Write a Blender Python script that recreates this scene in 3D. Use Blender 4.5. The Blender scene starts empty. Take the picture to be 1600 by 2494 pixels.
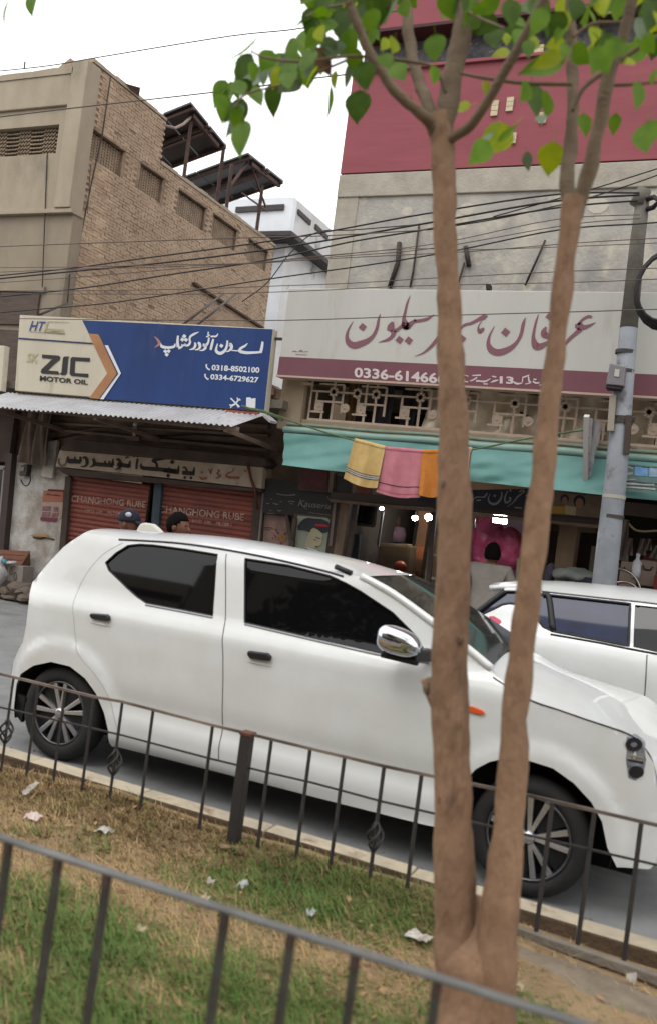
import bpy, bmesh, math, random
from mathutils import Vector, Matrix, noise
from mathutils.geometry import delaunay_2d_cdt

SC = bpy.context.scene
COL = SC.collection
rnd = random.Random(7)

# ------------------------------------------------------------------ camera
F_PX, CX, CY, CAM_H = 2155.0, 800.0, 1247.0, 1.70
def _basis():
    v1 = Vector((-4750, -600, F_PX)); v2 = Vector((960, 143, F_PX))
    x = -v1.normalized(); y = (v2 - x * v2.dot(x)).normalized(); z = x.cross(y)
    if z.y > 0: z = -z
    return Matrix((x, y, z))          # rows: world axes seen from the camera (image x right, y down, z forward)
RB = _basis()
CAM = Vector((0, 0, CAM_H))
cd = bpy.data.cameras.new('street_camera'); co = bpy.data.objects.new('street_camera', cd); COL.objects.link(co)
cx, cyv, cz = RB @ Vector((1, 0, 0)), RB @ Vector((0, -1, 0)), RB @ Vector((0, 0, -1))
co.matrix_world = Matrix(((cx.x, cyv.x, cz.x, CAM.x), (cx.y, cyv.y, cz.y, CAM.y), (cx.z, cyv.z, cz.z, CAM.z), (0, 0, 0, 1)))
cd.sensor_fit = 'VERTICAL'; cd.sensor_height = 36.0; cd.lens = F_PX / 2494.0 * 36.0
cd.clip_start = 0.05; cd.clip_end = 600
cd.dof.use_dof = True; cd.dof.focus_distance = 10.0; cd.dof.aperture_fstop = 2.3
SC.camera = co

# ------------------------------------------------------------------ overcast daylight
W = bpy.data.worlds.new('World'); SC.world = W; W.use_nodes = True
wn, wl = W.node_tree.nodes, W.node_tree.links
wn.clear()
SUN_EL, SUN_ROT = math.radians(58), math.radians(200)
sky = wn.new('ShaderNodeTexSky'); sky.sky_type = 'NISHITA'; sky.sun_disc = False
sky.sun_elevation = SUN_EL; sky.sun_rotation = SUN_ROT; sky.dust_density = 4.0; sky.air_density = 1.2
hs = wn.new('ShaderNodeHueSaturation'); hs.inputs['Saturation'].default_value = 0.12
mixw = wn.new('ShaderNodeMix'); mixw.data_type = 'RGBA'; mixw.inputs['Factor'].default_value = 0.86
mixw.inputs['B'].default_value = (12.2, 12.3, 12.45, 1)      # cloud layer
bg = wn.new('ShaderNodeBackground'); bg.inputs['Strength'].default_value = 0.12
wo = wn.new('ShaderNodeOutputWorld')
wl.new(sky.outputs[0], hs.inputs['Color']); wl.new(hs.outputs[0], mixw.inputs['A'])
wl.new(mixw.outputs['Result'], bg.inputs['Color']); wl.new(bg.outputs[0], wo.inputs['Surface'])
sd = bpy.data.lights.new('sun', 'SUN'); sd.energy = 0.7; sd.angle = math.radians(25); sd.color = (1, 0.98, 0.95)
so = bpy.data.objects.new('sun', sd); COL.objects.link(so)
so.rotation_euler = (math.pi / 2 - SUN_EL, 0, math.radians(-20))
so.location = (0, -5, 20)
SC.view_settings.view_transform = 'Standard'; SC.view_settings.look = 'None'
SC.view_settings.exposure = 0.45; SC.view_settings.gamma = 1.0
try: SC.view_settings.use_curve_mapping = False
except Exception: pass
SC.cycles.max_bounces = 8; SC.cycles.diffuse_bounces = 6; SC.cycles.transparent_max_bounces = 12

# ------------------------------------------------------------------ pixel -> place (photograph 1600 x 2494)
def ray(px, py): return RB @ Vector((px - CX, py - CY, F_PX))
def U(px, py, Y): d = ray(px, py); return CAM + d * (Y / d.y)
def UX(px, py, X): d = ray(px, py); return CAM + d * (X / d.x)
def UZ(px, py, Z): d = ray(px, py); return CAM + d * ((Z - CAM_H) / d.z)
def crop(x0, y0, s, pts): return [(x0 + p[0] / s, y0 + p[1] / s) + tuple(q / s for q in p[2:]) for p in pts]

def lin(r, g, b, k=1.0):
    f = lambda c: (c / 255.0) / 12.92 if c / 255.0 <= 0.04045 else ((c / 255.0 + 0.055) / 1.055) ** 2.4
    return (min(f(r) * k, 0.9), min(f(g) * k, 0.9), min(f(b) * k, 0.9), 1)

# ------------------------------------------------------------------ materials
MATS = {}
def mat(name, c1, c2=None, scale=6.0, rough=0.7, bump=0.0, bscale=60.0, metal=0.0, spec=0.4, c3=None, s3=1.5, t3=0.55,
        rand=0.0, coat=0.0, stretch=(1, 1, 1), emit=None, transl=0.0, w3=0.06, detail=6):
    if name in MATS: return MATS[name]
    m = bpy.data.materials.new(name); m.use_nodes = True
    n, l = m.node_tree.nodes, m.node_tree.links
    p = n['Principled BSDF']
    p.inputs['Roughness'].default_value = rough; p.inputs['Metallic'].default_value = metal
    p.inputs['Specular IOR Level'].default_value = spec
    if coat: p.inputs['Coat Weight'].default_value = coat; p.inputs['Coat Roughness'].default_value = 0.03
    geo = n.new('ShaderNodeNewGeometry')
    mp = n.new('ShaderNodeMapping'); mp.inputs['Scale'].default_value = stretch
    l.new(geo.outputs['Position'], mp.inputs['Vector'])
    col = None
    def noise_fac(sc, lo, hi, det=detail):
        t = n.new('ShaderNodeTexNoise'); t.inputs['Scale'].default_value = sc; t.inputs['Detail'].default_value = det
        t.inputs['Roughness'].default_value = 0.62
        l.new(mp.outputs[0], t.inputs['Vector'])
        r = n.new('ShaderNodeMapRange'); r.inputs['From Min'].default_value = lo; r.inputs['From Max'].default_value = hi
        l.new(t.outputs['Fac'], r.inputs['Value']); return r.outputs[0]
    def mix(a, b, f):
        x = n.new('ShaderNodeMix'); x.data_type = 'RGBA'
        for sock, val in (('A', a), ('B', b)):
            if hasattr(val, 'is_linked') or hasattr(val, 'links'): l.new(val, x.inputs[sock])
            else: x.inputs[sock].default_value = val
        l.new(f, x.inputs['Factor']); return x.outputs['Result']
    col = c1
    if c2: col = mix(c1, c2, noise_fac(scale, 0.32, 0.68))
    if c3: col = mix(col, c3, noise_fac(s3, t3, t3 + w3 * 2))
    if rand:
        oi = n.new('ShaderNodeObjectInfo')
        h = n.new('ShaderNodeHueSaturation')
        mr = n.new('ShaderNodeMapRange'); mr.inputs['To Min'].default_value = 1 - rand; mr.inputs['To Max'].default_value = 1 + rand
        l.new(oi.outputs['Random'], mr.inputs['Value']); l.new(mr.outputs[0], h.inputs['Value'])
        if isinstance(col, tuple): h.inputs['Color'].default_value = col
        else: l.new(col, h.inputs['Color'])
        col = h.outputs[0]
    if isinstance(col, tuple): p.inputs['Base Color'].default_value = col
    else: l.new(col, p.inputs['Base Color'])
    if bump:
        t = n.new('ShaderNodeTexNoise'); t.inputs['Scale'].default_value = bscale; t.inputs['Detail'].default_value = 5
        l.new(mp.outputs[0], t.inputs['Vector'])
        b = n.new('ShaderNodeBump'); b.inputs['Strength'].default_value = bump; b.inputs['Distance'].default_value = 0.02
        l.new(t.outputs['Fac'], b.inputs['Height']); l.new(b.outputs[0], p.inputs['Normal'])
    if emit: p.inputs['Emission Color'].default_value = emit[0]; p.inputs['Emission Strength'].default_value = emit[1]
    if transl:
        tr = n.new('ShaderNodeBsdfTranslucent'); ms = n.new('ShaderNodeMixShader'); ms.inputs[0].default_value = transl
        if isinstance(col, tuple): tr.inputs['Color'].default_value = col
        else: l.new(col, tr.inputs['Color'])
        out = n['Material Output']
        l.new(p.outputs[0], ms.inputs[1]); l.new(tr.outputs[0], ms.inputs[2]); l.new(ms.outputs[0], out.inputs['Surface'])
    MATS[name] = m
    return m

def glass_mat(name, tint, rough=0.02, alpha=0.25):
    if name in MATS: return MATS[name]
    m = bpy.data.materials.new(name); m.use_nodes = True
    n, l = m.node_tree.nodes, m.node_tree.links
    out = n['Material Output']; n.remove(n['Principled BSDF'])
    tr = n.new('ShaderNodeBsdfTransparent'); tr.inputs[0].default_value = tint
    gl = n.new('ShaderNodeBsdfGlossy'); gl.inputs['Roughness'].default_value = rough
    fr = n.new('ShaderNodeFresnel'); fr.inputs['IOR'].default_value = 1.52
    ms = n.new('ShaderNodeMixShader')
    l.new(fr.outputs[0], ms.inputs[0]); l.new(tr.outputs[0], ms.inputs[1]); l.new(gl.outputs[0], ms.inputs[2])
    l.new(ms.outputs[0], out.inputs['Surface']); MATS[name] = m
    return m

# ------------------------------------------------------------------ mesh building
ORG = {}
class MB:
    def __init__(s): s.v = []; s.f = []
    def add(s, vs, fs):
        o = len(s.v); s.v += [Vector(a) for a in vs]; s.f += [tuple(o + i for i in f) for f in fs]; return s
    def poly(s, pts): return s.add(pts, [tuple(range(len(pts)))])
    def box(s, x0, x1, y0, y1, z0, z1):
        x0, x1 = min(x0, x1), max(x0, x1); y0, y1 = min(y0, y1), max(y0, y1); z0, z1 = min(z0, z1), max(z0, z1)
        return s.add([(x0,y0,z0),(x1,y0,z0),(x1,y1,z0),(x0,y1,z0),(x0,y0,z1),(x1,y0,z1),(x1,y1,z1),(x0,y1,z1)],
                     [(0,3,2,1),(4,5,6,7),(0,1,5,4),(1,2,6,5),(2,3,7,6),(3,0,4,7)])
    def prism(s, pts, vec):
        n = len(pts); vec = Vector(vec)
        return s.add([Vector(p) for p in pts] + [Vector(p) + vec for p in pts],
                     [tuple(range(n)), tuple(range(2*n-1, n-1, -1))] + [(i, i+n, (i+1) % n + n, (i+1) % n) for i in range(n)])
    def tube(s, path, r, n=8, caps=True):
        P = [Vector(p) for p in path]; m = len(P); R = r if isinstance(r, (list, tuple)) else [r] * m
        o = len(s.v); prev = None
        for i, p in enumerate(P):
            d = (P[min(i+1, m-1)] - P[max(i-1, 0)])
            d = d.normalized() if d.length > 1e-9 else Vector((0, 0, 1))
            if prev is None:
                a = d.cross(Vector((0, 0, 1)) if abs(d.z) < 0.9 else Vector((1, 0, 0))).normalized()
            else:
                a = (prev - d * prev.dot(d)); a = a.normalized() if a.length > 1e-6 else d.orthogonal().normalized()
            prev = a; b = d.cross(a)
            for k in range(n):
                t = 2 * math.pi * k / n
                s.v.append(p + (a * math.cos(t) + b * math.sin(t)) * R[i])
        for i in range(m-1):
            for k in range(n):
                s.f.append((o+i*n+k, o+i*n+(k+1) % n, o+(i+1)*n+(k+1) % n, o+(i+1)*n+k))
        if caps: s.f.append(tuple(o+k for k in range(n-1, -1, -1))); s.f.append(tuple(o+(m-1)*n+k for k in range(n)))
        return s
    def bar(s, a, b, w, h=None, up=(0, 0, 1)):
        a, b = Vector(a), Vector(b); h = h or w; d = (b-a).normalized(); up = Vector(up)
        x = d.cross(up); x = x.normalized() if x.length > 1e-5 else d.orthogonal().normalized()
        y = x.cross(d).normalized(); x *= w/2; y *= h/2
        return s.add([a-x-y, a+x-y, a+x+y, a-x+y, b-x-y, b+x-y, b+x+y, b-x+y],
                     [(0,3,2,1),(4,5,6,7),(0,1,5,4),(1,2,6,5),(2,3,7,6),(3,0,4,7)])
    def ball(s, c, rx, ry=None, rz=None, n=12, m=8):
        ry = ry or rx; rz = rz or rx; c = Vector(c); o = len(s.v)
        for i in range(m+1):
            t = math.pi*i/m
            for k in range(n):
                a = 2*math.pi*k/n
                s.v.append(c + Vector((rx*math.sin(t)*math.cos(a), ry*math.sin(t)*math.sin(a), rz*math.cos(t))))
        for i in range(m):
            for k in range(n): s.f.append((o+i*n+k, o+(i+1)*n+k, o+(i+1)*n+(k+1) % n, o+i*n+(k+1) % n))
        return s
    def grid(s, fn, nu, nv):
        o = len(s.v)
        for i in range(nu+1):
            for j in range(nv+1): s.v.append(Vector(fn(i/nu, j/nv)))
        for i in range(nu):
            for j in range(nv):
                a = o+i*(nv+1)+j; s.f.append((a, a+nv+1, a+nv+2, a+1))
        return s
    def mesh(s, name, org=Vector((0, 0, 0)), smooth=False):
        me = bpy.data.meshes.new(name); me.from_pydata([tuple(v-org) for v in s.v], [], s.f)
        if smooth: me.polygons.foreach_set('use_smooth', [True]*len(me.polygons))
        me.update(); return me
    def build(s, name, m, parent=None, smooth=False, bevel=0.0, kind=None, label=None, cat=None, group=None, plabel=None, base=None, fixn=True, solid=0.0, subd=0):
        org = ORG[parent.name] if parent else (Vector(base) if base else s.base())
        me = s.mesh(name, org, smooth)
        if fixn:
            bm = bmesh.new(); bm.from_mesh(me); bmesh.ops.remove_doubles(bm, verts=bm.verts, dist=1e-5)
            bmesh.ops.recalc_face_normals(bm, faces=bm.faces); bm.to_mesh(me); bm.free()
        o = bpy.data.objects.new(name, me); COL.objects.link(o)
        if m: me.materials.append(m)
        if parent: o.parent = parent; ORG[o.name] = org
        else: o.location = org; ORG[o.name] = org
        if solid:
            q = o.modifiers.new('thick', 'SOLIDIFY'); q.thickness = solid
        if bevel:
            q = o.modifiers.new('bevel', 'BEVEL'); q.width = bevel; q.segments = 2; q.limit_method = 'ANGLE'; q.angle_limit = math.radians(40)
        if subd:
            q = o.modifiers.new('sub', 'SUBSURF'); q.levels = subd; q.render_levels = subd
        if kind: o['kind'] = kind
        if plabel: o['label'] = plabel
        tagit(o, label, cat, group)
        return o
    def base(s):
        xs = [v.x for v in s.v]; ys = [v.y for v in s.v]; zs = [v.z for v in s.v]
        return Vector(((min(xs)+max(xs))/2, (min(ys)+max(ys))/2, min(zs)))
def tagit(o, label=None, cat=None, group=None):
    if label: o['label'] = label
    if cat: o['category'] = cat
    if group: o['group'] = group
def T(name, label, cat, loc, group=None):
    o = bpy.data.objects.new(name, None); COL.objects.link(o); o.location = loc; o.empty_display_size = 0.1
    ORG[o.name] = Vector(loc); tagit(o, label, cat, group); return o
def place(me, name, parent, loc, rot=None, scale=None, m=None):
    """a piece that shares its mesh with others"""
    o = bpy.data.objects.new(name, me); COL.objects.link(o); o.parent = parent
    o.location = Vector(loc) - (ORG[parent.name] if parent else Vector((0, 0, 0)))
    if rot: o.rotation_euler = rot
    if scale: o.scale = scale
    return o

# ------------------------------------------------------------------ lettering
def smooth_path(pts, k=6):
    out = []
    n = len(pts)
    for i in range(n-1):
        p0, p1, p2, p3 = pts[max(i-1, 0)], pts[i], pts[i+1], pts[min(i+2, n-1)]
        for j in range(k):
            t = j/k
            out.append(tuple(0.5*((2*b)+(-a+c)*t+(2*a-5*b+4*c-d)*t*t+(-a+3*b-3*c+d)*t**3) for a, b, c, d in zip(p0, p1, p2, p3)))
    out.append(tuple(pts[-1])); return out
def pen(mb, strokes, Y, dots=()):
    """brush strokes given as (px, py, width) on the plane Y, and diamond dots (px, py, half)"""
    for st in strokes:
        q = smooth_path(st) if len(st) > 2 else list(st)
        L, R = [], []
        for i, (x, y, w) in enumerate(q):
            a, b = q[max(i-1, 0)], q[min(i+1, len(q)-1)]
            dx, dy = b[0]-a[0], b[1]-a[1]; d = math.hypot(dx, dy) or 1
            nx, ny = -dy/d*max(w, 0.4)/2, dx/d*max(w, 0.4)/2
            L.append(U(x+nx, y+ny, Y)); R.append(U(x-nx, y-ny, Y))
        n = len(q)
        mb.add(L+R, [(i, i+1, n+i+1, n+i) for i in range(n-1)])
    for (x, y, h) in dots:
        mb.poly([U(x-h, y+h*0.1, Y), U(x-h*0.1, y-h, Y), U(x+h, y-h*0.1, Y), U(x+h*0.1, y+h, Y)])
    return mb
def text_mb(s, quad, Y, bold=0.0, shear=0.0, mb=None, unproj=None):
    """letters of the built-in font stretched over a quad of pixels (TL, TR, BR, BL) on the plane Y"""
    cu = bpy.data.curves.new('lettering_curve', 'FONT'); cu.body = s; cu.offset = bold; cu.shear = shear; cu.resolution_u = 3
    ob = bpy.data.objects.new('lettering_curve', cu); COL.objects.link(ob)
    dg = bpy.context.evaluated_depsgraph_get(); me = bpy.data.meshes.new_from_object(ob.evaluated_get(dg))
    xs = [v.co.x for v in me.vertices]; ys = [v.co.y for v in me.vertices]
    x0, x1, y0, y1 = min(xs), max(xs), min(ys), max(ys)
    tl, tr, br, bl = quad; vs = []
    up = unproj or (lambda x, y: U(x, y, Y))
    for v in me.vertices:
        u = (v.co.x-x0)/(x1-x0); w = (y1-v.co.y)/(y1-y0)
        x = (tl[0]*(1-u)+tr[0]*u)*(1-w)+(bl[0]*(1-u)+br[0]*u)*w
        y = (tl[1]*(1-u)+tr[1]*u)*(1-w)+(bl[1]*(1-u)+br[1]*u)*w
        vs.append(up(x, y))
    mb = mb or MB(); mb.add(vs, [tuple(p.vertices) for p in me.polygons])
    bpy.data.objects.remove(ob); bpy.data.meshes.remove(me); bpy.data.curves.remove(cu)
    return mb
def pxpoly(mb, pts, Y): return mb.poly([U(x, y, Y) for x, y in pts])
# ------------------------------------------------------------------ palette
asphalt = mat('dusty_asphalt', lin(156,156,154,.72), lin(134,135,136,.66), 2.2, .9, .5, 140, c3=lin(118,116,112,.7), s3=1.3, t3=.58, w3=.08)
earth = mat('dry_earth', lin(176,148,112,.66), lin(142,118,86,.6), 5, .95, .5, 40, c3=lin(124,120,72,.58), s3=1.1, t3=.54)
soil = mat('bare_soil', lin(165,150,130,.6), lin(135,118,98,.55), 6, .95, .5, 50)
kerb_paint = mat('kerb_cream_paint', lin(206,190,162,.72), lin(186,174,152,.66), 9, .85, .3, 60, rand=.09, c3=lin(142,116,90,.6), s3=6, t3=.56, w3=.08)
concrete = mat('rough_concrete', lin(150,140,126,.62), lin(126,116,104,.6), 4, .9, .4, 50)
pave = mat('pavement_dust', lin(140,126,112,.6), lin(118,105,94,.6), 3, .95, .4, 40)

# ------------------------------------------------------------------ ground
MB().poly([(-250,-250,-.06),(250,-250,-.06),(250,250,-.06),(-250,250,-.06)]).build('ground', asphalt, kind='structure')
MB().box(-80, 80, 4.03, 9.55, -.05, 0).build('road', asphalt, kind='structure')
def gz(x, y):
    return .085 + .03*noise.noise((x*1.3, y*1.7, 0)) + .012*noise.noise((x*5, y*6, 3)) + (.03 if y > 3.6 and x < -.9 else 0)*(min((y-3.6)/.2, 1) if y > 3.6 else 0)
MB().grid(lambda u, v: (-9+15*u, -1.2+5.1*v, gz(-9+15*u, -1.2+5.1*v)), 110, 60).build('median_ground', earth, kind='structure', smooth=True)
kb = bpy.data.objects.new('kerb', None); COL.objects.link(kb); kb['kind'] = 'structure'; kb.location = (0, 3.96, 0); ORG['kerb'] = Vector((0, 3.96, 0))
km = MB().box(-.372, .372, -.062, .062, -.05, .15).mesh('kerb_stone'); km.materials.append(kerb_paint); km.materials.append(mat('kerb_dirt_face', lin(128,104,82,.56), lin(104,86,66,.52), 8, .95, .5, 50)); km.polygons[2].material_index = 1
for i in range(28):
    o = place(km, 'kerb_stone', kb, (-15+.75*i, 3.96+rnd.uniform(-.006, .006), rnd.uniform(-.006, .006)), (0, rnd.uniform(-.006, .006), rnd.uniform(-.008, .008)))
    q = o.modifiers.new('bevel', 'BEVEL'); q.width = .012; q.segments = 2
MB().grid(lambda u, v: (lambda p: (p.x, p.y, gz(p.x, p.y)+.012-.03*abs(2*v-1)**3))(UZ(1240+460*u, 2270+150*u+(30+60*u)*v*1.5+8*math.sin(u*9+v*4), .11)), 24, 8).build('dirt_path', soil, kind='structure', smooth=True)
MB().bar(UZ(1255,2266,.105), UZ(1660,2405,.105), .035, .04).build('edging_strip', concrete, kind='structure', bevel=.006)
# far pavement: broken step left, low slab right
MB().box(-18, -5.0, 9.6, 10.3, -.05, .27).build('shop_step', pave, kind='structure', bevel=.02)
MB().box(-5.0, 9, 9.5, 14, -.05, .17).build('shop_pavement', pave, kind='structure', bevel=.02)

# ------------------------------------------------------------------ left plastered and brick building
plaster = mat('stained_plaster', lin(192,178,156,.7), lin(174,160,138,.66), 1.6, .95, .25, 30, c3=lin(146,136,120,.62), s3=.8, t3=.55, w3=.1, stretch=(1,1,.45))
plaster_lo = mat('sooty_plaster', lin(156,143,126,.66), lin(174,160,138,.66), 1.4, .95, .25, 30, c3=lin(98,88,76,.55), s3=.8, t3=.55, w3=.15, stretch=(1,1,.4))
mortar = mat('dusty_mortar', lin(178,156,132,.66), lin(136,114,96,.55), 3, .95, .4, 60)
brickm = mat('weathered_brick', lin(208,184,156,.74), lin(186,160,134,.7), 2.6, .95, .35, 90, rand=.14, c3=lin(166,132,118,.66), s3=.42, t3=.6, w3=.1)
jali_m = mat('jali_clay', lin(176,156,132,.66), lin(152,132,110,.62), 5, .95)
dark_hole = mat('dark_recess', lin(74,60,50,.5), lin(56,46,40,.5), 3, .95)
LX, LY = -11.5, 12.5
lb = T('brick_building', 'tall brown plastered building with a bare brick side wall and small lattice vents', 'building', (-16, LY, 0))
ZT = 9.42
front = MB()
front.box(-24, LX+.06, LY, 12.78, -.05, 6.62)            # lower front
front.build('lower_front_wall', plaster_lo, lb)
MB().box(-24, LX+.09, LY-.10, 12.75, 6.62, 6.70).build('slab_edge', plaster, lb, bevel=.01)
up = MB()
up.box(-24, LX-.02, LY-.04, 12.75, 6.70, 7.76); up.box(-24, LX-.02, LY-.04, 12.75, 8.30, 8.62)
up.box(LX-.52, LX-.02, LY-.04, 12.75, 7.76, 8.30); up.box(-24, -14.6, LY-.04, 12.75, 7.76, 8.30)
up.build('upper_front_wall', plaster, lb)
MB().box(-24, LX-.335, LY-.10, 12.74, 8.625, 9.30).build('parapet_band', plaster, lb, bevel=.015)
MB().box(LX-.33, LX+.04, LY-.12, 12.75, 6.71, ZT).build('corner_pilaster', plaster, lb, bevel=.015)
cop = MB()
prev = None
for i in range(26):
    x = -24+i*(12.2/25); z = 9.32+.03*noise.noise((x*1.5, 0, 0))
    if prev: cop.add([(prev[0], LY-.12, 9.2), (x, LY-.12, 9.2), (x, LY-.12, z), (prev[0], LY-.12, prev[1]), (prev[0], 12.75, 9.2), (x, 12.75, 9.2), (x, 12.75, z), (prev[0], 12.75, prev[1])], [(0,1,2,3),(4,7,6,5),(3,2,6,7)])
    prev = (x, z)
cop.build('coping', plaster, lb)
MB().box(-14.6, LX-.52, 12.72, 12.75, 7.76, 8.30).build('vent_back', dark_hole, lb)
j = MB()
for r in range(7):
    for k in range(34):
        x = -14.58+k*.0755; z = 7.80+r*.074
        j.bar((x, 12.58, z-.02), (x+.062, 12.58, z+.028 if (k//4) % 2 else z-.01), .05, .026)
j.build('vent_lattice', jali_m, lb)
# side wall of real bricks, running back from the corner
SW0, SW1, SY0, SY1 = LX-.25, LX-.02, 12.75, 20.05
wins = [(12.80, 13.72), (14.30, 15.06), (15.66, 16.72), (17.08, 18.14), (18.75, 19.72)]
def sidetop(y):
    return 9.50 if y < 14.9 else 8.58
base = MB()
base.box(SW0, SW1, SY0, SY1, -.05, 7.80); base.box(SW0, SW1, SY0, SY1, 8.32, 8.56); base.box(SW0, SW1, SY0, 14.88, 8.56, 9.46)
e = SY0
for a, b in wins:
    if a > e: base.box(SW0, SW1, e, a, 7.80, 8.32)
    e = b
base.box(SW0, SW1, e, SY1, 7.80, 8.32)
base.build('side_wall', mortar, lb)
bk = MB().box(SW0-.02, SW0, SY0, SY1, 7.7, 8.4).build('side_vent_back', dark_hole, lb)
for a, b in wins:
    j = MB()
    nr, nc = 9, int((b-a)/.075)
    for r in range(nr):
        for k in range(nc):
            y = a+(k+.5)*(b-a)/nc; z = 7.83+r*(.49/nr)
            j.bar((SW1-.07, y-.03, z-.012), (SW1-.07, y+.028, z+(.03 if k % 2 else .006)), .05, .028, up=(1, 0, 0))
    j.build('vent_lattice', jali_m, lb)
    MB().bar((SW1+.01, a-.03, 8.335), (SW1+.01, b+.03, 8.335), .07, .04).build('vent_lintel', mortar, lb)
BL, BH = .205, .059
bm_shared = MB().box(-.02, .008, -.099, .099, -.0265, .0265).mesh('brick'); bm_shared.materials.append(brickm)
cells = []
z = 3.0; row = 0
while z < 9.5:
    y = SY0+.12+(BL/2 if row % 2 else 0)
    while y < SY1-.05:
        if z+.03 < sidetop(y) and not any(a-.10 < y < b+.10 and 7.78 < z < 8.35 for a, b in wins): cells.append((y, z))
        y += BL
    z += BH; row += 1
cells.sort(key=lambda c: (c[0]-0)**2+(c[1]-6.5)**2*1.0)
rest = MB()
for i, (y, z) in enumerate(cells):
    dx = rnd.gauss(0, .003); dy = rnd.gauss(0, .004); dz = rnd.gauss(0, .003)
    if rnd.random() < .012: continue
    if i < 300:
        place(bm_shared, 'brick', lb, (SW1+dx, y+dy, z+dz), (rnd.gauss(0, .02), 0, rnd.gauss(0, .02)))
    else:
        h = .0265*rnd.uniform(.85, 1.08); w = .098*rnd.uniform(.9, 1.03)
        rest.add([(SW1-.02, y+dy-w, z+dz-h), (SW1+.008+dx, y+dy-w, z+dz-h), (SW1+.008+dx, y+dy+w, z+dz-h), (SW1-.02, y+dy+w, z+dz-h),
                  (SW1-.02, y+dy-w, z+dz+h), (SW1+.008+dx, y+dy-w, z+dz+h), (SW1+.008+dx, y+dy+w, z+dz+h), (SW1-.02, y+dy+w, z+dz+h)],
                 [(0,1,5,4),(1,2,6,5),(2,3,7,6),(4,5,6,7),(0,3,2,1)])
rest.build('brickwork', brickm, lb, kind='stuff', fixn=False)
for y0, y1, zz in ((SY0-.2, 14.9, 9.47), (14.9, SY1, 8.57)):
    n = int((y1-y0)/.3); topc = MB()
    for k in range(n):
        a = y0+(y1-y0)*k/n; h = .05+.035*rnd.random()
        topc.box(SW0, SW1+.03, a, a+(y1-y0)/n-.004, zz, zz+h)
    topc.build('side_coping', plaster, lb)
MB().box(-24, SW0-.02, 12.8, 20, 8.0, 8.1).build('roof', concrete, lb)
MB().add([(LX-.95, 12.5, 9.3), (LX-.45, 12.5, 9.36), (LX-.75, 12.75, 9.72), (LX-.35, 13.2, 9.5), (LX-.95, 13.2, 9.4)], [(0,1,2),(1,3,2),(3,4,2),(4,0,2)]).build('broken_coping', mortar, lb)
MB().add([(LX-.1, 13.25, 9.5), (LX+.16, 13.75, 9.58), (LX-.1, 14.05, 9.45), (LX-.1, 13.6, 9.42)], [(0,1,3),(1,2,3),(0,2,1)]).build('tin_flap', mat('rusty_tin', lin(150,128,112,.6), lin(110,88,76,.6), 6, .8), lb)
boards = mat('grey_boards', lin(118,102,92,.6), lin(98,84,76,.55), 2, .9, .2, 40, stretch=(1,1,6))
for k, (a, b, z0, z1) in enumerate(((-14.4, -12.95, 4.55, 5.15), (-12.9, -11.95, 4.55, 5.15), (-14.4, -12.95, 3.2, 4.45), (-12.9, -11.95, 3.2, 4.45))):
    MB().box(a, b, LY-.05, LY-.005, z0, z1).build('window_board', boards, lb, bevel=.008)
MB().box(-14.6, -11.85, LY-.06, LY-.005, 5.17, 5.27).build('window_lintel', plaster_lo, lb)
pipe = mat('rusty_conduit', lin(92,74,66,.5), lin(70,58,52,.5), 4, .7)
MB().tube([UX(270,190,SW1+.05), UX(250,330,SW1+.05), UX(225,440,SW1+.05), UX(195,590,SW1+.05), UX(172,660,SW1+.05), U(165,740,12.4)], .013, 6).build('drain_pipe', pipe, lb, smooth=True)
for a_, b_, w_ in (((116,372),(104,700),.018),((222,400),(214,520),.012),((62,150),(60,168),.03)):
    MB().bar(U(a_[0], a_[1], LY-.06), U(b_[0], b_[1], LY-.06), w_, .012).build('thin_conduit', pipe, lb)
MB().bar(UX(470,690,SW1+.03), UX(640,800,SW1+.03), .12, .05).build('roof_scar', mat('roof_scar_dark', lin(110,80,68,.5), lin(90,66,58,.5), 5, .95), lb)

# ------------------------------------------------------------------ rooftop solar canopy
panel = mat('dark_panel', lin(58,52,56,.5), lin(78,74,78,.5), 2.0, .35, 0, spec=.5)
rust = mat('rusty_steel', lin(112,82,72,.55), lin(86,64,58,.5), 8, .75, .2, 80)
cp = T('rooftop_panel_canopy', 'rusty steel frame holding two rows of dark panels above the brick side wall', 'canopy', UX(528,512,-12.2))
def dirq(px, py, X): return UX(px, py, X)
tilt = Vector((-2.2, 0, -.62))
def canopy(tr, br, lbl):
    a, b = Vector(tr), Vector(br)
    for k in range(3):
        for q in range(2):
            u0, u1 = k/3+.008, (k+1)/3-.008
            v0, v1 = (0, .485) if q == 0 else (.53, 1)
            P = lambda u, v: a+(b-a)*v+tilt*u
            MB().prism([P(u0, v0), P(u1, v0), P(u1, v1), P(u0, v1)], (0, 0, .045)).build('solar_panel', panel, cp)
    for v in (.06, .45, .56, .95):
        p = a+(b-a)*v; MB().bar(p+Vector((.02, 0, -.05)), p+tilt+Vector((0, 0, -.05)), .06, .06).build('purlin', rust, cp)
a1, b1 = UX(467,252,-11.75), UX(543,345,-11.75)
a2, b2 = UX(606,375,-11.75), UX(692,443,-11.75)
canopy(a1, b1+(b1-a1)*.15, 'near'); canopy(a2, b2, 'far')
for a, b in ((a1, b1), (a2, b2)):
    MB().bar(a+(b-a)*.18+Vector((-.12, 0, -.1)), b+Vector((-.12, 0, -.1)), .09, .09).build('rail_beam', rust, cp)
for (p, q) in (((470,270),(448,450)), ((547,350),(530,520)), ((640,452),(624,600)), ((566,400),(552,500))):
    P0 = UX(p[0], p[1], -11.95); Q0 = UX(q[0], q[1], -11.95); Q0.y = P0.y; Q0.x = P0.x; Q0.z = 8.1
    MB().bar(P0, Q0, .075).build('post', rust, cp)
MB().bar(UX(612,400,-11.95), UX(648,505,-11.95), .04).build('brace', rust, cp)
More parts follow.
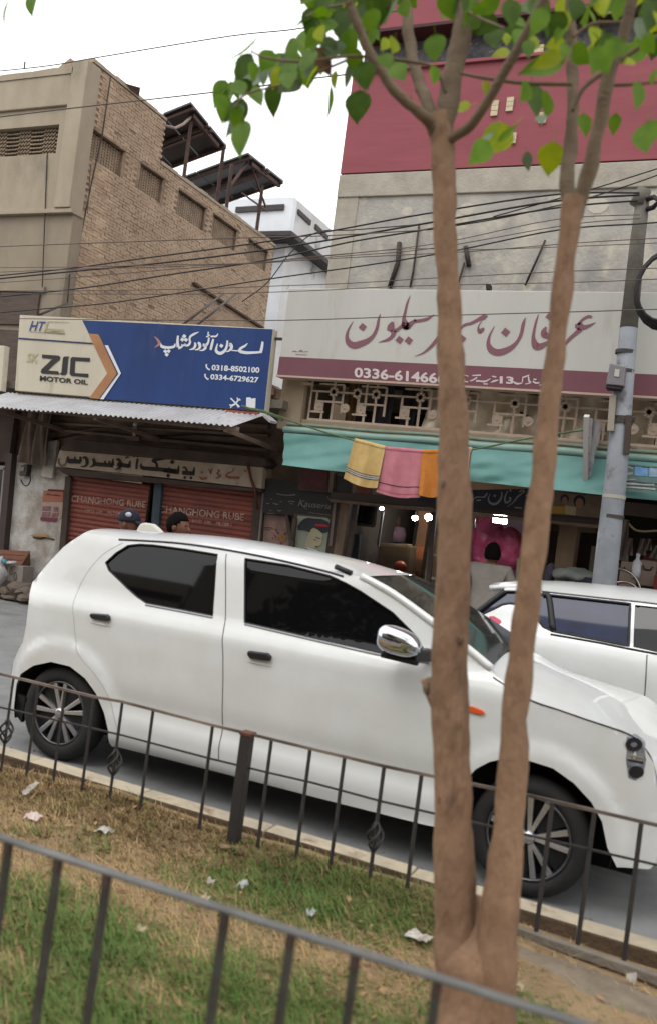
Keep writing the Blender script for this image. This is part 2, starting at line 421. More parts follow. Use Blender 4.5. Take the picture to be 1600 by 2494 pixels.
MB().bar(UX(590,470,-11.95), UX(652,515,-11.95), .035).build('brace', rust, cp)
MB().bar(UX(560,455,-11.95), UX(604,395,-11.95), .05).build('brace', rust, cp)
MB().tube([UX(402,306,-11.9), UX(428,312,-11.9), UX(448,302,-11.9), UX(466,285,-11.9)], .03, 6).build('cable', mat('pale_cable', lin(170,150,140,.6)), cp, smooth=True)

# ------------------------------------------------------------------ white building behind
white = mat('whitewash', lin(232,236,240,.9), lin(222,225,229,.88), 1.2, .9, .1, 20, c3=lin(160,158,152,.6), s3=.8, t3=.66, w3=.06)
whited = mat('shaded_stained_whitewash', lin(222,222,220,.82), lin(204,202,196,.76), .9, .9, .1, 20, c3=lin(120,112,102,.5), s3=1.0, t3=.60, w3=.08)  # greyer copy of the lit front wash: side-face shade in the colour, plus stains
grey_eave = mat('grey_eave', lin(112,104,104,.5), lin(92,86,86,.5), 3, .9)
wb = T('white_building', 'small whitewashed building with a flat overhanging eave behind the signboards', 'building', (-12, 21, 0))
WX = -12.61
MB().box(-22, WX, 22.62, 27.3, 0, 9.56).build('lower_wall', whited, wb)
MB().box(-22, WX-.001, 22.605, 22.62, 0, 9.53).build('front_wall', white, wb)
WU, WT = U(717,480,22.4).x, U(717,480,22.4).z
MB().box(-22, WU, 22.4, 22.61, 9.70, WT).build('upper_front_wall', white, wb)
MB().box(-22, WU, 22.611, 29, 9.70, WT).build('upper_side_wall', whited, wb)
ev = MB().box(-22, WX+.46, 21.95, 27.5, 9.54, 9.685).build('eave', grey_eave, wb, bevel=.01)
a_, b_ = U(575,511,22.36), U(692,504,22.36)
MB().bar(a_, b_, .05, .16).build('slot_window', grey_eave, wb)
for p_, q_ in (((726,515),(756,543)), ((768,551),(798,580))):
    MB().bar(UX(*p_, WU+.02), UX(*q_, WU+.02), .06, .14).build('slot_window', grey_eave, wb)
MB().box(WX-.1, WX+.40, 26.9, 27.4, 0, 9.53).build('dark_downpipe', mat('dark_brown_pipe', lin(70,50,46,.5)), wb)
# low broken roof seen in the gap between the two signboards
lr = T('low_rubble_roof', 'low brick shed with a rubble parapet in the gap between the two signboards', 'shed', (-6.5, 13, 0))
rub = mat('rubble', lin(140,112,92,.55), lin(106,84,72,.5), 5, .95, .5, 60)
MB().prism([U(600,925,13), U(660,935,13), U(715,975,13), U(715,1010,13), U(600,1000,13)], (0, .3, 0)).build('parapet', rub, lr)
MB().box(-9.5, -5.6, 12.95, 15.5, 0, U(660,965,12.95).z).build('shed_wall', mat('tan_plaster', lin(142,122,102,.6), lin(124,106,90,.55), 3, .95), lr)
sm = MB().box(-.12, .12, -.08, .08, -.05, .05).mesh('stone'); sm.materials.append(rub)
for k in range(16):
    p = U(602+k*7.4, 920+k*4+rnd.uniform(-3, 6), 12.95)
    place(sm, 'stone', lr, p, (rnd.uniform(-.4, .4), rnd.uniform(-.4, .4), rnd.uniform(0, 3)), (rnd.uniform(.5, 1), 1, rnd.uniform(.5, 1.1)))

# ------------------------------------------------------------------ the other side of the street (seen in the car windows)
def opposite(x0, x1, h, m, lab, seed):
    r_ = random.Random(seed); t = T('opposite_building', lab, 'building', ((x0+x1)/2, -16, 0))
    MB().box(x0, x1, -22, -16, 0, h).build('wall', m, t)
    MB().box(x0-.1, x1+.1, -16.3, -16, h-.3, h+.5).build('parapet', m, t)
    for f in range(int(h//3.2)):
        n = int((x1-x0)/3)
        for k in range(n):
            a = x0+(x1-x0)*(k+.5)/n; z = .2+f*3.2
            if f == 0: MB().box(a-1.2, a+1.2, -16, -15.9, .1, 2.6).build('shop_door', dark_hole, t)
            else: MB().box(a-.6, a+.6, -16, -15.94, z+.8, z+2.3).build('window', dark_hole, t)
    MB().box(x0, x1, -16, -14.6, 2.8, 2.95).build('canopy', grey_eave, t)
opposite(-36, -17.2, 10.3, plaster, 'low plastered shops across the street behind the camera', 1)
opposite(-17, 4, 13.2, plaster_lo, 'tall sooty building across the street behind the camera', 2)
opposite(4.2, 30, 8.5, plaster, 'plastered building across the street to the right behind the camera', 3)
ot = T('opposite_tree', 'dark leafy tree across the street behind the camera', 'tree', (-7.5, -9, 0))
MB().tube([(-7.5,-9,0),(-7.4,-9,2),(-7.6,-9.1,4),(-7.4,-9,6)], [.2,.16,.12,.05], 8).build('trunk', pipe, ot)
cr0 = MB()
for k in range(2600):
    a = Vector((rnd.gauss(0,1), rnd.gauss(0,1), rnd.gauss(0,.8))); a = a.normalized()*rnd.random()**.4
    p = Vector((-7.5,-9,5.6))+Vector((a.x*2.6, a.y*2.4, a.z*2.6)); u_ = Vector((rnd.gauss(0,1), rnd.gauss(0,1), rnd.gauss(0,1))).normalized()*.22; w_ = u_.orthogonal().normalized()*.12
    cr0.add([p-u_, p+w_, p+u_, p-w_], [(0,1,2,3)])
cr0.build('crown', mat('far_foliage', lin(56,84,36,.6), lin(40,64,28,.55), 3, .7), ot, fixn=False)
# ------------------------------------------------------------------ workshop (single storey, left)
grime = mat('grimy_plaster', lin(156,132,116,.7), lin(124,104,92,.64), 1.8, .95, .3, 40, c3=lin(176,152,134,.72), s3=1.3, t3=.58, w3=.1)
peel = mat('peeling_limewash', lin(200,192,182,.76), lin(158,146,132,.68), 3.6, .95, .5, 35, c3=lin(216,214,210,.84), s3=2.6, t3=.5, w3=.12)
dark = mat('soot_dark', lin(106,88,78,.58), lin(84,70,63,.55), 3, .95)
slatm = mat('rust_red_shutter', lin(172,94,78,.62), lin(146,84,72,.57), 2.2, .65, .15, 60, stretch=(1,1,3), c3=lin(142,104,88,.58), s3=.9, t3=.6, w3=.1)
bluep = mat('faded_blue_steel', lin(78,96,112,.58), lin(62,76,88,.55), 4, .6)
signw = mat('worn_sign_plaster', lin(206,186,164,.68), lin(184,162,142,.62), 4, .9, .3, 50, c3=lin(120,92,76,.45), s3=3.2, t3=.60, w3=.06)
blackp = mat('faded_black_paint', lin(50,42,40,.5), lin(66,54,48,.5), 9, .85, c3=lin(150,128,110,.5), s3=9, t3=.66, w3=.04)
redp = mat('faded_red_paint', lin(168,72,54,.55), lin(170,120,96,.55), 12, .85)
YW = 10.2
ws = T('workshop_building', 'single-storey grimy workshop with two closed red shutters under a corrugated awning', 'shop', (-8, YW, 0))
MB().box(-16, -4.98, 10.27, 13.0, 2.05, 2.95).build('upper_wall', grime, ws)
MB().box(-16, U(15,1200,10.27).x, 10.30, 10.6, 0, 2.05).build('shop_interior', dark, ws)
MB().box(U(10,1200,10.27).x, -8.60, 10.27, 10.6, 0, 2.05).build('left_wall', grime, ws)
MB().box(-5.62, -4.98, 10.27, 10.6, 0, 2.05).build('right_wall', grime, ws)
pp = [(36,1110),(100,1098),(168,1150),(167,1166),(150,1350),(140,1480),(0,1480),(18,1350)]
MB().prism([U(x, y, 10.20) for x, y in pp], (0, .065, 0)).build('peeling_pillar', peel, ws, bevel=.006)
MB().prism([U(x, y, 10.13) for x, y in ((112,1075),(140,1072),(128,1165),(100,1160))], (0, .065, 0)).build('plaster_rib', peel, ws, bevel=.008)
MB().box(-16, -5.0, 9.38, 12.4, 2.95, 3.05).build('roof', concrete, ws)
# ledge and signboard over the shutters
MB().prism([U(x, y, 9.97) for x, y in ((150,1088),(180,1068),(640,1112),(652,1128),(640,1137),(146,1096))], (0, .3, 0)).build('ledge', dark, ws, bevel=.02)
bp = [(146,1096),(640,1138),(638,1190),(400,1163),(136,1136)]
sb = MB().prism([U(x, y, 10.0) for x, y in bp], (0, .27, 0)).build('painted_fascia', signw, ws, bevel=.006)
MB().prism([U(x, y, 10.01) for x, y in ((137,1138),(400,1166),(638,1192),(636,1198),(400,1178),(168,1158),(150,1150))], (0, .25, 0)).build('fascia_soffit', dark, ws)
k1 = lambda P: crop(130, 1080, 5.133, P)
k2 = lambda P: crop(400, 1110, 5.923, P)
YT = 9.994
m = MB()
pen(m, [k1(q) for q in (
    [(185,160,14),(195,215,58),(270,222,58),(345,230,50)], [(270,165,18),(280,215,30)], [(340,165,26),(348,230,34)],
    [(370,185,26),(405,175,34),(425,215,42),(420,265,30),(390,288,22),(345,288,10)],
    [(498,188,30),(515,225,40),(505,272,30),(460,297,12)], [(505,255,48),(620,265,52),(750,278,48)], [(650,215,18),(655,265,40)], [(705,215,18),(705,265,40)], [(750,190,14),(745,275,44)],
    [(790,205,26),(820,200,34),(842,240,42),(835,295,30),(780,330,12)], [(800,262,48),(880,272,52),(950,285,50)], [(962,215,18),(950,300,40)], [(905,188,16),(930,170,20),(955,178,10)],
    [(1058,190,22),(1048,250,28),(1040,322,22)], [(1002,170,16),(1035,150,24),(1060,165,18),(1082,160,8)],
    [(1100,250,12),(1110,300,44),(1200,315,50),(1330,325,50),(1545,345,52)], [(1440,185,26),(1340,195,34),(1250,212,40),(1290,245,30),(1300,300,34)])]
    + [k2(q) for q in ([(0,212,54),(110,228,58),(215,240,56)], [(75,160,14),(90,215,34)], [(215,140,14),(200,235,44)],
    [(268,180,20),(300,165,26),(325,200,26),(330,235,30)], [(265,240,54),(350,250,58),(445,258,56)], [(438,165,14),(425,250,44)])], YT,
    [k1([(1492,232,30)])[0], k1([(1440,400,26)])[0], k2([(120,95,30)])[0], k2([(60,286,30)])[0], k2([(300,315,26)])[0], k2([(390,320,26)])[0]])
m.build('lettering', blackp, ws)
m = MB()
pen(m, [k2(q) for q in ([(510,300,10),(545,330,34),(600,325,34),(625,300,12)], [(640,190,20),(665,225,24),(675,265,20)], [(690,175,14),(680,240,20)],
    [(770,195,10),(800,215,20),(770,255,24),(810,290,30),(745,325,14)], [(1010,180,16),(990,225,18),(930,250,22),(895,285,24),(950,312,34),(1090,315,36)], [(1160,205,22),(1190,235,14)])], YT, [k2([(550,240,22)])[0]])
m.build('lettering', redp, ws)
pen(MB(), [k1([(75,185,18),(70,235,24),(100,275,26),(150,265,24),(178,200,18)])], YT).build('lettering', mat('faded_brown_paint', lin(126,98,80,.5)), ws)
MB().tube([U(604,1128,9.97), U(612,1165,9.97), U(622,1195,9.99), U(628,1240,10.1)], .018, 6).build('rusty_pipe', mat('rust_pipe', lin(120,66,46,.5)), ws, smooth=True)
# shutters: slat by slat
sl = MB()
n = 6
prof = [(-.018*math.sin(math.pi*t/n), -.033+.066*t/n) for t in range(n+1)]
sl.add([(-.5, y, z) for y, z in prof]+[(.5, y, z) for y, z in prof], [(i, i+1, n+2+i, n+1+i) for i in range(n)])
slm = sl.mesh('slat', smooth=False); slm.materials.append(slatm)
for (xa, xb, zt) in ((-8.70, -7.345, 1.86), (-7.235, -5.66, 1.94)):
    sh = T('roller_shutter', 'left red roller shutter, the one beside the peeling pillar' if xa < -8 else 'right red roller shutter, between the blue post and the dark jamb', 'shutter', ((xa+xb)/2, 10.22, 0), 'closed red roller shutters')
    for k in range(int(zt/.068)):
        place(slm, 'slat', sh, ((xa+xb)/2, 10.22+rnd.gauss(0, .002), zt-.034-.068*k), (0, rnd.gauss(0, .0012), 0), (xb-xa, 1, 1))
    MB().box(xa, xb, 10.245, 10.26, 0, zt).build('backing', dark, sh)
    wn_ = mat('worn_white_stencil', lin(226,200,184,.64), lin(180,112,94,.6), 22, .9)
    if xa < -8:
        text_mb('CHANGHONG RUBE', [(176,1206),(356,1221),(355,1237),(174,1222)], 10.198, .02).build('lettering', wn_, sh)
        text_mb('HYD. OIL   FILTERS', [(208,1240),(300,1248),(299,1256),(207,1248)], 10.198, .02).build('lettering', wn_, sh)
    else:
        text_mb('CHANGHONG RUBE', [(390,1230),(596,1251),(594,1269),(388,1248)], 10.198, .02).build('lettering', wn_, sh)
        text_mb('HYD. OIL   FILTERS', [(470,1264),(566,1275),(565,1283),(469,1272)], 10.198, .02).build('lettering', wn_, sh)
MB().prism([U(x, y, 10.15) for x, y in ((377,1170),(395,1172),(375,1440),(355,1440))], (0, .1, 0)).build('shutter_post', bluep, ws, bevel=.006)
MB().prism([U(x, y, 10.15) for x, y in ((160,1160),(173,1162),(150,1440),(136,1440))], (0, .1, 0)).build('door_jamb', dark, ws)
MB().prism([U(x, y, 10.15) for x, y in ((618,1195),(644,1200),(630,1440),(604,1440))], (0, .1, 0)).build('door_jamb', dark, ws)
MB().bar(U(643,1200,10.13), U(630,1330,10.13), .025).build('jamb_strip', mat('grey_strip', lin(150,140,136,.55)), ws)
# fittings above: cables, bulb, pipes, draped canvas, meter
cabm = mat('black_cable', lin(40,34,34,.5), rough=.6)
for pts in ([(120,1052),(200,1045),(240,1040),(300,1046),(360,1062),(480,1058),(560,1062),(650,1058)], [(130,1070),(240,1052),(330,1064),(420,1070),(520,1078),(640,1088)]):
    MB().tube([U(q[0], q[1], 10.2) for q in smooth_path(pts, 4)], .013, 6).build('wall_cable', cabm, ws, smooth=True)
for ya, yb, w in ((1004,1040,.05),(1030,1062,.03),(1045,1098,.04)):
    MB().bar(U(110,ya,10.21), U(655,yb,10.21), .05, w).build('wall_ledge', grime, ws)
bl = T('bulb_holder', 'small white bulb on a wooden block above the shutters', 'light bulb', U(330,1062,10.18))
MB().box(U(314,1066,10.2).x, U(346,1070,10.2).x, 10.14, 10.24, U(314,1070,10.2).z-.02, U(314,1062,10.2).z).build('block', mat('pale_wood', lin(150,126,104,.55)), bl)
MB().tube([U(328,1062,10.12), U(331,1040,10.12)], [.022,.03], 8).build('holder', mat('dull_white_plastic', lin(200,190,180,.7), rough=.4), bl, smooth=True)
MB().ball(U(331,1034,10.12), .035).build('bulb', mat('bulb_glass', lin(215,210,205,.7), rough=.15), bl, smooth=True)
canv = mat('dusty_canvas', lin(144,124,110,.58), lin(116,98,88,.54), 4, .95, .3, 60)
ck = MB()
def cfn(u, v):
    xa, xb = 62+70*u, 40+82*u
    x = xa+(xb-xa)*v-(18*v*u*(1-v)); y = 990+135*v+10*u
    p = U(x, y, 10.05); p.y += .05*math.sin(u*16+v*2)+.03*math.sin(u*31); p.y = min(p.y, 10.19); return p
ck.grid(cfn, 40, 14).build('draped_canvas', canv, smooth=True, label='dusty brown canvas bunched up and hanging beside the shutters', cat='canvas')
mt = T('electric_meter', 'brown electricity meter box on the peeling pillar with a looped cable', 'meter', U(58,1165,10.15))
MB().prism([U(x, y, 10.1) for x, y in ((50,1133),(68,1131),(64,1160),(47,1158))], (0, .1, 0)).build('case', mat('brown_case', lin(86,70,60,.5), rough=.5), mt, bevel=.01)
MB().prism([U(x, y, 10.09) for x, y in ((49,1137),(60,1137),(58,1147),(47,1147))], (0, .012, 0)).build('dial', mat('meter_dial', lin(150,140,130,.6), rough=.3), mt)
MB().tube([U(q[0], q[1], 10.14) for q in smooth_path([(68,1135),(73,1155),(75,1170),(68,1182),(58,1180),(52,1168)], 5)], .009, 6).build('loop_cable', cabm, mt, smooth=True)
po = T('wall_poster', 'torn pink and cream poster with four small portraits on the peeling pillar', 'poster', U(128,1268,10.19))
yp = 10.192
def dec(parent, name, pts, Y, m, th=.003): return MB().prism([U(x, y, Y) for x, y in pts], (0, th, 0)).build(name, m, parent)
dec(po, 'sheet', [(107,1194),(156,1197),(152,1258),(143,1270),(100,1266)], yp, mat('poster_cream', lin(206,180,160,.62), lin(190,160,140,.6), 8, .8))
dec(po, 'banner', [(107,1195),(155,1198),(153,1223),(104,1222)], yp-.004, mat('poster_pink', lin(196,116,92,.6), lin(190,130,106,.6), 9, .8))
dec(po, 'strip', [(118,1191),(156,1193),(155,1198),(116,1196)], yp-.008, mat('poster_red', lin(122,48,44,.55)))
pen(MB(), [[(112,1205,2),(120,1204,3.5),(128,1206,2),(136,1206,3.5),(150,1208,2)]], yp-.008).build('print', MATS['poster_red'], po)
for pts in ([(105,1232),(125,1233),(124,1245),(104,1244)], [(104,1247),(124,1247),(122,1259),(102,1258)], [(132,1234),(144,1235),(143,1247),(131,1246)], [(128,1249),(144,1249),(141,1260),(126,1260)]):
    dec(po, 'portrait', pts, yp-.004, mat('portrait_print', lin(120,84,96,.55), lin(186,140,140,.55), 22, .7))
dec(po, 'strip', [(100,1259),(142,1262),(136,1271),(99,1267)], yp-.008, mat('poster_magenta', lin(142,62,80,.55)))
MB().add([U(72,1304,10.19), U(88,1300,10.17), U(118,1302,10.17), U(126,1312,10.19), U(110,1308,10.16), U(92,1306,10.16)], [(0,1,5),(1,2,4,5),(2,3,4)]).build('flaking_paint', mat('ochre_paint', lin(196,150,92,.55)), ws)
MB().tube([U(82,1308,10.19), U(100,1312,10.19), U(112,1309,10.19), U(132,1314,10.19)], .012, 5).build('wall_crack', dark, ws)
# left neighbour shop edge
dk = mat('dark_shop_glass', lin(40,40,46,.4), rough=.12, spec=.6)
MB().box(-16, U(12,1200,10.24).x, 10.25, 10.27, .3, U(5,1140,10.24).z).build('shop_glass', dk, ws)
MB().bar(U(16,1140,10.18), U(-4,1350,10.18), .06).build('glass_frame', mat('pale_frame', lin(170,158,152,.6)), ws)
MB().bar(U(30,1105,10.15), U(8,1350,10.15), .12).build('door_post', mat('brown_post', lin(82,66,60,.5), rough=.6), ws)
MB().bar(U(-30,1136,10.18), U(18,1140,10.18), .06).build('glass_frame', MATS['pale_frame'], ws)
MB().box(-16, U(30,1060,10.1).x, 10.1, 10.2, U(10,1125,10.1).z, U(10,985,10.1).z).build('dark_fascia', dark, ws)
# crate with bag and sacks at the step
cr = T('wooden_crate', 'slanted reddish wooden board crate lying on the shop step', 'crate', UZ(20,1395,.28))
wood = mat('red_brown_wood', lin(150,96,70,.55), lin(120,76,58,.5), 3, .7, .2, 60, stretch=(1,8,1))
A, B, C_, D = U(-40,1335,10.1), U(74,1342,10.1), U(52,1378,9.78), U(-60,1368,9.78)
for k in range(3):
    f = lambda u, v: A.lerp(B, u).lerp(D.lerp(C_, u), v)
    MB().prism([f(0, k/3+.02), f(1, k/3+.02), f(1, (k+1)/3-.02), f(0, (k+1)/3-.02)], (0, .01, -.03)).build('board', wood, cr)
MB().prism([B, C_, C_+Vector((0,.05,-.12)), B+Vector((0,.05,-.2))], (-.03, 0, 0)).build('side_board', wood, cr)
MB().box(A.x, B.x-.1, 9.85, 10.15, .27, D.z-.02).build('crate_box', dark, cr)
bx = T('carton', 'white printed carton with round marks standing on the step', 'carton', U(35,1418,9.66))
cart = mat('pale_carton', lin(176,168,158,.6), lin(160,150,140,.58), 6, .85)
MB().prism([U(x, y, 9.64) for x, y in ((-30,1374),(58,1379),(54,1420),(-36,1414))], (0, .22, 0)).build('box', cart, bx, bevel=.006)
t = MB(); pen(t, [[(15+10*math.cos(a/8*6.3)*.45, 1396+13*math.sin(a/8*6.3), 2.2) for a in range(9)], [(28+5*math.cos(a/8*6.3)*.6, 1391+9*math.sin(a/8*6.3), 1.8) for a in range(9)], [(38+6*math.cos(a/8*6.3)*.5, 1404+10*math.sin(a/8*6.3), 1.8) for a in range(9)]], 9.633)
t.build('print', mat('brown_ink', lin(110,84,72,.5)), bx)
def bag(name, px, py, Y, rx, rz, m, label, cat):
    b = MB().ball(U(px, py, Y), rx, rx*.7, rz, 16, 10)
    for v in b.v: v += Vector((1, 1, 1))*0.03*noise.noise(v*14)
    return b.build(name, m, smooth=True, label=label, cat=cat)
bag('cyan_bag', 5, 1370, 9.60, .085, .045, mat('cyan_plastic', lin(40,168,176,.7), rough=.35), 'bright cyan plastic bag on top of the white carton', 'bag')
bag('white_bag', 28, 1371, 9.60, .06, .04, mat('white_plastic', lin(214,210,208,.75), lin(170,166,166,.7), 18, .4), 'crumpled white plastic bag beside the cyan bag', 'bag')
sk = MB().ball(U(-4,1395,9.45), .10, .10, .24, 14, 10)
for v in sk.v: v += Vector((1, 1, 0))*0.05*noise.noise(v*9)
sk.build('white_sack', MATS['white_plastic'], smooth=True, label='white sack leaning in front of the carton at the frame edge', cat='sack')
for k, (px, py, s) in enumerate(((10,1436,.22),(48,1428,.16),(40,1447,.24),(-12,1450,.2),(66,1440,.14),(24,1455,.18),(70,1452,.16))):
    b = MB().ball(U(px, py, 9.55), s, .12, .07, 9, 6)
    for v in b.v: v += Vector((1, 1, 1))*0.06*noise.noise(v*7+Vector((k, 0, 0)))
    b.build('rubble_stone', pave, None, label=['flat grey stone below the white sack', 'small stone at the step edge right of the sack', 'long stone in the lower course of the step', 'stone at the frame edge in the broken step', 'small stone nearest the white car', 'stone at the foot of the broken step', 'lowest stone beside the white car'][k], cat='stone', group='loose stones of the broken step')

# ------------------------------------------------------------------ motor-oil signboard
YS = 9.25
zc = T('workshop_signboard', 'blue and cream motor oil signboard with Urdu lettering above the corrugated awning', 'signboard', U(340,990,YS))
cream = mat('sign_cream', lin(222,212,190,.76), lin(208,198,178,.73), 3, .55, spec=.3, stretch=(1,1,.22), c3=lin(182,168,142,.66), s3=3.5, t3=.60, w3=.08)
blue = mat('sign_blue', lin(40,72,134,.72), lin(34,62,118,.7), 2, .5, spec=.3, c3=lin(74,88,132,.66), s3=2.6, t3=.58, w3=.1, stretch=(1,1,.25))
ob = [(49,767),(201,775),(666,801),(645,1002),(37,951)]
MB().prism([U(x, y, YS) for x, y in ob], (0, .12, 0)).build('panel', cream, zc, bevel=.006)
L = lambda k: YS-.004*k
kz = lambda P: crop(40, 760, 5.923, P)
pxpoly(MB(), kz([(955,118)])+[(665,802),(644,1001)]+kz([(1205,1252),(1470,885),(1050,310)]), L(1)).build('blue_field', blue, zc)
orange = mat('sign_bronze', lin(196,144,92,.7), lin(178,122,84,.7), 3, .5)
lettw = mat('sign_white', lin(232,234,238,.8), rough=.5)
black = mat('sign_black', lin(46,40,44,.6), rough=.5)
navy = mat('sign_navy', lin(34,44,92,.7), rough=.5)
gold = mat('sign_gold', lin(196,184,142,.7), rough=.5)
pxpoly(MB(), kz([(1045,310),(1180,318),(1205,350),(1455,885),(1200,1252),(1055,1240),(1315,885)]), L(2)).build('chevron', orange, zc)
pxpoly(MB(), kz([(1275,478),(1328,480),(1515,885),(1262,1258),(1207,1256),(1472,890)]), L(3)).build('chevron', lettw, zc)
pxpoly(MB(), kz([(1266,478),(1278,478),(1474,888),(1205,1256),(1195,1255),(1456,886)]), L(4)).build('outline', navy, zc)
pxpoly(MB(), kz([(34,368),(1103,444),(1112,465),(34,390)]), L(2)).build('dividing_line', navy, zc)
z = MB()
pxpoly(z, kz([(375,612),(615,628),(640,650),(625,692),(540,760),(462,838),(475,845),(598,853),(612,862),(618,880),(632,902),(370,885),(356,865),(366,828),(525,676),(375,662)]), L(2))
pxpoly(z, kz([(700,640),(775,642),(756,660),(752,690),(735,880),(705,912),(650,906),(632,880),(655,872),(672,690),(680,655)]), L(2))
pxpoly(z, kz([(810,648),(1068,662),(1063,716),(852,703),(845,868),(858,880),(1045,890),(1040,943),(800,920),(772,890),(787,670)]), L(2))
z.build('lettering', black, zc)
text_mb('MOTOR OIL', kz([(345,915),(1035,980),(1033,1050),(340,992)]), L(2), .035).build('lettering', black, zc)
text_mb('SK', kz([(160,592),(325,604),(312,738),(148,722)]), L(2), .012, .15).build('lettering', gold, zc)
h = MB()
text_mb('HT', kz([(232,128),(432,140),(382,275),(190,266)]), L(2), .01, 0, h)
h.build('lettering', mat('sign_blue_ink', lin(44,72,140,.75), rough=.5), zc)
pen(MB(), [kz(q) for q in ([(455,148,24),(412,285,24)], [(410,272,24),(560,280,30),(690,285,40)], [(440,240,10),(690,258,10)])], L(2)).build('lettering', gold, zc)
pen(MB(), [kz(q) for q in ([(455,140,8),(780,152,4)], [(185,280,6),(712,317,10)])], L(2)).build('dividing_line', mat('sign_tan', lin(160,140,110,.7)), zc)
text_mb('LIMITED', kz([(500,266),(640,274),(640,288),(500,282)]), L(3), .02).build('lettering', MATS['sign_tan'], zc)
ku = lambda P: crop(370, 790, 5.133, P)
u = MB()
pen(u, [ku(q) for q in (
    [(1388,215,26),(1378,285,34),(1362,355,36)], [(1200,236,8),(1165,270,26),(1115,300,32),(1105,335,40),(1180,354,36),(1280,352,30),(1365,346,26)], [(1000,325,14),(1085,332,14)],
    [(970,240,16),(992,250,34),(1000,290,36),(975,325,26),(930,345,8)], [(968,275,12),(985,245,20)],
    [(948,200,20),(942,265,28),(918,325,34),(860,362,40),(810,335,36),(812,285,22),(826,240,12)],
    [(772,182,24),(755,250,32),(738,320,28)], [(738,152,22),(772,150,20),(808,148,22),(832,115,8)], [(712,92,16),(704,130,16)], [(682,155,14),(706,148,20),(728,128,14)],
    [(718,165,22),(708,225,26),(684,258,34),(660,255,26)], [(640,255,34),(668,265,40),(672,295,34),(645,320,24),(598,328,8)],
    [(580,225,26),(600,245,36),(604,285,32),(580,312,22),(540,318,8)], [(540,225,16),(548,262,30),(524,302,26),(472,316,8)],
    [(592,94,6),(530,122,28),(485,152,26),(476,190,24),(482,225,28),(455,262,28),(400,262,22),(370,285,26),(335,295,40)], [(415,240,14),(425,262,24)], [(375,250,14),(390,270,24)],
    [(332,140,22),(325,215,32),(332,285,36)], [(295,240,14),(280,278,30),(205,290,32),(135,278,36),(116,248,20),(116,232,10)])], L(2),
    ku([(873,268,28),(408,148,28),(385,190,28),(430,193,28),(172,336,27),(214,334,27),(190,378,27)]))
u.build('lettering', lettw, zc)
pen(MB(), [ku([(34,150,6),(75,190,26),(98,238,36),(75,265,22),(38,290,8)])], L(2)).build('flourish', mat('sign_pink', lin(196,138,130,.7)), zc)
d = MB()
text_mb('0318-8502100', [(517,888),(633,894.5),(632,908.5),(516,901.5)], L(2), .03, 0, d)
text_mb('0334-6729627', [(514,910.5),(631,918.5),(629.5,932.5),(513,924)], L(2), .03, 0, d)
for (x, y) in ((507, 893), (504, 916.5)):
    pen(d, [[(x-3, y-6, 4), (x-3.5, y, 3), (x+1, y+6, 3.5), (x+5, y+7, 4)]], L(2))
d.build('lettering', lettw, zc)
kt = lambda P: crop(300, 750, 3.85, P)
ic = MB()
pen(ic, [kt(q) for q in ([(1010,845,12),(1060,895,14),(1090,930,22)], [(1095,850,12),(1050,900,16),(1010,920,22)], [(1072,840,10),(1080,862,12),(1105,862,10)], [(1000,905,10),(1015,920,14),(1010,938,10)])], L(2))
pxpoly(ic, kt([(1158,840),(1195,838),(1205,850),(1245,845),(1242,940),(1155,930)]), L(2))
ic.build('icon', lettw, zc)
MB().prism([U(x, y, 9.2) for x, y in ((552,998),(628,1004),(627,1013),(549,1007))], (0, .1, 0)).build('red_beam', mat('orange_red_steel', lin(178,96,78,.6), rough=.6), ws)
for (p, q) in (((98,766),(165,738)), ((440,795),(545,715)), ((470,800),(575,716))):
    MB().tube([U(p[0], p[1], 9.3), U(q[0], q[1], 12.0)], .018, 6).build('stay_rod', pipe, zc, smooth=True)
MB().bar(U(667,825,9.32), U(690,826,9.32), .03).build('side_bracket', pipe, zc)
# white board at the left frame edge
MB().prism([U(x, y, 9.2) for x, y in ((-60,838),(12,842),(3,952),(-66,946))], (0, .1, 0)).build('edge_signboard', cream, label='blank end of a white signboard cut off by the left frame edge', cat='signboard', bevel=.006)

# ------------------------------------------------------------------ corrugated awning
tin = mat('galvanised_tin', lin(205,205,208,.72), lin(186,184,184,.66), 2.5, .5, .1, 40, metal=0, spec=.5, c3=lin(150,128,112,.55), s3=1.6, t3=.66, w3=.05)
aw = T('corrugated_awning', 'grey corrugated tin awning sloping out below the blue signboard', 'awning', (-7.2, 9.0, 2.6))
xs0, xs1 = U(-60,960,8.75).x, -5.17
nsh = 4
for s in range(nsh):
    a, b = xs0+(xs1-xs0)*s/nsh, xs0+(xs1-xs0)*(s+1)/nsh+.04
    def fn(u, v, a=a, b=b, s=s):
        x = a+(b-a)*u
        zt, zb = 2.875, (2.56+.05*min(max((x+9.2)/1.5, 0), 1))
        if x < -8.2: zb += .05*(-8.2-x)
        return (x-.15*v*(1 if x > -5.6 else 0), 9.33-.6*v, zt+(zb-zt)*v+.011*math.cos(x*2*math.pi/.076)+s*.003)
    MB().grid(fn, int((b-a)/.0095), 3).build('tin_sheet', tin, aw, smooth=False, fixn=False)
MB().bar((xs0, 8.85, 2.62), (-5.25, 8.85, 2.60), .05).build('support_batten', grime, aw)
for x in (-9.0, -7.3, -5.4):
    MB().bar((x, 10.26, 2.5), (x, 8.82, 2.58), .05).build('support_batten', grime, aw)
MB().bar((-5.2, 9.3, 2.86), (-5.02, 9.25, 2.76), .12, .03).build('bent_flashing', tin, aw)
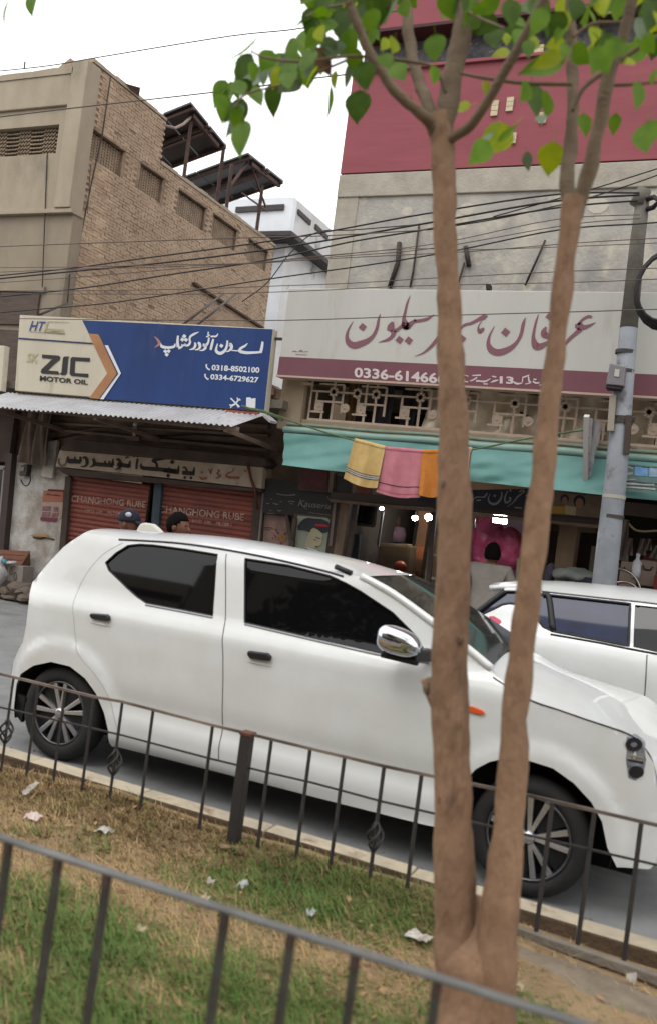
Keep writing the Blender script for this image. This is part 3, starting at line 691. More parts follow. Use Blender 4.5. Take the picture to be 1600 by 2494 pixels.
# ------------------------------------------------------------------ salon building (right)
XP = -5.11; YB = 10.35
patch = mat('patchy_grey_render', lin(196,190,180,.75), lin(164,160,155,.68), 2.0, .95, .45, 30, c3=lin(206,198,180,.77), s3=3.0, t3=.5, w3=.08)
creamw = mat('old_cream_wash', lin(202,194,178,.7), lin(176,168,154,.66), 3.4, .95, .3, 40, c3=lin(150,132,110,.52), s3=3, t3=.62, w3=.06)
redw = mat('red_brick_cladding', lin(172,92,100,.66), lin(160,84,92,.64), 1.6, .8, .12, 9, stretch=(.5,1,2.2), c3=lin(182,108,114,.66), s3=.8, t3=.56, w3=.12)
stone = mat('rough_grey_stone', lin(132,132,134,.6), lin(84,84,88,.5), 7, .95, .8, 25, c3=lin(176,178,180,.65), s3=9, t3=.6, w3=.05)
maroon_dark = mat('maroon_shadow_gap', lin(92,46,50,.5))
sl_ = T('salon_building', 'two-tone building with red brick cladding above patchy grey render behind the white salon signboard', 'building', (-1, YB, 0))
ZR = 6.18
MB().box(XP, 10, YB, 16, 3.30, 5.88).build('grey_render_wall', patch, sl_)
MB().box(XP-.004, XP+.30, YB-.012, YB, 3.4, 5.88).build('cream_border', creamw, sl_)
MB().box(XP-.006, 10, YB-.03, 16, 5.88, ZR).build('cream_band', creamw, sl_, bevel=.012)
MB().box(XP, 10, YB-.02, 16, ZR+.02, 7.52).build('red_cladding', redw, sl_)
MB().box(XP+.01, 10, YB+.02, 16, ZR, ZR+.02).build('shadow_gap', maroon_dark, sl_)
# cladding laid in fine courses
cc = MB(); zz = ZR+.03; r = 0
while zz < 9.6:
    if False: cc.box(XP-.004, 6.0, YB-.0225-.0006*(r % 2), YB-.015, zz, zz+.0318)
    zz += .034; r += 1
MB().box(XP, 10, YB+.25, 16, 7.52, 8.02).build('stone_band', stone, sl_)
MB().box(XP-.03, 10, YB-.06, 10.6, 7.50, 7.545).build('ledge', redw, sl_, bevel=.008)
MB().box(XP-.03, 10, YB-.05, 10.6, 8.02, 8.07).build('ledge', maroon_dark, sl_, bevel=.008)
MB().box(XP, 10, YB-.02, 16, 8.07, 13).build('red_cladding', redw, sl_)
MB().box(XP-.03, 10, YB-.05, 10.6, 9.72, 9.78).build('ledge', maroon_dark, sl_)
vent = mat('cream_vent', lin(226,212,180,.75), lin(206,188,150,.7), 12, .8)
for (px, py, w, h) in ((1203,262,16,38),(1240,252,16,34),(1248,335,14,26),(1310,120,22,24),(1484,15,18,30),(1320,285,16,26)):
    p = U(px, py, YB-.05)
    for k in range(3):
        MB().box(p.x-w/2*.0052, p.x+w/2*.0052, YB-.045, YB-.012, p.z+(k-1)*h*.0017-.5*h*.0016, p.z+(k-1)*h*.0017+.5*h*.0015).build('vent_block', vent, sl_)
wht = mat('lime_patch', lin(214,206,190,.74), lin(200,192,176,.72), 20)
for (px, py, s) in ((990,514,.075),(1137,508,.1),(1455,500,.12)):
    p = U(px, py, YB-.01)
    MB().add([(p.x+s*(1+.2*noise.noise((k, px, 0)))*math.cos(k*.628), YB-.004, p.z+s*.8*math.sin(k*.628)) for k in range(10)], [tuple(range(10))]).build('lime_patch', wht, sl_)
for pts in ([(972,590),(968,640),(948,700)], [(1133,600),(1141,648)], [(1130,640),(1112,700)], [(1327,585),(1312,620),(1278,695)], [(1020,545),(1006,660),(998,700)]):
    thick = .05 if pts[0][0] in (972, 1133) else .022
    MB().tube([U(x, y, YB-.03) for x, y in pts], thick*.6, 6).build('rusty_bracket', pipe, sl_, smooth=True)
sp = T('small_floodlight', 'small black floodlight on top of the white salon signboard', 'lamp', U(1187,708,9.45))
MB().prism([U(x, y, 9.4) for x, y in ((1181,690),(1193,691),(1192,706),(1182,706))], (0, .1, 0)).build('housing', mat('black_plastic', lin(36,34,36,.6), rough=.5), sp, bevel=.01)
MB().bar(U(1187,706,9.45), U(1187,716,9.45), .02).build('bracket', pipe, sp)

# ------------------------------------------------------------------ salon signboard
YG = 9.3
sg = T('salon_signboard', 'long white salon signboard with maroon Urdu calligraphy and a maroon phone band', 'signboard', U(1140,950,YG))
flex = mat('sign_flex_white', lin(214,212,204,.74), lin(204,202,194,.72), 1.5, .5, spec=.25, c3=lin(184,178,166,.67), s3=2.4, t3=.59, w3=.1, stretch=(1,1,.22))
marn = mat('sign_maroon', lin(134,88,96,.72), lin(126,82,90,.7), 2.5, .5, spec=.25)
mtext = mat('sign_maroon_ink', lin(142,92,104,.72), rough=.5)
XR = 2.2
zt_, zb_, zm_ = 4.385, 3.335, 3.555
MB().box(-5.08, XR, YG, YG+.14, zb_, zt_).build('panel', flex, sg, bevel=.008)
MB().box(-5.08, XR, YG-.006, YG-.001, zb_, zm_).build('maroon_band', marn, sg)
MB().box(-5.09, XR, YG-.012, YG+.15, zb_-.022, zb_).build('trim_rail', mat('pink_trim', lin(206,176,160,.7)), sg)
ka = lambda P: crop(830, 700, 5.133, P); kb_ = lambda P: crop(1000, 600, 3.85, P); kc = lambda P: crop(1180, 720, 5.133, P)
Yt = YG-.005
s1 = MB()
pen(s1, [ka(q) for q in (
    [(492,330,6),(470,400,28),(448,510,38),(405,600,44),(335,665,62),(250,702,78),(165,724,84),(100,690,74),(74,620,44),(92,530,24),(152,422,6)],
    [(645,430,30),(625,490,86),(600,545,60)], [(660,540,70),(645,600,48),(590,650,40),(465,687,4)], [(660,540,50),(700,530,40),(750,490,38),(790,440,36)],
    [(866,98,4),(828,190,24),(802,300,32),(785,390,46),(800,460,90),(820,485,86),(868,455,60),(915,425,40),(1000,412,38),(1085,388,34),(1165,338,8)], [(760,470,20),(800,500,60),(860,480,60)], [(915,395,16),(930,425,26)],
    [(1310,560,62),(1220,632,56),(1120,742,38),(1020,822,20),(918,858,3)])], Yt, ka([(270,495,52),(730,655,52),(845,664,54)]))
pen(s1, [kb_(q) for q in ([(718,652,8),(680,664,44),(620,692,30),(560,722,26),(500,738,24),(440,790,18),(360,850,20),(300,862,40)], [(662,702,6),(632,752,14),(642,798,38),(675,775,28),(682,762,6)])], Yt, kb_([(478,868,42),(395,862,42)]))
pen(s1, [kc(q) for q in (
    [(508,272,6),(478,360,42),(452,480,40),(400,580,42),(320,655,62),(220,700,80),(140,708,84),(72,670,80),(42,590,46),(62,490,24),(122,378,6)],
    [(670,232,8),(638,330,26),(612,450,34),(606,540,52),(636,625,96),(690,634,78),(765,600,52),(850,565,44)], [(765,390,16),(738,450,70),(748,490,84),(810,500,60),(860,440,40)],
    [(1384,334,4),(1310,372,34),(1240,395,58),(1180,385,100),(1125,378,36)], [(1338,270,28),(1295,260,36),(1235,288,32),(1195,325,30),(1170,365,36)], [(1195,420,64),(1120,485,46),(1050,548,44),(980,630,22),(905,690,6)])], Yt,
    kc([(258,457,58),(805,262,52)]))
s1.build('lettering', mtext, sg)
bandw = mat('band_white', lin(222,208,204,.75), rough=.5)
s2 = MB()
text_mb('0336-6146666', [(863,894),(1106,911),(1105,937),(862,919)], YG-.010, .03, 0, s2)
kd = lambda P: crop(1060, 880, 5.5, P)
text_mb('13', kd([(858,198),(1046,207),(1044,305),(856,297)]), YG-.010, .035, 0, s2)
pen(s2, [kd(q) for q in ([(1045,275,20),(1090,300,26),(1160,290,10)], [(1160,215,14),(1200,205,20),(1255,180,10)], [(1165,225,16),(1160,280,14)], [(1240,190,14),(1250,260,24),(1270,285,18),(1200,305,12)], [(1300,265,20),(1340,290,22),(1390,285,18)], [(1385,320,10),(1440,310,8)], [(1310,240,18),(1350,242,18)],
    [(740,282,10),(790,262,26),(840,250,10)], [(755,200,16),(810,210,20)], [(590,265,18),(640,270,22),(680,262,20),(735,230,8)], [(640,300,16),(695,305,16)], [(460,262,14),(500,250,20),(555,215,18)], [(540,265,24),(590,262,22)], [(490,190,16),(605,185,20)], [(375,180,10),(440,200,12)], [(360,240,14),(395,250,12)], [(380,270,16),(435,275,16)],
    [(1470,300,14),(1500,270,16),(1540,280,12)])], YG-.010)
s2.build('lettering', bandw, sg)
pen(MB(), [[(712,857,1),(718,855,2),(724,857,1.5)], [(728,856,2),(734,854,3),(738,857,2)], [(740,857,1),(750,856,1.6)], [(720,863,1.2),(748,864,1.2)]], Yt).build('maker_mark', mtext, sg)

# ------------------------------------------------------------------ balcony and grille
beige = mat('balcony_beige', lin(196,176,148,.6), lin(172,150,126,.56), 3, .9, .25, 50, c3=lin(120,104,90,.5), s3=2.5, t3=.6)
grille_m = mat('cream_grille_paint', lin(222,198,176,.7), lin(204,180,160,.66), 9, .6)
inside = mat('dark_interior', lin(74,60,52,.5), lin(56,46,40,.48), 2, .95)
YGR = 9.6
zs, zg = 2.86, 3.36
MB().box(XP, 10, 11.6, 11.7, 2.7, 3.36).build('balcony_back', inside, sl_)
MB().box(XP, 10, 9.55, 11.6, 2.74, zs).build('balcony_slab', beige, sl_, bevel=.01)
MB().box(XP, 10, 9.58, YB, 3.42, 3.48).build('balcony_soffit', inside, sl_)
MB().box(XP-.01, XP+.30, 9.52, YB, 2.72, 3.34).build('balcony_pillar', beige, sl_, bevel=.012)
MB().box(XP+.26, XP+.40, 9.50, 9.56, 3.27, 3.30).build('hinge_bar', grille_m, sl_)
gr = T('balcony_grille', 'cream iron balcony grille with star and circle ornaments under the salon signboard', 'grille', (-2, YGR, zs))
def gbar(a, b, w=.020): MB().bar(a, b, w).build('bar', grille_m, gr)
x0 = XP+.36; mod = .545
def star(x, z):
    s = MB()
    for k in range(4):
        a = k*math.pi/4
        s.bar((x-.06*math.cos(a), YGR-.012, z-.06*math.sin(a)), (x+.06*math.cos(a), YGR-.012, z+.06*math.sin(a)), .03, .018, up=(0, 1, 0))
    s.build('star', grille_m, gr)
def disc(x, z):
    s = MB(); n = 14
    ring = [(x+.055*math.cos(k*2*math.pi/n), YGR-.014, z+.055*math.sin(k*2*math.pi/n)) for k in range(n)]
    s.prism(ring, (0, .02, 0)); s.ball((x, YGR-.014, z), .022, .014, .022, 8, 6); s.build('disc', grille_m, gr)
zA, zB, zC, zD = zs+.36, zs+.24, zs+.13, zg-.005
gbar((x0, YGR, zs), (x0, YGR, zg))
for i in range(11):
    a = x0+mod*i
    gbar((a, YGR, zA), (a+mod, YGR, zA), .022)
    gbar((a+.17, YGR, zs), (a+.17, YGR, zg if i % 2 else zB), .022); gbar((a+.30, YGR, zs), (a+.30, YGR, zg), .022)
    gbar((a+.02, YGR, zs+.11), (a+.20, YGR, zs+.11), .022); gbar((a+.08, YGR, zB), (a+.42, YGR, zB), .022)
    gbar((a+.42, YGR, zs+.11), (a+.42, YGR, zg-.05), .022); gbar((a+.10, YGR, zg-.05), (a+.42, YGR, zg-.05), .02)
    gbar((a+.08, YGR, zs+.11), (a+.08, YGR, zA), .022)
    star(a+.30, zA); star(a+.06, zA) if i % 2 else None
    disc(a+.125, zs+.175); disc(a+.47, zs+.175) if i % 2 == 0 else None
gbar((x0, YGR, zs+.012), (10, YGR, zs+.012), .03)
cloth_beige = mat('beige_sheet', lin(232,218,196,.85), lin(206,190,166,.78), 4, .95, .3, 20)
cs = MB()
def cfn2(u, v):
    x = -3.35+2.55*u; z = 3.36-.50*v-.05*math.sin(u*9)*v
    return (x, 9.74+.07*math.sin(u*40+v*3)+.05*math.sin(u*17+5*v), z)
cs.grid(cfn2, 70, 8).build('balcony_sheet', cloth_beige, smooth=True, label='crumpled beige sheet hung behind the balcony grille', cat='sheet')
for xa, w, c, nm in ((-4.40, .14, (176,140,96), 'tan'), (-4.02, .22, (92,88,100), 'grey blue'), (-3.70, .2, (76,72,86), 'dark blue')):
    MB().grid(lambda u, v, xa=xa, w=w: (xa+w*u, 9.9+.03*math.sin(u*12), 3.4-.56*v), 12, 4).build('hanging_cloth', mat(nm.replace(' ', '_')+'_cloth', lin(*c, .5), rough=.95), smooth=True,
        label={'tan': 'narrow tan cloth hanging at the left end of the balcony', 'grey blue': 'grey blue cloth hanging behind the grille left of the beige sheet', 'dark blue': 'dark blue cloth right beside the beige sheet behind the grille'}[nm], cat='cloth')
sm2 = MB()
for k in range(8): pass
MB().tube([(-2.35, 9.75, 3.2), (-1.75, 9.72, 2.92)], .02, 6).build('leaning_stick', mat('dark_stick', lin(60,46,40,.5)), label='dark stick leaning across the beige sheet behind the grille', cat='stick')

# ------------------------------------------------------------------ turquoise awning and washing line
turq = mat('turquoise_tarp', lin(112,166,158,.68), lin(98,150,144,.64), 1.5, .6, .1, 12, c3=lin(130,178,168,.68), s3=1.1, t3=.56, w3=.12)
turq_l = mat('pale_turquoise_edge', lin(158,190,176,.66), lin(140,176,164,.62), 2, .7)
ta = T('turquoise_awning', 'turquoise tarpaulin awning valance stretched below the balcony', 'awning', (-2, 9.3, 2.3))
XE = 4.0
va = MB()
def vfn(u, v):
    x = -4.93+(XE+4.93)*u
    sag = .022*math.sin(x*2.1+.6)+.02*noise.noise((x*1.2, v*2, 0))
    zt = 2.66+.012*(x+4.93)*.5; zb = 2.262+.012*(x+4.93)+sag*.6
    fold = .075*noise.noise((x*1.8+v*2.2, v*1.6, 4))+.03*noise.noise((x*5+v*3, v*4, 1))
    return (x+(.11*v if x < -4.5 else .11*v), 9.38-.16*v+fold*(.2+v), zt+(zb-zt)*v)
va.grid(vfn, 150, 14).build('valance', turq, ta, smooth=True)
def rfn(x): return 2.70+.006*(x+4.93)
rl = [(x*.3-4.95, 9.40, rfn(x*.3-4.95)+.006*math.sin(x*1.3)) for x in range(31)]
MB().tube(rl, .040, 8).build('rolled_edge', turq_l, ta, smooth=True)
MB().tube([(x, y+.06, z+.075) for x, y, z in rl], .022, 6).build('rolled_edge', mat('sage_edge', lin(150,170,150,.6), lin(130,140,124,.55), 3, .8), ta, smooth=True)
for k in range(4):
    MB().bar((-4.8+k*2.2, 9.40, 2.70), (-4.8+k*2.2, 10.2, 2.78), .035).build('support_arm', pipe, ta)
rope_m = mat('green_rope', lin(120,140,96,.6), lin(90,110,76,.55), 30, .9)
rp = [(640,1000),(700,1022),(770,1046),(860,1072),(910,1083),(970,1098),(1050,1103),(1150,1095),(1300,1065),(1440,1045)]
MB().tube([U(q[0], q[1], 9.08) for q in smooth_path(rp, 4)], .010, 5).build('washing_line', rope_m, smooth=True, label='thin green washing line sagging in front of the turquoise awning', cat='rope')
kn = MB()
for k in range(4): kn.tube([U(590+k*4, 988+k*2, 9.15), U(612+k*3, 996+k, 9.1), U(640+k*4, 1000+2*k, 9.08), U(690, 1018+k*2, 9.08)], .012, 5)
kn.build('rope_bundle', rope_m, label='knotted bundle of green rope at the right end of the blue signboard', cat='rope', smooth=True)
def towel(pts, m, label, stripes=(), seed=0, edge=None):
    """pts: TL, TR, BR, BL in pixels; hangs over the line"""
    tl, tr, br, bl = pts
    t = T('towel', label, 'towel', U((tl[0]+tr[0])/2, (tl[1]+tr[1])/2, 9.05), 'towels on the washing line')
    def P(u, v, dy=0):
        x = (tl[0]*(1-u)+tr[0]*u)*(1-v)+(bl[0]*(1-u)+br[0]*u)*v; y = (tl[1]*(1-u)+tr[1]*u)*(1-v)+(bl[1]*(1-u)+br[1]*u)*v+7*v*math.sin(u*math.pi)
        p = U(x, y, 9.05); p.y += dy-.02*v+(.018*math.sin(u*11+seed)+.010*math.sin(u*23+seed*2))*(.25+v)
        return p
    MB().grid(lambda u, v: P(u, v), 26, 16).build('front_fold', m, t, smooth=True)
    MB().grid(lambda u, v: P(u, v*.82, .05), 18, 10).build('back_fold', m, t, smooth=True)
    MB().tube([P(k/16, 0, .02) for k in range(17)], .028, 8).build('top_fold', m, t, smooth=True)
    for (v, dv, sm_) in stripes:
        MB().grid(lambda u, w: P(u, v+dv*w, -.004), 26, 1).build('stripe', sm_, t, smooth=True)
    return t
terry = dict(rough=1.0, bump=.5, bscale=260)
ty = mat('yellow_terry', lin(226,194,128,.76), lin(212,176,112,.72), 7, **terry)
tp = mat('pink_terry', lin(216,140,150,.76), lin(204,124,136,.72), 7, **terry)
to = mat('orange_terry', lin(222,144,66,.76), lin(206,126,52,.7), 7, **terry)
tw = mat('pale_terry', lin(222,196,178,.74), lin(206,176,160,.7), 7, **terry)
charc = mat('charcoal_stripe', lin(52,52,64,.6), rough=1)
paleg = mat('pale_stripe', lin(206,206,206,.7), rough=1)
towel([(862,1072),(938,1092),(922,1189),(838,1166)], ty, 'yellow towel with charcoal and white stripes, leftmost on the washing line', ((.70,.016,charc),(.725,.02,paleg),(.75,.012,charc),(.77,.02,paleg),(.795,.016,charc)), 0)
towel([(936,1092),(1034,1101),(1022,1212),(916,1198)], tp, 'pink towel with one dark stripe hanging between the yellow and orange towels', ((.76,.018,charc),(.92,.01,mat('rose_stripe', lin(176,84,96,.6), rough=1))), 2)
towel([(1026,1101),(1100,1100),(1090,1204),(1020,1206)], to, 'orange towel gathered in folds beside the pink towel', (), 4)
towel([(1096,1098),(1146,1094),(1140,1160),(1092,1170)], tw, 'pale peach towel partly hidden behind the thicker tree stem', (), 6)
# printed banner on the awning at the right
bn = T('printed_banner', 'printed banner with blue squares and rows of small lettering hung on the turquoise awning', 'banner', U(1560,1190,9.12))
yb = 9.10
dec(bn, 'sheet', [(1512,1128),(1650,1140),(1650,1206),(1506,1195)], yb, mat('banner_grey_green', lin(120,150,140,.6), lin(100,130,124,.58), 5, .6))
dec(bn, 'square', [(1545,1136),(1577,1138),(1576,1160),(1544,1158)], yb-.004, mat('banner_blue', lin(90,150,206,.7), lin(140,180,214,.7), 14, .5))
dec(bn, 'square', [(1581,1139),(1640,1143),(1640,1162),(1580,1161)], yb-.004, mat('banner_light_blue', lin(170,196,214,.7), lin(110,160,206,.7), 10, .5))
pr = MB()
pen(pr, [[(1514,1140,4),(1526,1137,6),(1541,1141,4)], [(1513,1151,4),(1524,1154,6),(1540,1152,5)], [(1512,1166,3),(1530,1168,4),(1548,1167,2)], [(1512,1177,4),(1540,1178,5),(1565,1180,3),(1592,1181,5)], [(1511,1185,5),(1545,1187,4),(1595,1191,5)], [(1583,1152,4),(1610,1153,4)]], yb-.006)
pr.build('print', mat('banner_print', lin(196,200,196,.7), lin(150,156,156,.66), 20), bn)
pen(MB(), [[(1513,1133,3),(1600,1140,3)], [(1512,1172,4),(1600,1179,4)], [(1511,1182,2),(1598,1187,2)]], yb-.004).build('print', mat('banner_dark', lin(70,84,92,.6)), bn)

# ------------------------------------------------------------------ shop front under the awning
woodd = mat('dark_shop_wood', lin(92,72,62,.52), lin(70,56,50,.5), 3, .6, .15, 40, stretch=(1,1,5))
woodl = mat('pale_worn_wood', lin(150,122,98,.55), lin(116,92,76,.5), 3, .75, .2, 50, stretch=(4,4,1))
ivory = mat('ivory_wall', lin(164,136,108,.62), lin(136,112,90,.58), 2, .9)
MB().box(-4.98, 10, 14.0, 14.1, .17, 3.0).build('shop_back_wall', ivory, sl_)
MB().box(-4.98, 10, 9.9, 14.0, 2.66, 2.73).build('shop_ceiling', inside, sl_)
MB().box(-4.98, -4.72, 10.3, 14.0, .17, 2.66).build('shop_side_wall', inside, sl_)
MB().box(-1.75, -1.55, 10.3, 14.0, .17, 2.66).build('shop_side_wall', ivory, sl_)
MB().prism([U(x, y, 10.0) for x, y in ((806,1197),(1120,1221),(1480,1256),(1478,1283),(1120,1243),(804,1217))], (0, .16, 0)).build('shop_beam', woodd, sl_, bevel=.008)
MB().bar(U(806,1219,9.98), U(1480,1285,9.98), .035).build('beam_strip', woodl, sl_)
MB().bar(U(846,1216,10.08), U(822,1380,10.08), .11).build('door_pillar', woodl, sl_)
MB().bar(U(828,1214,10.1), U(804,1380,10.1), .12).build('door_pillar', woodd, sl_)
MB().bar(U(868,1222,10.1), U(845,1380,10.1), .06).build('door_frame', woodd, sl_)
MB().bar(U(1060,1230,10.12), U(1040,1440,10.12), .05).build('door_frame', woodd, sl_)
glass = glass_mat('shop_window_glass', (.82,.84,.84,1))
MB().prism([U(x, y, 10.16) for x, y in ((868,1225),(1060,1240),(1036,1500),(838,1480))], (0, .008, 0)).build('shop_window', glass, sl_)
# picture strip above the beam
for (pts, c, nm) in (([(700,1105),(728,1108),(726,1135),(697,1132)], (150,124,108), 'pale'), ([(730,1120),(806,1128),(802,1200),(726,1194)], (112,44,42), 'red'), ([(815,1155),(862,1160),(858,1206),(811,1202)], (70,62,66), 'dark'), ([(866,1180),(905,1184),(903,1208),(863,1205)], (150,70,54), 'orange'), ([(906,1190),(950,1194),(948,1212),(904,1209)], (150,132,116), 'beige')):
    f = T('wall_picture', {'pale': 'small pale card fixed under the left end of the awning', 'red': 'plain dark red panel under the left end of the awning', 'dark': 'dark framed picture left of the yellow towel', 'orange': 'picture with an orange red patch below the yellow towel', 'beige': 'small beige picture just left below the pink towel'}[nm], 'picture', U(pts[3][0], pts[3][1], 10.02), 'pictures above the shop beam')
    MB().prism([U(x, y, 10.03) for x, y in pts], (0, .03, 0)).build('frame', woodl if nm != 'red' else woodd, f)
    mx = sum(p[0] for p in pts)/4; my = sum(p[1] for p in pts)/4
    dec(f, 'print', [(mx+(x-mx)*.84, my+(y-my)*.84) for x, y in pts], 10.022, mat('picture_'+nm, lin(*c, .55), lin(*[q*.72 for q in c], .5), 9, .6))
MB().bar(U(812,1130,10.0), U(806,1200,10.0), .05).build('frame_post', woodl, sl_)
ns = T('shop_nameboard', 'dark navy name board with silver Urdu lettering under the turquoise awning', 'signboard', U(1180,1238,9.98))
dec(ns, 'panel', [(1020,1195),(1330,1190),(1326,1248),(1016,1222)], 9.975, mat('dark_navy_panel', lin(46,44,62,.55), lin(36,34,50,.5), 3, .5))
kn_ = lambda P: crop(1000, 1150, 3.85, P)
pen(MB(), [kn_(q) for q in ([(850,180,6),(845,240,16),(800,295,22),(745,290,20),(725,250,12),(740,205,6)], [(905,175,8),(880,240,14),(890,285,18),(930,265,14),(925,235,22)], [(1060,185,8),(1000,230,14),(960,280,10),(900,325,4)], [(1010,185,10),(1050,170,14),(1065,190,8)], [(715,195,10),(690,230,16),(660,235,10),(610,235,12),(560,280,4)], [(610,265,14),(655,262,14)], [(970,330,10),(1040,338,10)], [(1075,225,10),(1110,205,8)])], 9.968, kn_([(785,222,14),(932,172,12)])).build('lettering', mat('silver_letter', lin(150,146,140,.6), rough=.4), ns)
ph = T('photo_strip', 'strip of two smiling portrait photos above the shop beam left of the pole', 'picture', U(1400,1262,9.98))
dec(ph, 'sheet', [(1328,1200),(1470,1208),(1466,1262),(1324,1250)], 9.974, mat('photo_tan', lin(150,126,100,.55), lin(120,100,80,.5), 6, .6))
skin_p = mat('portrait_skin', lin(168,116,92,.55)); hair_p = mat('portrait_hair', lin(44,36,34,.5)); yel = mat('mustard_print', lin(186,140,52,.6)); whp = mat('cream_print', lin(186,164,124,.6))
def face(cx_, cy_, r):
    n = 12
    MB().add([U(cx_+1.15*r*math.cos(k*6.283/n), cy_-.25*r+1.2*r*math.sin(k*6.283/n), 9.970) for k in range(n)], [tuple(range(n))]).build('portrait_hair', hair_p, ph)
    MB().add([U(cx_+.75*r*math.cos(k*6.283/n), cy_+.15*r+r*math.sin(k*6.283/n), 9.966) for k in range(n)], [tuple(range(n))]).build('portrait_face', skin_p, ph)
dec(ph, 'print', [(1346,1232),(1376,1234),(1372,1252),(1340,1250)], 9.970, yel); dec(ph, 'print', [(1376,1230),(1402,1236),(1400,1255),(1374,1252)], 9.970, whp)
face(1374,1217,9); face(1410,1224,13)
# signs to the left of the salon door
kp = T('black_beauty_sign', 'black shop sign with faint white script lettering left of the shop door', 'signboard', U(718,1250,10.05))
dec(kp, 'panel', [(648,1165),(812,1190),(806,1262),(640,1250)], 10.06, mat('sign_soot_black', lin(52,42,42,.5), lin(40,34,34,.45), 4, .6))
MB().bar(U(818,1218,10.04), U(806,1330,10.04), .04).build('edge_strip', mat('grey_edge', lin(130,116,110,.55)), kp)
gw = mat('greyed_white', lin(150,138,132,.55), rough=.7)
km_ = lambda P: crop(630, 1160, 7.7, P)
q = MB()
text_mb('Kauseria', km_([(750,430),(1350,520),(1345,615),(740,560)]), 10.052, .0, .3, q)
pen(q, [km_(c) for c in ([(800,480,10),(830,550,16),(910,625,6)], [(1290,380,8),(1330,440,12),(1400,480,4)], [(340,325,14),(420,345,16),(560,355,14),(690,345,26)], [(145,500,10),(180,515,16),(205,505,6)], [(270,505,10),(340,525,20),(375,520,8)], [(560,480,20),(600,465,14),(680,480,18)], [(590,510,12),(650,520,12)], [(205,635,16),(245,645,10)], [(355,635,12),(400,650,16),(430,635,8)], [(220,420,10),(260,430,12)], [(400,480,10),(440,470,10)], [(150,690,10),(300,700,12)])], 10.052)
text_mb('Unisex Beauty Parlour', km_([(945,665),(1390,720),(1385,755),(940,695)]), 10.052, .02, .2, q)
q.build('lettering', gw, kp)
fp = T('flower_poster', 'faded poster of yellow and purple flowers beside the right shutter', 'poster', U(670,1330,10.2))
fpm = mat('poster_pale_pink', lin(196,160,146,.6), lin(160,132,122,.55), 5, .8)
dec(fp, 'sheet', [(638,1252),(700,1258),(706,1345),(626,1335)], 10.19, fpm)
for k in range(46):
    a = rnd.uniform(0, 6.283); r = rnd.uniform(0, 1)**.6
    px, py = 681+17*r*math.cos(a)*1.1, 1302+26*r*math.sin(a); s = rnd.uniform(2.2, 5)
    a0 = rnd.uniform(0, 3)
    MB().add([U(px+s*math.cos(a0+t*1.2566)*(1 if t % 2 else .55), py+s*math.sin(a0+t*1.2566)*(1 if t % 2 else .55), 10.186-.0003*k) for t in range(5)], [(0,1,2,3,4)]).build('petal_print', mat('petal_yellow', lin(196,148,60,.6), rough=.8) if k % 5 else mat('petal_purple', lin(128,72,150,.6), rough=.8), fp)
pen(MB(), [km_([(100,965,10),(240,970,16),(290,1000,8)]), km_([(110,1000,8),(230,1005,12)])], 10.184).build('print', mat('poster_dark_red', lin(110,56,48,.5)), fp)
br_ = T('forked_branch', 'dark forked wooden prop standing between the flower poster and the portrait poster', 'prop', U(708,1345,10.0))
MB().tube([U(698,1255,10.0), U(706,1295,10.0), U(712,1320,10.0), U(708,1420,10.0)], [.022,.03,.04,.04], 6).build('limb', dark, br_, smooth=True)
MB().tube([U(719,1262,10.0), U(716,1290,10.0), U(712,1320,10.0)], [.03,.03,.035], 6).build('limb', dark, br_, smooth=True)
pt = T('portrait_poster', 'poster of a dark haired man in profile framed in black beside the shop door', 'poster', U(760,1350,10.03))
MB().prism([U(x, y, 10.04) for x, y in ((718,1250),(808,1258),(800,1400),(706,1390))], (0, .03, 0)).build('frame', dark, pt)
kq = lambda P: crop(630, 1160, 7.7, P)
dec(pt, 'sheet', kq([(735,735),(1285,780),(1335,830),(1325,900),(1240,1500),(660,1420),(700,900)]), 10.032, mat('poster_sage', lin(170,172,152,.6), lin(150,154,138,.56), 5, .6))
pxpoly(MB(), kq([(740,1010),(730,940),(780,860),(850,800),(930,775),(1060,795),(1180,800),(1300,850),(1320,880),(1300,1040),(1240,1065),(1180,1060),(1110,1000),(1040,965),(990,990),(960,1050),(900,1030),(860,1015)]), 10.024).build('hair_print', mat('poster_hair', lin(62,66,72,.5), lin(48,50,56,.45), 12), pt)
pxpoly(MB(), kq([(990,990),(1040,965),(1110,1000),(1180,1060),(1210,1110),(1180,1180),(1190,1240),(1150,1300),(1060,1345),(930,1340),(880,1290),(900,1180),(950,1060)]), 10.0265).build('face_print', mat('poster_face', lin(196,186,148,.62), lin(180,170,140,.6), 6), pt)
pen(MB(), [kq(c) for c in ([(1070,1135,8),(1110,1155,14),(1160,1170,8)], [(1030,1180,6),(1060,1198,10),(1090,1195,4)], [(1060,1320,12),(1090,1318,18),(1115,1325,10)], [(870,1340,12),(920,1375,16),(990,1400,6)])], 10.020).build('line_print', MATS['poster_hair'], pt)
pen(MB(), [kq([(1065,912,44),(1300,935,44)])], 10.016).build('red_print', mat('poster_bright_red', lin(186,40,48,.65)), pt)
pen(MB(), [kq([(860,1330,10),(950,1360,40),(1060,1390,40),(1130,1420,10)])], 10.024).build('collar_print', mat('poster_white', lin(206,206,206,.65)), pt)
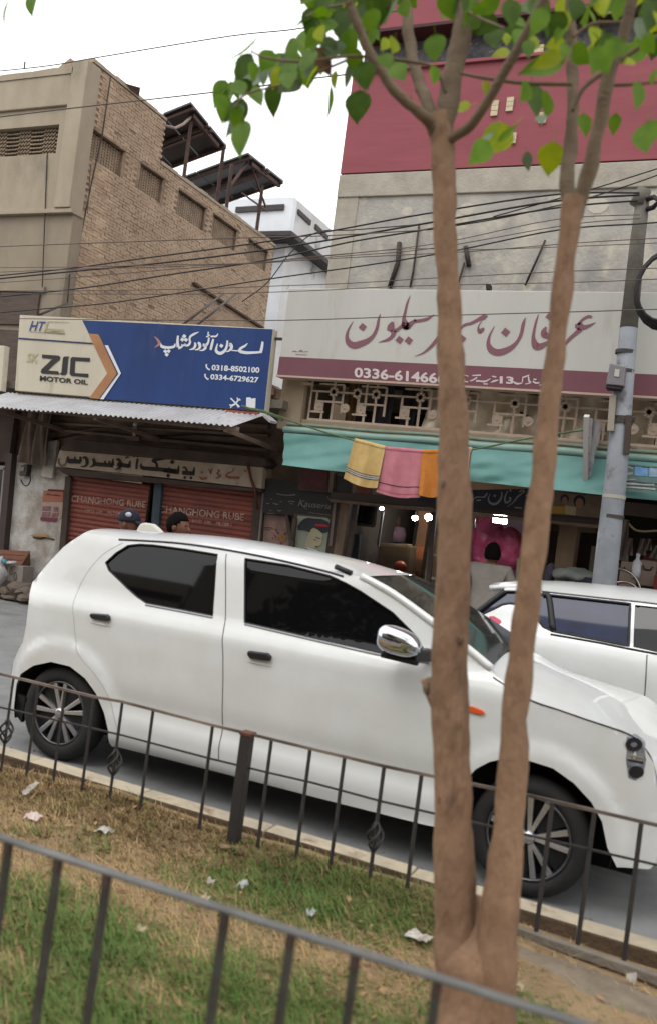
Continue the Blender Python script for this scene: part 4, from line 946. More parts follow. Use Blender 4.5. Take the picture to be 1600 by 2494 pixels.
# inside the salon
def lamp(px, py, Y, r, label):
    t = T('ceiling_lamp', label, 'lamp', U(px, py, Y), 'lit lamps inside the shop')
    MB().ball(U(px, py, Y), r, r, r*.8, 10, 8).build('bulb', mat('lit_bulb', (1, 1, 1, 1), emit=((1, .95, .88, 1), 130)), t, smooth=True)
    MB().tube([U(px, py, Y)+Vector((0, 0, r*.7)), U(px, py, Y)+Vector((0, 0, .55))], .008, 5).build('cord', cabm, t)
    return t
lamp(929, 1238, 12.0, .03, 'lit lamp nearest the framed mirror in the shop window')
lamp(1010, 1262, 12.3, .045, 'middle lit lamp behind the shop window, above the pale rod')
lamp(1043, 1260, 12.6, .06, 'bright bluish lamp just left of the thicker tree stem')
lt = T('tube_lamp', 'bright white tube lamp glowing above the pink drape', 'lamp', U(1216,1263,10.9))
p = U(1216,1263,10.9); MB().box(p.x-.08, p.x+.08, 10.87, 10.93, p.z-.045, p.z+.045).build('tube', mat('lit_tube', (1, 1, 1, 1), emit=((1, .97, .98, 1), 70)), lt, bevel=.02)
MB().box(p.x-.09, p.x+.09, 10.93, 10.96, p.z-.06, p.z+.06).build('fitting', mat('white_fitting', lin(220,220,225,.7), rough=.4), lt)
for (pts, w, m_) in (([(932,1246),(920,1330)], .03, 'steel_rod'), ([(1016,1268),(1006,1330)], .035, 'steel_rod'), ([(1052,1270),(1040,1345)], .05, 'steel_rod'), ([(1220,1272),(1222,1300)], .03, 'steel_rod')):
    MB().bar(U(*pts[0], 11.9), U(*pts[1], 11.9), w).build('lamp_rod', mat(m_, lin(170,170,172,.6), rough=.4), label={932: 'pale vertical rod under the lamp nearest the mirror', 1016: 'pale vertical rod under the middle lamp', 1052: 'grey rod under the bluish lamp', 1220: 'short white rod under the tube lamp'}[pts[0][0]], cat='rod')
mf = T('framed_mirror', 'dark mirror in a pinkish wooden frame behind the shop window', 'mirror', U(892,1282,11.0))
for a, b in (((862,1228),(918,1232)), ((918,1232),(912,1282)), ((912,1282),(852,1275)), ((852,1275),(862,1228))):
    MB().bar(U(*a, 11.0), U(*b, 11.0), .035).build('frame', woodl, mf)
MB().prism([U(x, y, 11.02) for x, y in ((862,1228),(918,1232),(912,1282),(852,1275))], (0, .01, 0)).build('pane', dk, mf)
MB().prism([U(x, y, 13.2) for x, y in ((1018,1240),(1046,1242),(1020,1420),(992,1418))], (0, .12, 0)).build('tan_column', mat('tan_orange_wall', lin(150,104,70,.5), lin(130,92,64,.5), 3, .8), sl_)
dec(T('orange_notice', 'orange sheet pinned on the tan column inside the shop', 'notice', U(1015,1360,12.9)), 'sheet', [(1004,1330),(1032,1332),(1028,1362),(998,1358)], 12.9, mat('orange_sheet', lin(172,96,52,.55)))
MB().prism([U(x, y, 12.5) for x, y in ((880,1320),(1000,1325),(992,1440),(868,1440))], (0, .3, 0)).build('olive_seat_back', mat('olive_upholstery', lin(120,100,72,.5), lin(96,80,58,.48), 5, .95), label='olive brown padded seat back inside the shop window', cat='seat', bevel=.05)
MB().ball(U(974,1380,12.2), .10, .08, .085, 12, 8).build('orange_bowl', mat('orange_plastic', lin(206,92,56,.6), rough=.4), label='small orange tub on the counter inside the shop', cat='tub', smooth=True)
fg_ = T('distant_barber', 'person in a mauve shirt standing deep inside the shop', 'person', U(960,1330,13.2))
pm = MB().tube([U(958,1320,13.2), U(960,1300,13.2), U(961,1285,13.2), U(961,1281,13.2)], [.17,.19,.15,.06], 10); pm.build('torso', mat('mauve_shirt', lin(130,100,116,.5), rough=.9), fg_, smooth=True)
MB().ball(U(962,1270,13.2), .085, .09, .11, 12, 10).build('head', mat('dark_skin', lin(96,66,52,.5), rough=.6), fg_, smooth=True)
MB().prism([U(x, y, 10.9) for x, y in ((862,1300),(876,1302),(866,1400),(850,1400))], (0, .06, 0)).build('blue_grey_bottle_rack', mat('blue_grey_metal', lin(84,92,112,.5), lin(130,136,140,.5), 6, .5), label='blue grey upright stand behind the shop window', cat='stand')
lad = T('white_ladder_rack', 'white ladder-like display rack beside the thicker tree stem', 'rack', U(1042,1430,10.5))
for a, b in (((1045,1335),(1034,1432)), ((1072,1338),(1062,1434)), ((1046,1350),(1072,1353)), ((1039,1406),(1065,1410))):
    MB().bar(U(*a, 10.6), U(*b, 10.6), .03).build('rail', mat('white_enamel', lin(206,200,192,.72), rough=.45), lad)
ck_ = T('wall_clock', 'round grey clock at the left edge of the pink drape', 'clock', U(1153,1280,12.6))
c0 = U(1153,1279,12.6)
MB().prism([(c0.x+.11*math.cos(k*.4189), 12.6, c0.z+.13*math.sin(k*.4189)) for k in range(15)], (0, .04, 0)).build('case', mat('grey_clock', lin(120,118,114,.55), rough=.4), ck_)
pinkm = mat('pink_satin', lin(220,106,146,.78), lin(194,70,112,.72), 7, .4, .4, 22, c3=lin(240,160,190,.85), s3=5, t3=.6, w3=.08)
pd = MB()
def pfn(u, v):
    a = u*2*math.pi
    return None
def puff(cx_, cy_, rx, rz, seed):
    rx, rz = rx*.92, rz*.92
    b = MB().ball(U(cx_, cy_, 11.4), rx, rx*.5, rz, 26, 16)
    for w in b.v: w += (w-U(cx_, cy_, 11.4)).normalized()*.07*noise.noise(w*5+Vector((seed, 0, 0)))+Vector((0, 1, 0))*.05*noise.noise(w*16)
    return b
pk = T('pink_drape', 'large bright pink satin drape tied in bunches inside the shop door', 'drape', U(1200,1400,12.6))
for (x, y, rx, rz) in ((1185,1275,.17,.28), (1170,1330,.2,.3), (1232,1340,.24,.34), (1205,1310,.16,.2), (1175,1375,.16,.22)):
    puff(x, y, rx, rz, x).build('bunch', pinkm, pk, smooth=True)
MB().prism([U(x, y, 13.4) for x, y in ((1200,1255),(1290,1262),(1282,1420),(1200,1410))], (0, .03, 0)).build('mauve_curtain', mat('mauve_curtain_cloth', lin(150,128,146,.55), lin(126,106,124,.5), 4, .9), label='pale mauve curtain behind the tube lamp and pink drape', cat='curtain')
MB().bar(U(1262,1360,10.3), U(1256,1440,10.3), .03).build('cream_door_edge', mat('cream_edge', lin(200,180,140,.6)), sl_)

# ------------------------------------------------------------------ right-hand shop
MB().prism([U(x, y, 10.6) for x, y in ((1330,1292),(1480,1300),(1470,1440),(1320,1432))], (0, .1, 0)).build('brown_shutter_panel', mat('dark_brown_panel', lin(72,56,48,.45), lin(58,46,40,.42), 2.4, .9), sl_)
MB().bar(U(1446,1330,10.4), U(1438,1395,10.4), .05).build('panel_strip', mat('olive_strip', lin(128,122,104,.5)), sl_)
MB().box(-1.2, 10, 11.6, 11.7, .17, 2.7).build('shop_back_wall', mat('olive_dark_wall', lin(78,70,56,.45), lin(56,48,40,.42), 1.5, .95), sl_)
tb = T('cloth_table', 'table heaped with pale folded cloths in front of the brown shop panel', 'table', U(1400,1440,10.2))
p0, p1 = U(1335,1425,10.0), U(1470,1436,10.0)
MB().box(p0.x, p1.x, 9.75, 10.35, p0.z-.05, p0.z).build('top', woodd, tb)
for x in (p0.x+.05, p1.x-.05): MB().box(x-.03, x+.03, 9.8, 9.86, .17, p0.z-.051).build('leg', woodd, tb)
def heap(name, px, py, rx, ry, rz, m, label, cat='cloth'):
    b = MB().ball(U(px, py, 9.95), rx, ry, rz, 20, 12)
    for w in b.v: w += Vector((.3, 1, 1))*.05*noise.noise(w*9)
    return b.build(name, m, smooth=True, label=label, cat=cat)
heap('cloth_heap', 1395, 1402, .24, .16, .085, mat('pale_green_cloth', lin(156,160,152,.58), lin(134,138,134,.55), 5, .95), 'heap of pale green grey cloth on the table left of the pole')
heap('cloth_heap', 1338, 1398, .06, .08, .12, mat('grey_blue_cloth', lin(124,134,158,.6), rough=.9), 'rolled grey blue cloth at the left end of the table')
heap('cloth_heap', 1395, 1414, .12, .1, .05, mat('navy_cloth', lin(58,60,96,.55), rough=.9), 'dark navy cloth folded under the pale heap')
MB().box(U(1405,1405,9.9).x, U(1446,1405,9.9).x, 9.82, 10.1, U(1405,1424,9.9).z, U(1405,1402,9.9).z).build('navy_box', mat('navy_box_card', lin(44,42,62,.55), rough=.7), label='dark navy box on the table beside the pole', cat='box', bevel=.008)
# things hung in the right shop
MB().box(U(1494,1380,10.3).x, U(1517,1380,10.3).x, 10.3, 10.5, .2, U(1505,1372,10.3).z).build('red_cabinet', mat('red_enamel', lin(140,66,58,.55), lin(120,54,50,.5), 4, .6), label='dull red cabinet right behind the pole', cat='cabinet', bevel=.01)
gar = mat('pale_garment', lin(196,180,168,.6), lin(160,144,134,.55), 6, .95, .3, 30)
for i, (pts, lab) in enumerate(((((1520,1265),(1512,1365),.10), 'long pale garment hanging closest to the pole'), (((1533,1310),(1528,1352),.07), 'short pale strip of cloth hanging second from the pole'), (((1566,1312),(1560,1352),.07), 'pale cloth hanging in the middle of the right shop'), (((1580,1312),(1578,1340),.05), 'narrow pale cloth hanging by the red garment'), (((1598,1328),(1590,1360),.06), 'pale cloth hanging at the right frame edge'))):
    a, b, w = U(*pts[0], 10.5), U(*pts[1], 10.5), pts[2]
    MB().grid(lambda u, v: (a.x+(b.x-a.x)*v+w*(u-.5)*(1+.5*v), 10.5+.03*math.sin(u*9+v*4), a.z+(b.z-a.z)*v), 10, 8).build('hanging_garment', gar, smooth=True, label=lab, cat='garment', group='pale clothes hanging in the right shop')
bt = T('white_bottle', 'shiny white bottle standing in the right shop', 'bottle', U(1546,1408,10.2))
b0 = U(1546,1408,10.2)
MB().tube([b0, b0+Vector((0,0,.04)), b0+Vector((0,0,.17)), b0+Vector((0,0,.21)), b0+Vector((0,0,.24))], [.045,.05,.05,.02,.02], 12).build('body', mat('gloss_white', lin(226,226,232,.8), rough=.2), bt, smooth=True)
MB().tube([b0+Vector((0,0,.241)), b0+Vector((0,0,.27))], .022, 10).build('cap', MATS['gloss_white'], bt)
for k, (px, py, c, lab) in enumerate(((1576,1392,(176,156,142),'beige shopping bag with dark handles in the right shop'), (1530,1395,(170,156,146),'crumpled beige bag left of the white bottle'))):
    b = T('shopping_bag', lab, 'bag', U(px, py+20, 10.25))
    q = U(px, py, 10.25); MB().box(q.x-.09, q.x+.09, 10.2, 10.3, q.z-.16, q.z+.12).build('bag_body', mat('beige_bag%s' % '', lin(*c, .6), rough=.8), b, bevel=.015)
    MB().tube([q+Vector((-.05,-.06,.06)), q+Vector((-.03,-.07,.02)), q+Vector((.03,-.07,.02)), q+Vector((.05,-.06,.06))], .008, 5).build('handle', cabm, b)
MB().box(U(1565,1360,10.55).x, U(1600,1360,10.55).x, 10.55, 10.6, U(1580,1374,10.55).z, U(1580,1348,10.55).z).build('red_cloth', mat('dusty_red_cloth', lin(150,84,80,.55), rough=.95), label='dusty red cloth hanging above the beige bag', cat='cloth')
MB().box(U(1592,1420,10.0).x, U(1640,1420,10.0).x, 9.95, 10.3, .2, U(1600,1398,10.0).z).build('red_tub', mat('bright_red_plastic', lin(150,36,36,.55), rough=.5), label='bright red tub at the right frame edge', cat='tub', bevel=.02)
ch = T('red_chair', 'red seated chair with a bent chrome back hoop beside the pole', 'chair', U(1535,1450,9.7))
chrome = mat('bent_chrome', lin(190,184,176,.7), rough=.25, metal=.9)
MB().tube([U(q[0], q[1], 9.75) for q in smooth_path([(1490,1384),(1510,1386),(1532,1394),(1548,1410),(1556,1428),(1560,1450)], 5)], .014, 8).build('back_hoop', chrome, ch, smooth=True)
MB().tube([U(q[0], q[1], 9.72) for q in smooth_path([(1486,1428),(1500,1419),(1522,1418),(1540,1424),(1552,1436),(1560,1450)], 5)], .014, 8).build('arm_hoop', chrome, ch, smooth=True)
a, b = U(1495,1430,9.8), U(1590,1440,9.8)
MB().box(a.x, b.x, 9.6, 10.0, a.z-.08, a.z).build('seat', mat('red_vinyl', lin(160,84,78,.6), rough=.45), ch, bevel=.02)
for x in (a.x+.03, b.x-.03):
    for y in (9.64, 9.96): MB().bar((x, y, .18), (x, y, a.z-.081), .025).build('leg', chrome, ch)
MB().tube([U(q[0], q[1], 10.0) for q in smooth_path([(1530,1275),(1545,1290),(1565,1294),(1590,1293),(1640,1290)], 4)], .012, 5).build('pale_cord', mat('cream_cord', lin(190,170,130,.6)), label='cream cord drooping across the dark right shop', cat='cord', smooth=True)
MB().box(-1.1, 10, 9.95, 10.05, 2.16, 2.30).build('right_shop_lintel', dark, sl_)

# ------------------------------------------------------------------ utility pole
polem = mat('grey_steel_pole', lin(170,174,180,.64), lin(148,152,158,.6), 3, .6, .1, 30, c3=lin(116,108,98,.5), s3=4, t3=.58)
polet = mat('mossy_pole_top', lin(142,138,128,.6), lin(112,107,97,.56), 5, .9, .3, 40)
YP = 9.0
up_ = T('utility_pole', 'grey steel utility pole with strapped brackets and cables in front of the salon sign', 'pole', U(1462,1430,YP))
foot, top = Vector((-1.03, YP, 0)), U(1566,470,YP)
mid = U(1530,800,YP)
MB().tube([foot, U(1470,1425,YP), U(1500,1150,YP), mid], [.118,.116,.105,.085], 18).build('shaft', polem, up_, smooth=True)
MB().tube([mid, U(1550,600,YP), top], [.0855,.072,.066], 16).build('upper_shaft', polet, up_, smooth=True)
MB().tube([U(1553,500,YP), U(1568,462,YP)], [.09,.07], 12).build('cap', polet, up_, smooth=True)
for (px, py) in ((1522,858),(1519,905),(1516,1020),(1511,1028),(1494,1210),(1490,1258)):
    p = U(px, py, YP); MB().tube([p-Vector((0,0,.018)), p+Vector((0,0,.018))], .112 if py > 1000 else .098, 16).build('strap', mat('strap_dark', lin(84,78,74,.5)) if py != 1210 else mat('strap_pale', lin(190,184,170,.65)), up_)
mb_ = T('meter_cabinet', 'grey metal box strapped to the utility pole beside the maroon band', 'cabinet', U(1480,945,8.95))
MB().prism([U(x, y, 8.8) for x, y in ((1484,884),(1522,892),(1518,940),(1474,936))], (0, .16, 0)).build('box', mat('grey_box', lin(146,142,146,.58), rough=.5), mb_, bevel=.01)
MB().prism([U(x, y, 8.79) for x, y in ((1497,898),(1508,900),(1506,918),(1494,916))], (0, .008, 0)).build('label_plate', mat('pale_plate', lin(200,196,186,.7)), mb_)
MB().prism([U(x, y, 8.8) for x, y in ((1474,938),(1512,943),(1510,948),(1474,944))], (0, .16, 0)).build('bottom_flange', cabm, mb_)
MB().bar(U(1492,964,8.9), U(1486,1050,8.9), .06).build('pole_channel', mat('pale_channel', lin(176,166,150,.6)), up_)
MB().bar(U(1531,1012,8.92), U(1524,1106,8.92), .055).build('rusty_angle', pipe, up_)
hb = T('hanging_signboard', 'narrow weathered print board hung on the utility pole edge-on to the road', 'signboard', U(1440,1190,8.7))
XB = -1.36
tl_, bl_ = UX(1432,1018,XB), UX(1430,1168,XB)
tr_, br2 = UX(1488,1050,XB), UX(1474,1196,XB)
MB().prism([tl_, tr_, br2, bl_], (.03, 0, 0)).build('panel', mat('weathered_print', lin(214,210,206,.78), lin(196,180,190,.74), 5, .7, c3=lin(124,120,148,.7), s3=4.5, t3=.55, w3=.08), hb)
MB().bar(tl_+Vector((-.02,0,.02)), bl_+Vector((-.02,0,-.02)), .05).build('edge_tube', mat('white_edge', lin(214,210,206,.72)), hb)
MB().bar(bl_+Vector((.02,0,-.02)), br2+Vector((.02,0,-.02)), .03).build('edge_tube', mat('mauve_edge', lin(130,120,138,.55)), hb)
for f in (.3, .55): MB().bar(tl_.lerp(bl_, f)+Vector((-.006,0,0)), tr_.lerp(br2, f)+Vector((-.006,0,0)), .03).build('print_line', mat('print_slate', lin(100,98,116,.5)), hb)
MB().bar(tr_, U(1500,1090,8.97), .03).build('bracket', pipe, hb)
# cable coil at the frame edge
cl = MB()
for k in range(5):
    r = .30+.015*k
    c = U(1618,700,8.6)
    cl.tube([(c.x+r*.8*math.cos(t*.3142)+.005*k, 8.6+.02*k, c.z+r*1.05*math.sin(t*.3142)) for t in range(21)], .016, 6, caps=False)
cl.build('cable_coil', cabm, smooth=True, label='coil of thick black cable hanging at the right frame edge', cat='cable coil')
brk = MB().tube([U(1575,485,8.95), U(1592,480,8.9), U(1604,490,8.85), U(1590,505,8.9), U(1575,510,8.95)], .025, 6)
brk.build('insulator_bracket', cabm, up_, smooth=True)
# ------------------------------------------------------------------ overhead wires
wires = [
    ([(-40,177),(120,160),(250,138),(560,88),(740,68),(1000,20)], 8.0, .010, 'topmost thin wire crossing the sky to the tree leaves', 0),
    ([(-40,290),(180,263),(560,220),(770,190),(1000,165)], 8.0, .011, 'second wire across the sky above the lattice vent', 0),
    ([(-30,602),(120,596),(400,586),(640,578),(800,574),(1040,560)], 8.2, .009, 'pale wire running level across the upper brick wall', 2),
    ([(-30,674),(170,654),(360,628),(640,590),(820,560),(1040,520),(1350,474),(1556,470)], 8.6, .014, 'thick black cable, uppermost of the bundle reaching the pole top', 1),
    ([(-30,682),(170,662),(400,640),(640,610),(800,585),(1060,540),(1350,490),(1556,475)], 8.6, .016, 'thick black cable second in the bundle reaching the pole top', 1),
    ([(-30,726),(200,702),(420,668),(660,632),(850,590),(1050,557),(1350,507),(1552,489)], 8.6, .014, 'thick black cable crossing lowest to the pole top', 1),
    ([(-30,764),(110,752),(300,734),(640,682),(900,645),(1100,612),(1360,560),(1560,545),(1640,538)], 8.6, .012, 'black cable passing from the blue signboard up past the pole', 1),
    ([(-30,652),(200,650),(420,645),(650,640),(820,625),(1050,605),(1380,548),(1558,532)], 8.4, .007, 'thin wire just under the black cable bundle', 2),
    ([(-30,664),(200,655),(400,650),(620,640),(830,620),(1070,592),(1350,535),(1556,523)], 8.4, .007, 'thin wire tangled through the black cable bundle', 2),
    ([(-30,690),(180,676),(420,656),(700,636),(900,625),(1150,612),(1400,592),(1640,578)], 8.4, .007, 'thin wire running right below the black bundle', 2),
    ([(-30,708),(200,708),(460,704),(660,697),(850,690),(1060,677),(1400,660),(1640,652)], 8.3, .007, 'thin wire along the top edge of the white salon sign', 2),
    ([(-30,716),(220,716),(500,716),(760,708),(960,698),(1200,692),(1450,686),(1640,678)], 8.3, .007, 'thin wire lying against the sign edge, second from bottom', 2),
    ([(-30,775),(200,778),(460,780),(700,780),(960,772),(1200,765),(1450,758),(1640,752)], 8.2, .008, 'lowest wire crossing the white sign through the calligraphy', 2),
    ([(690,632),(840,618),(1000,606),(1160,608),(1400,600),(1640,590)], 8.4, .006, 'thin wire crossing the grey render above the brackets', 2),
    ([(1040,560),(1200,535),(1360,500),(1440,480),(1540,448),(1640,412)], 8.7, .010, 'slack wire rising beyond the pole to the upper right', 1),
    ([(1200,528),(1380,478),(1470,452),(1640,398)], 8.7, .010, 'upper slack wire rising to the right frame edge', 1),
    ([(590,735),(650,690),(700,625),(745,580),(790,562),(860,560),(1040,545)], 9.0, .010, 'looping dark wire spliced in front of the white building', 1),
]
wmat = [mat('thin_wire', lin(110,96,88,.5), rough=.6), cabm, mat('brown_wire', lin(112,92,82,.5), rough=.6)]
for pts, Y, r, lab, mi in wires:
    q = smooth_path(pts, 5)
    MB().tube([U(x, y, Y) for x, y in q], r*.66, 5, caps=False).build('overhead_wire', wmat[mi], smooth=True, label=lab, cat='wire', group='overhead wires and cables', fixn=False)
# ------------------------------------------------------------------ cars
paint = mat('white_car_paint', lin(228,229,228,.80), lin(222,223,219,.77), 3.5, .34, spec=.5, coat=.7)
tint = mat('dark_tinted_glass', lin(24,24,26,.4), rough=.03, spec=.36)
blue_pane = mat('blue_reflection_glass', lin(46,58,98,.5), lin(32,40,72,.5), 4, .06, spec=.25)  # blue of reflection and see-through put into the pane colour
scr = mat('windscreen_glass', lin(92,96,90,.5), lin(60,60,58,.45), 3, .05, spec=.9)
rubber = mat('black_trim', lin(30,30,32,.5), rough=.5)
seam = mat('panel_gap', lin(120,120,120,.5), rough=.6)
tyre_m = mat('tyre_rubber', lin(46,44,44,.5), lin(56,54,52,.5), 12, .85, .2, 90)
dark_under = mat('underbody', lin(34,34,36,.3), rough=.9)
alloy = mat('alloy_face', lin(212,212,218,.8), rough=.22, metal=.85)
alloy_d = mat('alloy_dark', lin(34,34,37,.4), rough=.5)
chrome_m = mat('mirror_chrome', lin(214,218,226,.85), rough=.09, metal=1.0)
hplas = mat('handle_plastic', lin(44,40,44,.5), rough=.4)

def interp(tab, z):
    if z <= tab[0][0]: return tab[0][1]
    for (a, p), (b, q) in zip(tab, tab[1:]):
        if z <= b:
            t = (z-a)/(b-a); return p+(q-p)*t
    return tab[-1][1]
def sstep(a, b, x):
    t = min(max((x-a)/(b-a), 0), 1); return t*t*(3-2*t)
def inside(p, poly):
    c = False; n = len(poly); x, y = p
    for i in range(n):
        (x1, y1), (x2, y2) = poly[i], poly[(i+1) % n]
        if (y1 > y) != (y2 > y) and x < (x2-x1)*(y-y1)/(y2-y1)+x1: c = not c
    return c
def dens(poly, d=.03, closed=True):
    out = []; n = len(poly)
    for i in range(n if closed else n-1):
        a, b = poly[i], poly[(i+1) % n]; L = math.hypot(b[0]-a[0], b[1]-a[1]); k = max(1, int(L/d))
        out += [(a[0]+(b[0]-a[0])*t/k, a[1]+(b[1]-a[1])*t/k) for t in range(k)]
    if not closed: out.append(poly[-1])
    return out
def spl(pts, k=5): return [tuple(p) for p in smooth_path(pts, k)]

class Car:
    def __init__(s, root, Ys, W, tab, rear, front, wheels, zr, band=None):
        s.root, s.Ys, s.W, s.tab, s.rear, s.front, s.wheels, s.zr, s.band = root, Ys, W, tab, rear, front, wheels, zr, band
        s.yc = Ys+W/2
    def off(s, x, z):
        o = interp(s.tab, z)
        if s.band:
            wgt = sstep(s.band[0]-.12, s.band[0], x)*(1-sstep(s.band[1], s.band[1]+.12, x))
            o += wgt*interp(s.band[2], z)
        if x < s.rear[0]: o -= s.rear[1]*(s.rear[0]-x)**2
        if x > s.front[0]: o -= s.front[1]*(x-s.front[0])**2
        for (wx, wz) in s.wheels:
            r = math.hypot(x-wx, z-wz); o += .024*(1-sstep(.42, .475, r))
        return o
    def S(s, x, z, d=0.0): return Vector((x, s.Ys-s.off(x, z)-d, z))
    def px(s, q):
        y = s.Ys
        for _ in range(6):
            P = U(q[0], q[1], y); y = s.Ys-s.off(P.x, P.z)
        return (P.x, P.z)
    def pxs(s, pts): return [s.px(p) for p in pts]
    def skin(s, outline, regions, step=.045):
        """triangulate the side outline with the regions' borders kept; returns {region name or None: MB}"""
        V, E = [], []
        def addloop(poly):
            o = len(V); n = len(poly); V.extend(Vector(p) for p in poly); E.extend((o+i, o+(i+1) % n) for i in range(n))
        ol = dens(outline); addloop(ol)
        R = [(n, dens(p)) for n, p in regions]
        for n, p in R: addloop(p)
        xs = [p[0] for p in outline]; zs = [p[1] for p in outline]
        x = min(xs)
        while x < max(xs):
            z = min(zs)
            while z < max(zs):
                if inside((x, z), outline): V.append(Vector((x, z)))
                z += step*.8
            x += step
        vs, es, fs, *_ = delaunay_2d_cdt(V, E, [], 0, 1e-5)
        out = {}
        for f in fs:
            c = (sum(vs[i][0] for i in f)/len(f), sum(vs[i][1] for i in f)/len(f))
            if not inside(c, outline): continue
            nm = None
            for n, p in R:
                if inside(c, p): nm = n; break
            out.setdefault(nm, []).append(f)
        res = {}
        for nm, ff in out.items():
            d = -.014 if nm and 'window' in nm else 0.0
            used = sorted({i for f in ff for i in f}); mp_ = {v: k for k, v in enumerate(used)}
            mb = MB(); mb.add([s.S(vs[i][0], vs[i][1], d) for i in used], [tuple(mp_[i] for i in f) for f in ff]); res[nm] = mb
        return res
    def mirror(s, mb):
        m = MB(); m.add([Vector((v.x, 2*s.yc-v.y, v.z)) for v in mb.v], [tuple(reversed(f)) for f in mb.f]); return m
    def loft(s, pairs, p=2.4, n=9, split=None):
        """pairs of side point (x, z) and centre point (x, z): full width from the near side to the far side"""
        A = spl([a for a, b in pairs], 4) if len(pairs) > 2 else [a for a, b in pairs]
        B = spl([b for a, b in pairs], 4) if len(pairs) > 2 else [b for a, b in pairs]
        mb = MB(); rows = []
        for (ax, az), (bx, bz) in zip(A, B):
            y0 = s.Ys-s.off(ax, az); row = []
            for i in range(2*n+1):
                u = i/n if i <= n else (2*n-i)/n
                k = 1-(1-u)**p
                y = y0+(s.yc-y0)*u
                if i > n: y = 2*s.yc-y
                row.append((ax+(bx-ax)*k, y, az+(bz-az)*k))
            rows.append(row)
        m_ = 2*n+1
        if split is not None:
            out = []
            for rr in (rows[:split*4+1], rows[split*4:]):
                q = MB(); q.add([v for r in rr for v in r], [(i*m_+j, (i+1)*m_+j, (i+1)*m_+j+1, i*m_+j+1) for i in range(len(rr)-1) for j in range(m_-1)]); out.append(q)
            return out
        mb.add([v for r in rows for v in r], [(i*m_+j, (i+1)*m_+j, (i+1)*m_+j+1, i*m_+j+1) for i in range(len(rows)-1) for j in range(m_-1)])
        return mb
    def line(s, pts, r, name, m, parent=None, d=.0, n=6):
        q = dens(spl(pts, 5) if len(pts) > 2 and pts[0] != pts[-1] else pts, .03, False)
        return MB().tube([s.S(x, z, d) for x, z in q], r, n).build(name, m, parent or s.root, smooth=True)

def lathe_y(c, prof, n=28, half=False):
    """profile of (radius, y offset) spun round the axle"""
    mb = MB(); m_ = len(prof)
    if half:
        A_ = [math.pi*(-.10+1.2*k/n) for k in range(n+1)]
        return mb.add([(c.x+r*math.cos(a), c.y+y, c.z+r*math.sin(a)) for a in A_ for r, y in prof], [(k*m_+i, k*m_+i+1, (k+1)*m_+i+1, (k+1)*m_+i) for k in range(n) for i in range(m_-1)])
    mb.add([(c.x+r*math.cos(2*math.pi*k/n), c.y+y, c.z+r*math.sin(2*math.pi*k/n)) for k in range(n) for r, y in prof],
           [(k*m_+i, k*m_+i+1, ((k+1) % n)*m_+i+1, ((k+1) % n)*m_+i) for k in range(n) for i in range(m_-1)])
    return mb
def wheel(root, c, R, rr, rot=.3, spokes=5, w=.16):
    """c: centre of the outer face; the axle runs along +y into the car"""
    wo = lathe_y(c, [(rr, .03), (rr+.008, .004), (rr+.03, -.004), (R-.035, .0), (R-.012, .015), (R, .04), (R, w-.04), (R-.03, w), (rr, w)], 40).build('wheel', tyre_m, root, smooth=True)
    lathe_y(c, [(rr+.004, .012), (rr-.003, .002), (rr-.009, .010)], 36).build('rim', mat('rim_grey', lin(120,120,124,.6), rough=.3, metal=.7), wo, smooth=True)
    lathe_y(c, [(rr-.009, .010), (rr-.016, .05), (rr-.03, .11)], 36).build('rim_barrel', alloy_d, wo, smooth=True)
    lathe_y(c, [(rr-.02, .075), (.05, .07), (.0, .07)], 24).build('brake_disc', alloy_d, wo)
    lathe_y(c, [(.034, .03), (.032, .006), (.02, .0), (.0, .0)], 18).build('hub_cap', alloy, wo, smooth=True)
    for k in range(spokes):
        for d in (-.13, .13):
            a = rot+2*math.pi*k/spokes
            p = lambda r, aa, y: Vector((c.x+r*math.cos(aa), c.y+y, c.z+r*math.sin(aa)))
            a0, a1 = a+d*1.2, a+d*1.7
            q0, q1 = p(.030, a0, .016), p(rr-.010, a1, .010)
            t = Vector((0, 1, 0)).cross((q1-q0).normalized()).normalized()
            MB().prism([q0-t*.010, q1-t*.015, q1+t*.015, q0+t*.010], (0, .022, 0)).build('spoke', alloy if (k % 5) else alloy, wo, bevel=.003)
        a = rot+2*math.pi*(k+.5)/spokes
        q0, q1 = p(.05, a, .03), p(rr-.015, a, .03)
        t = Vector((0, 1, 0)).cross((q1-q0).normalized()).normalized()
        MB().prism([q0-t*.012, q1-t*.05, q1+t*.05, q0+t*.012], (0, .012, 0)).build('spoke_web', alloy_d, wo)
    return wo

# ---- near hatchback
YS1 = 4.38
r1 = T('white_hatchback', 'white five-door hatchback with dark tinted windows and a chrome mirror nearest the railing', 'car', (-2.1, YS1+.64, 0))
tab1 = [(.17,-.05), (.22,-.012), (.26,-.002), (.45,-.004), (.60,.004), (.80,.004), (.945,-.004), (.975,-.016), (1.05,-.062), (1.25,-.118), (1.38,-.155), (1.45,-.19), (1.55,-.26)]
band1 = (-3.12, -1.22, [(.19,.0), (.215,.012), (.235,.022), (.25,.012), (.30,.016), (.355,.020), (.445,-.012), (.55,.0)])
wr, wf = U(143,1736,YS1+.02), U(1285,2037,YS1+.02)
RW = .292
c1 = Car(r1, YS1, 1.28, tab1, (-3.72, .6), (-.42, 1.3), ((wr.x, .30), (wf.x, .30)), 1.45, band1)
rearE = [(26,1735),(22,1719),(28,1645),(33,1612),(57,1563),(65,1522),(72,1460),(80,1418),(112,1379),(156,1332),(208,1297)]
gut = [(208,1297),(250,1303),(291,1312),(416,1319),(520,1332),(623,1350),(720,1371),(800,1391),(852,1400),(880,1404),(956,1446),(1065,1525),(1130,1574),(1195,1628)]
hoodE = [(1205,1645),(1288,1702),(1360,1727),(1423,1749),(1480,1768),(1527,1785)]
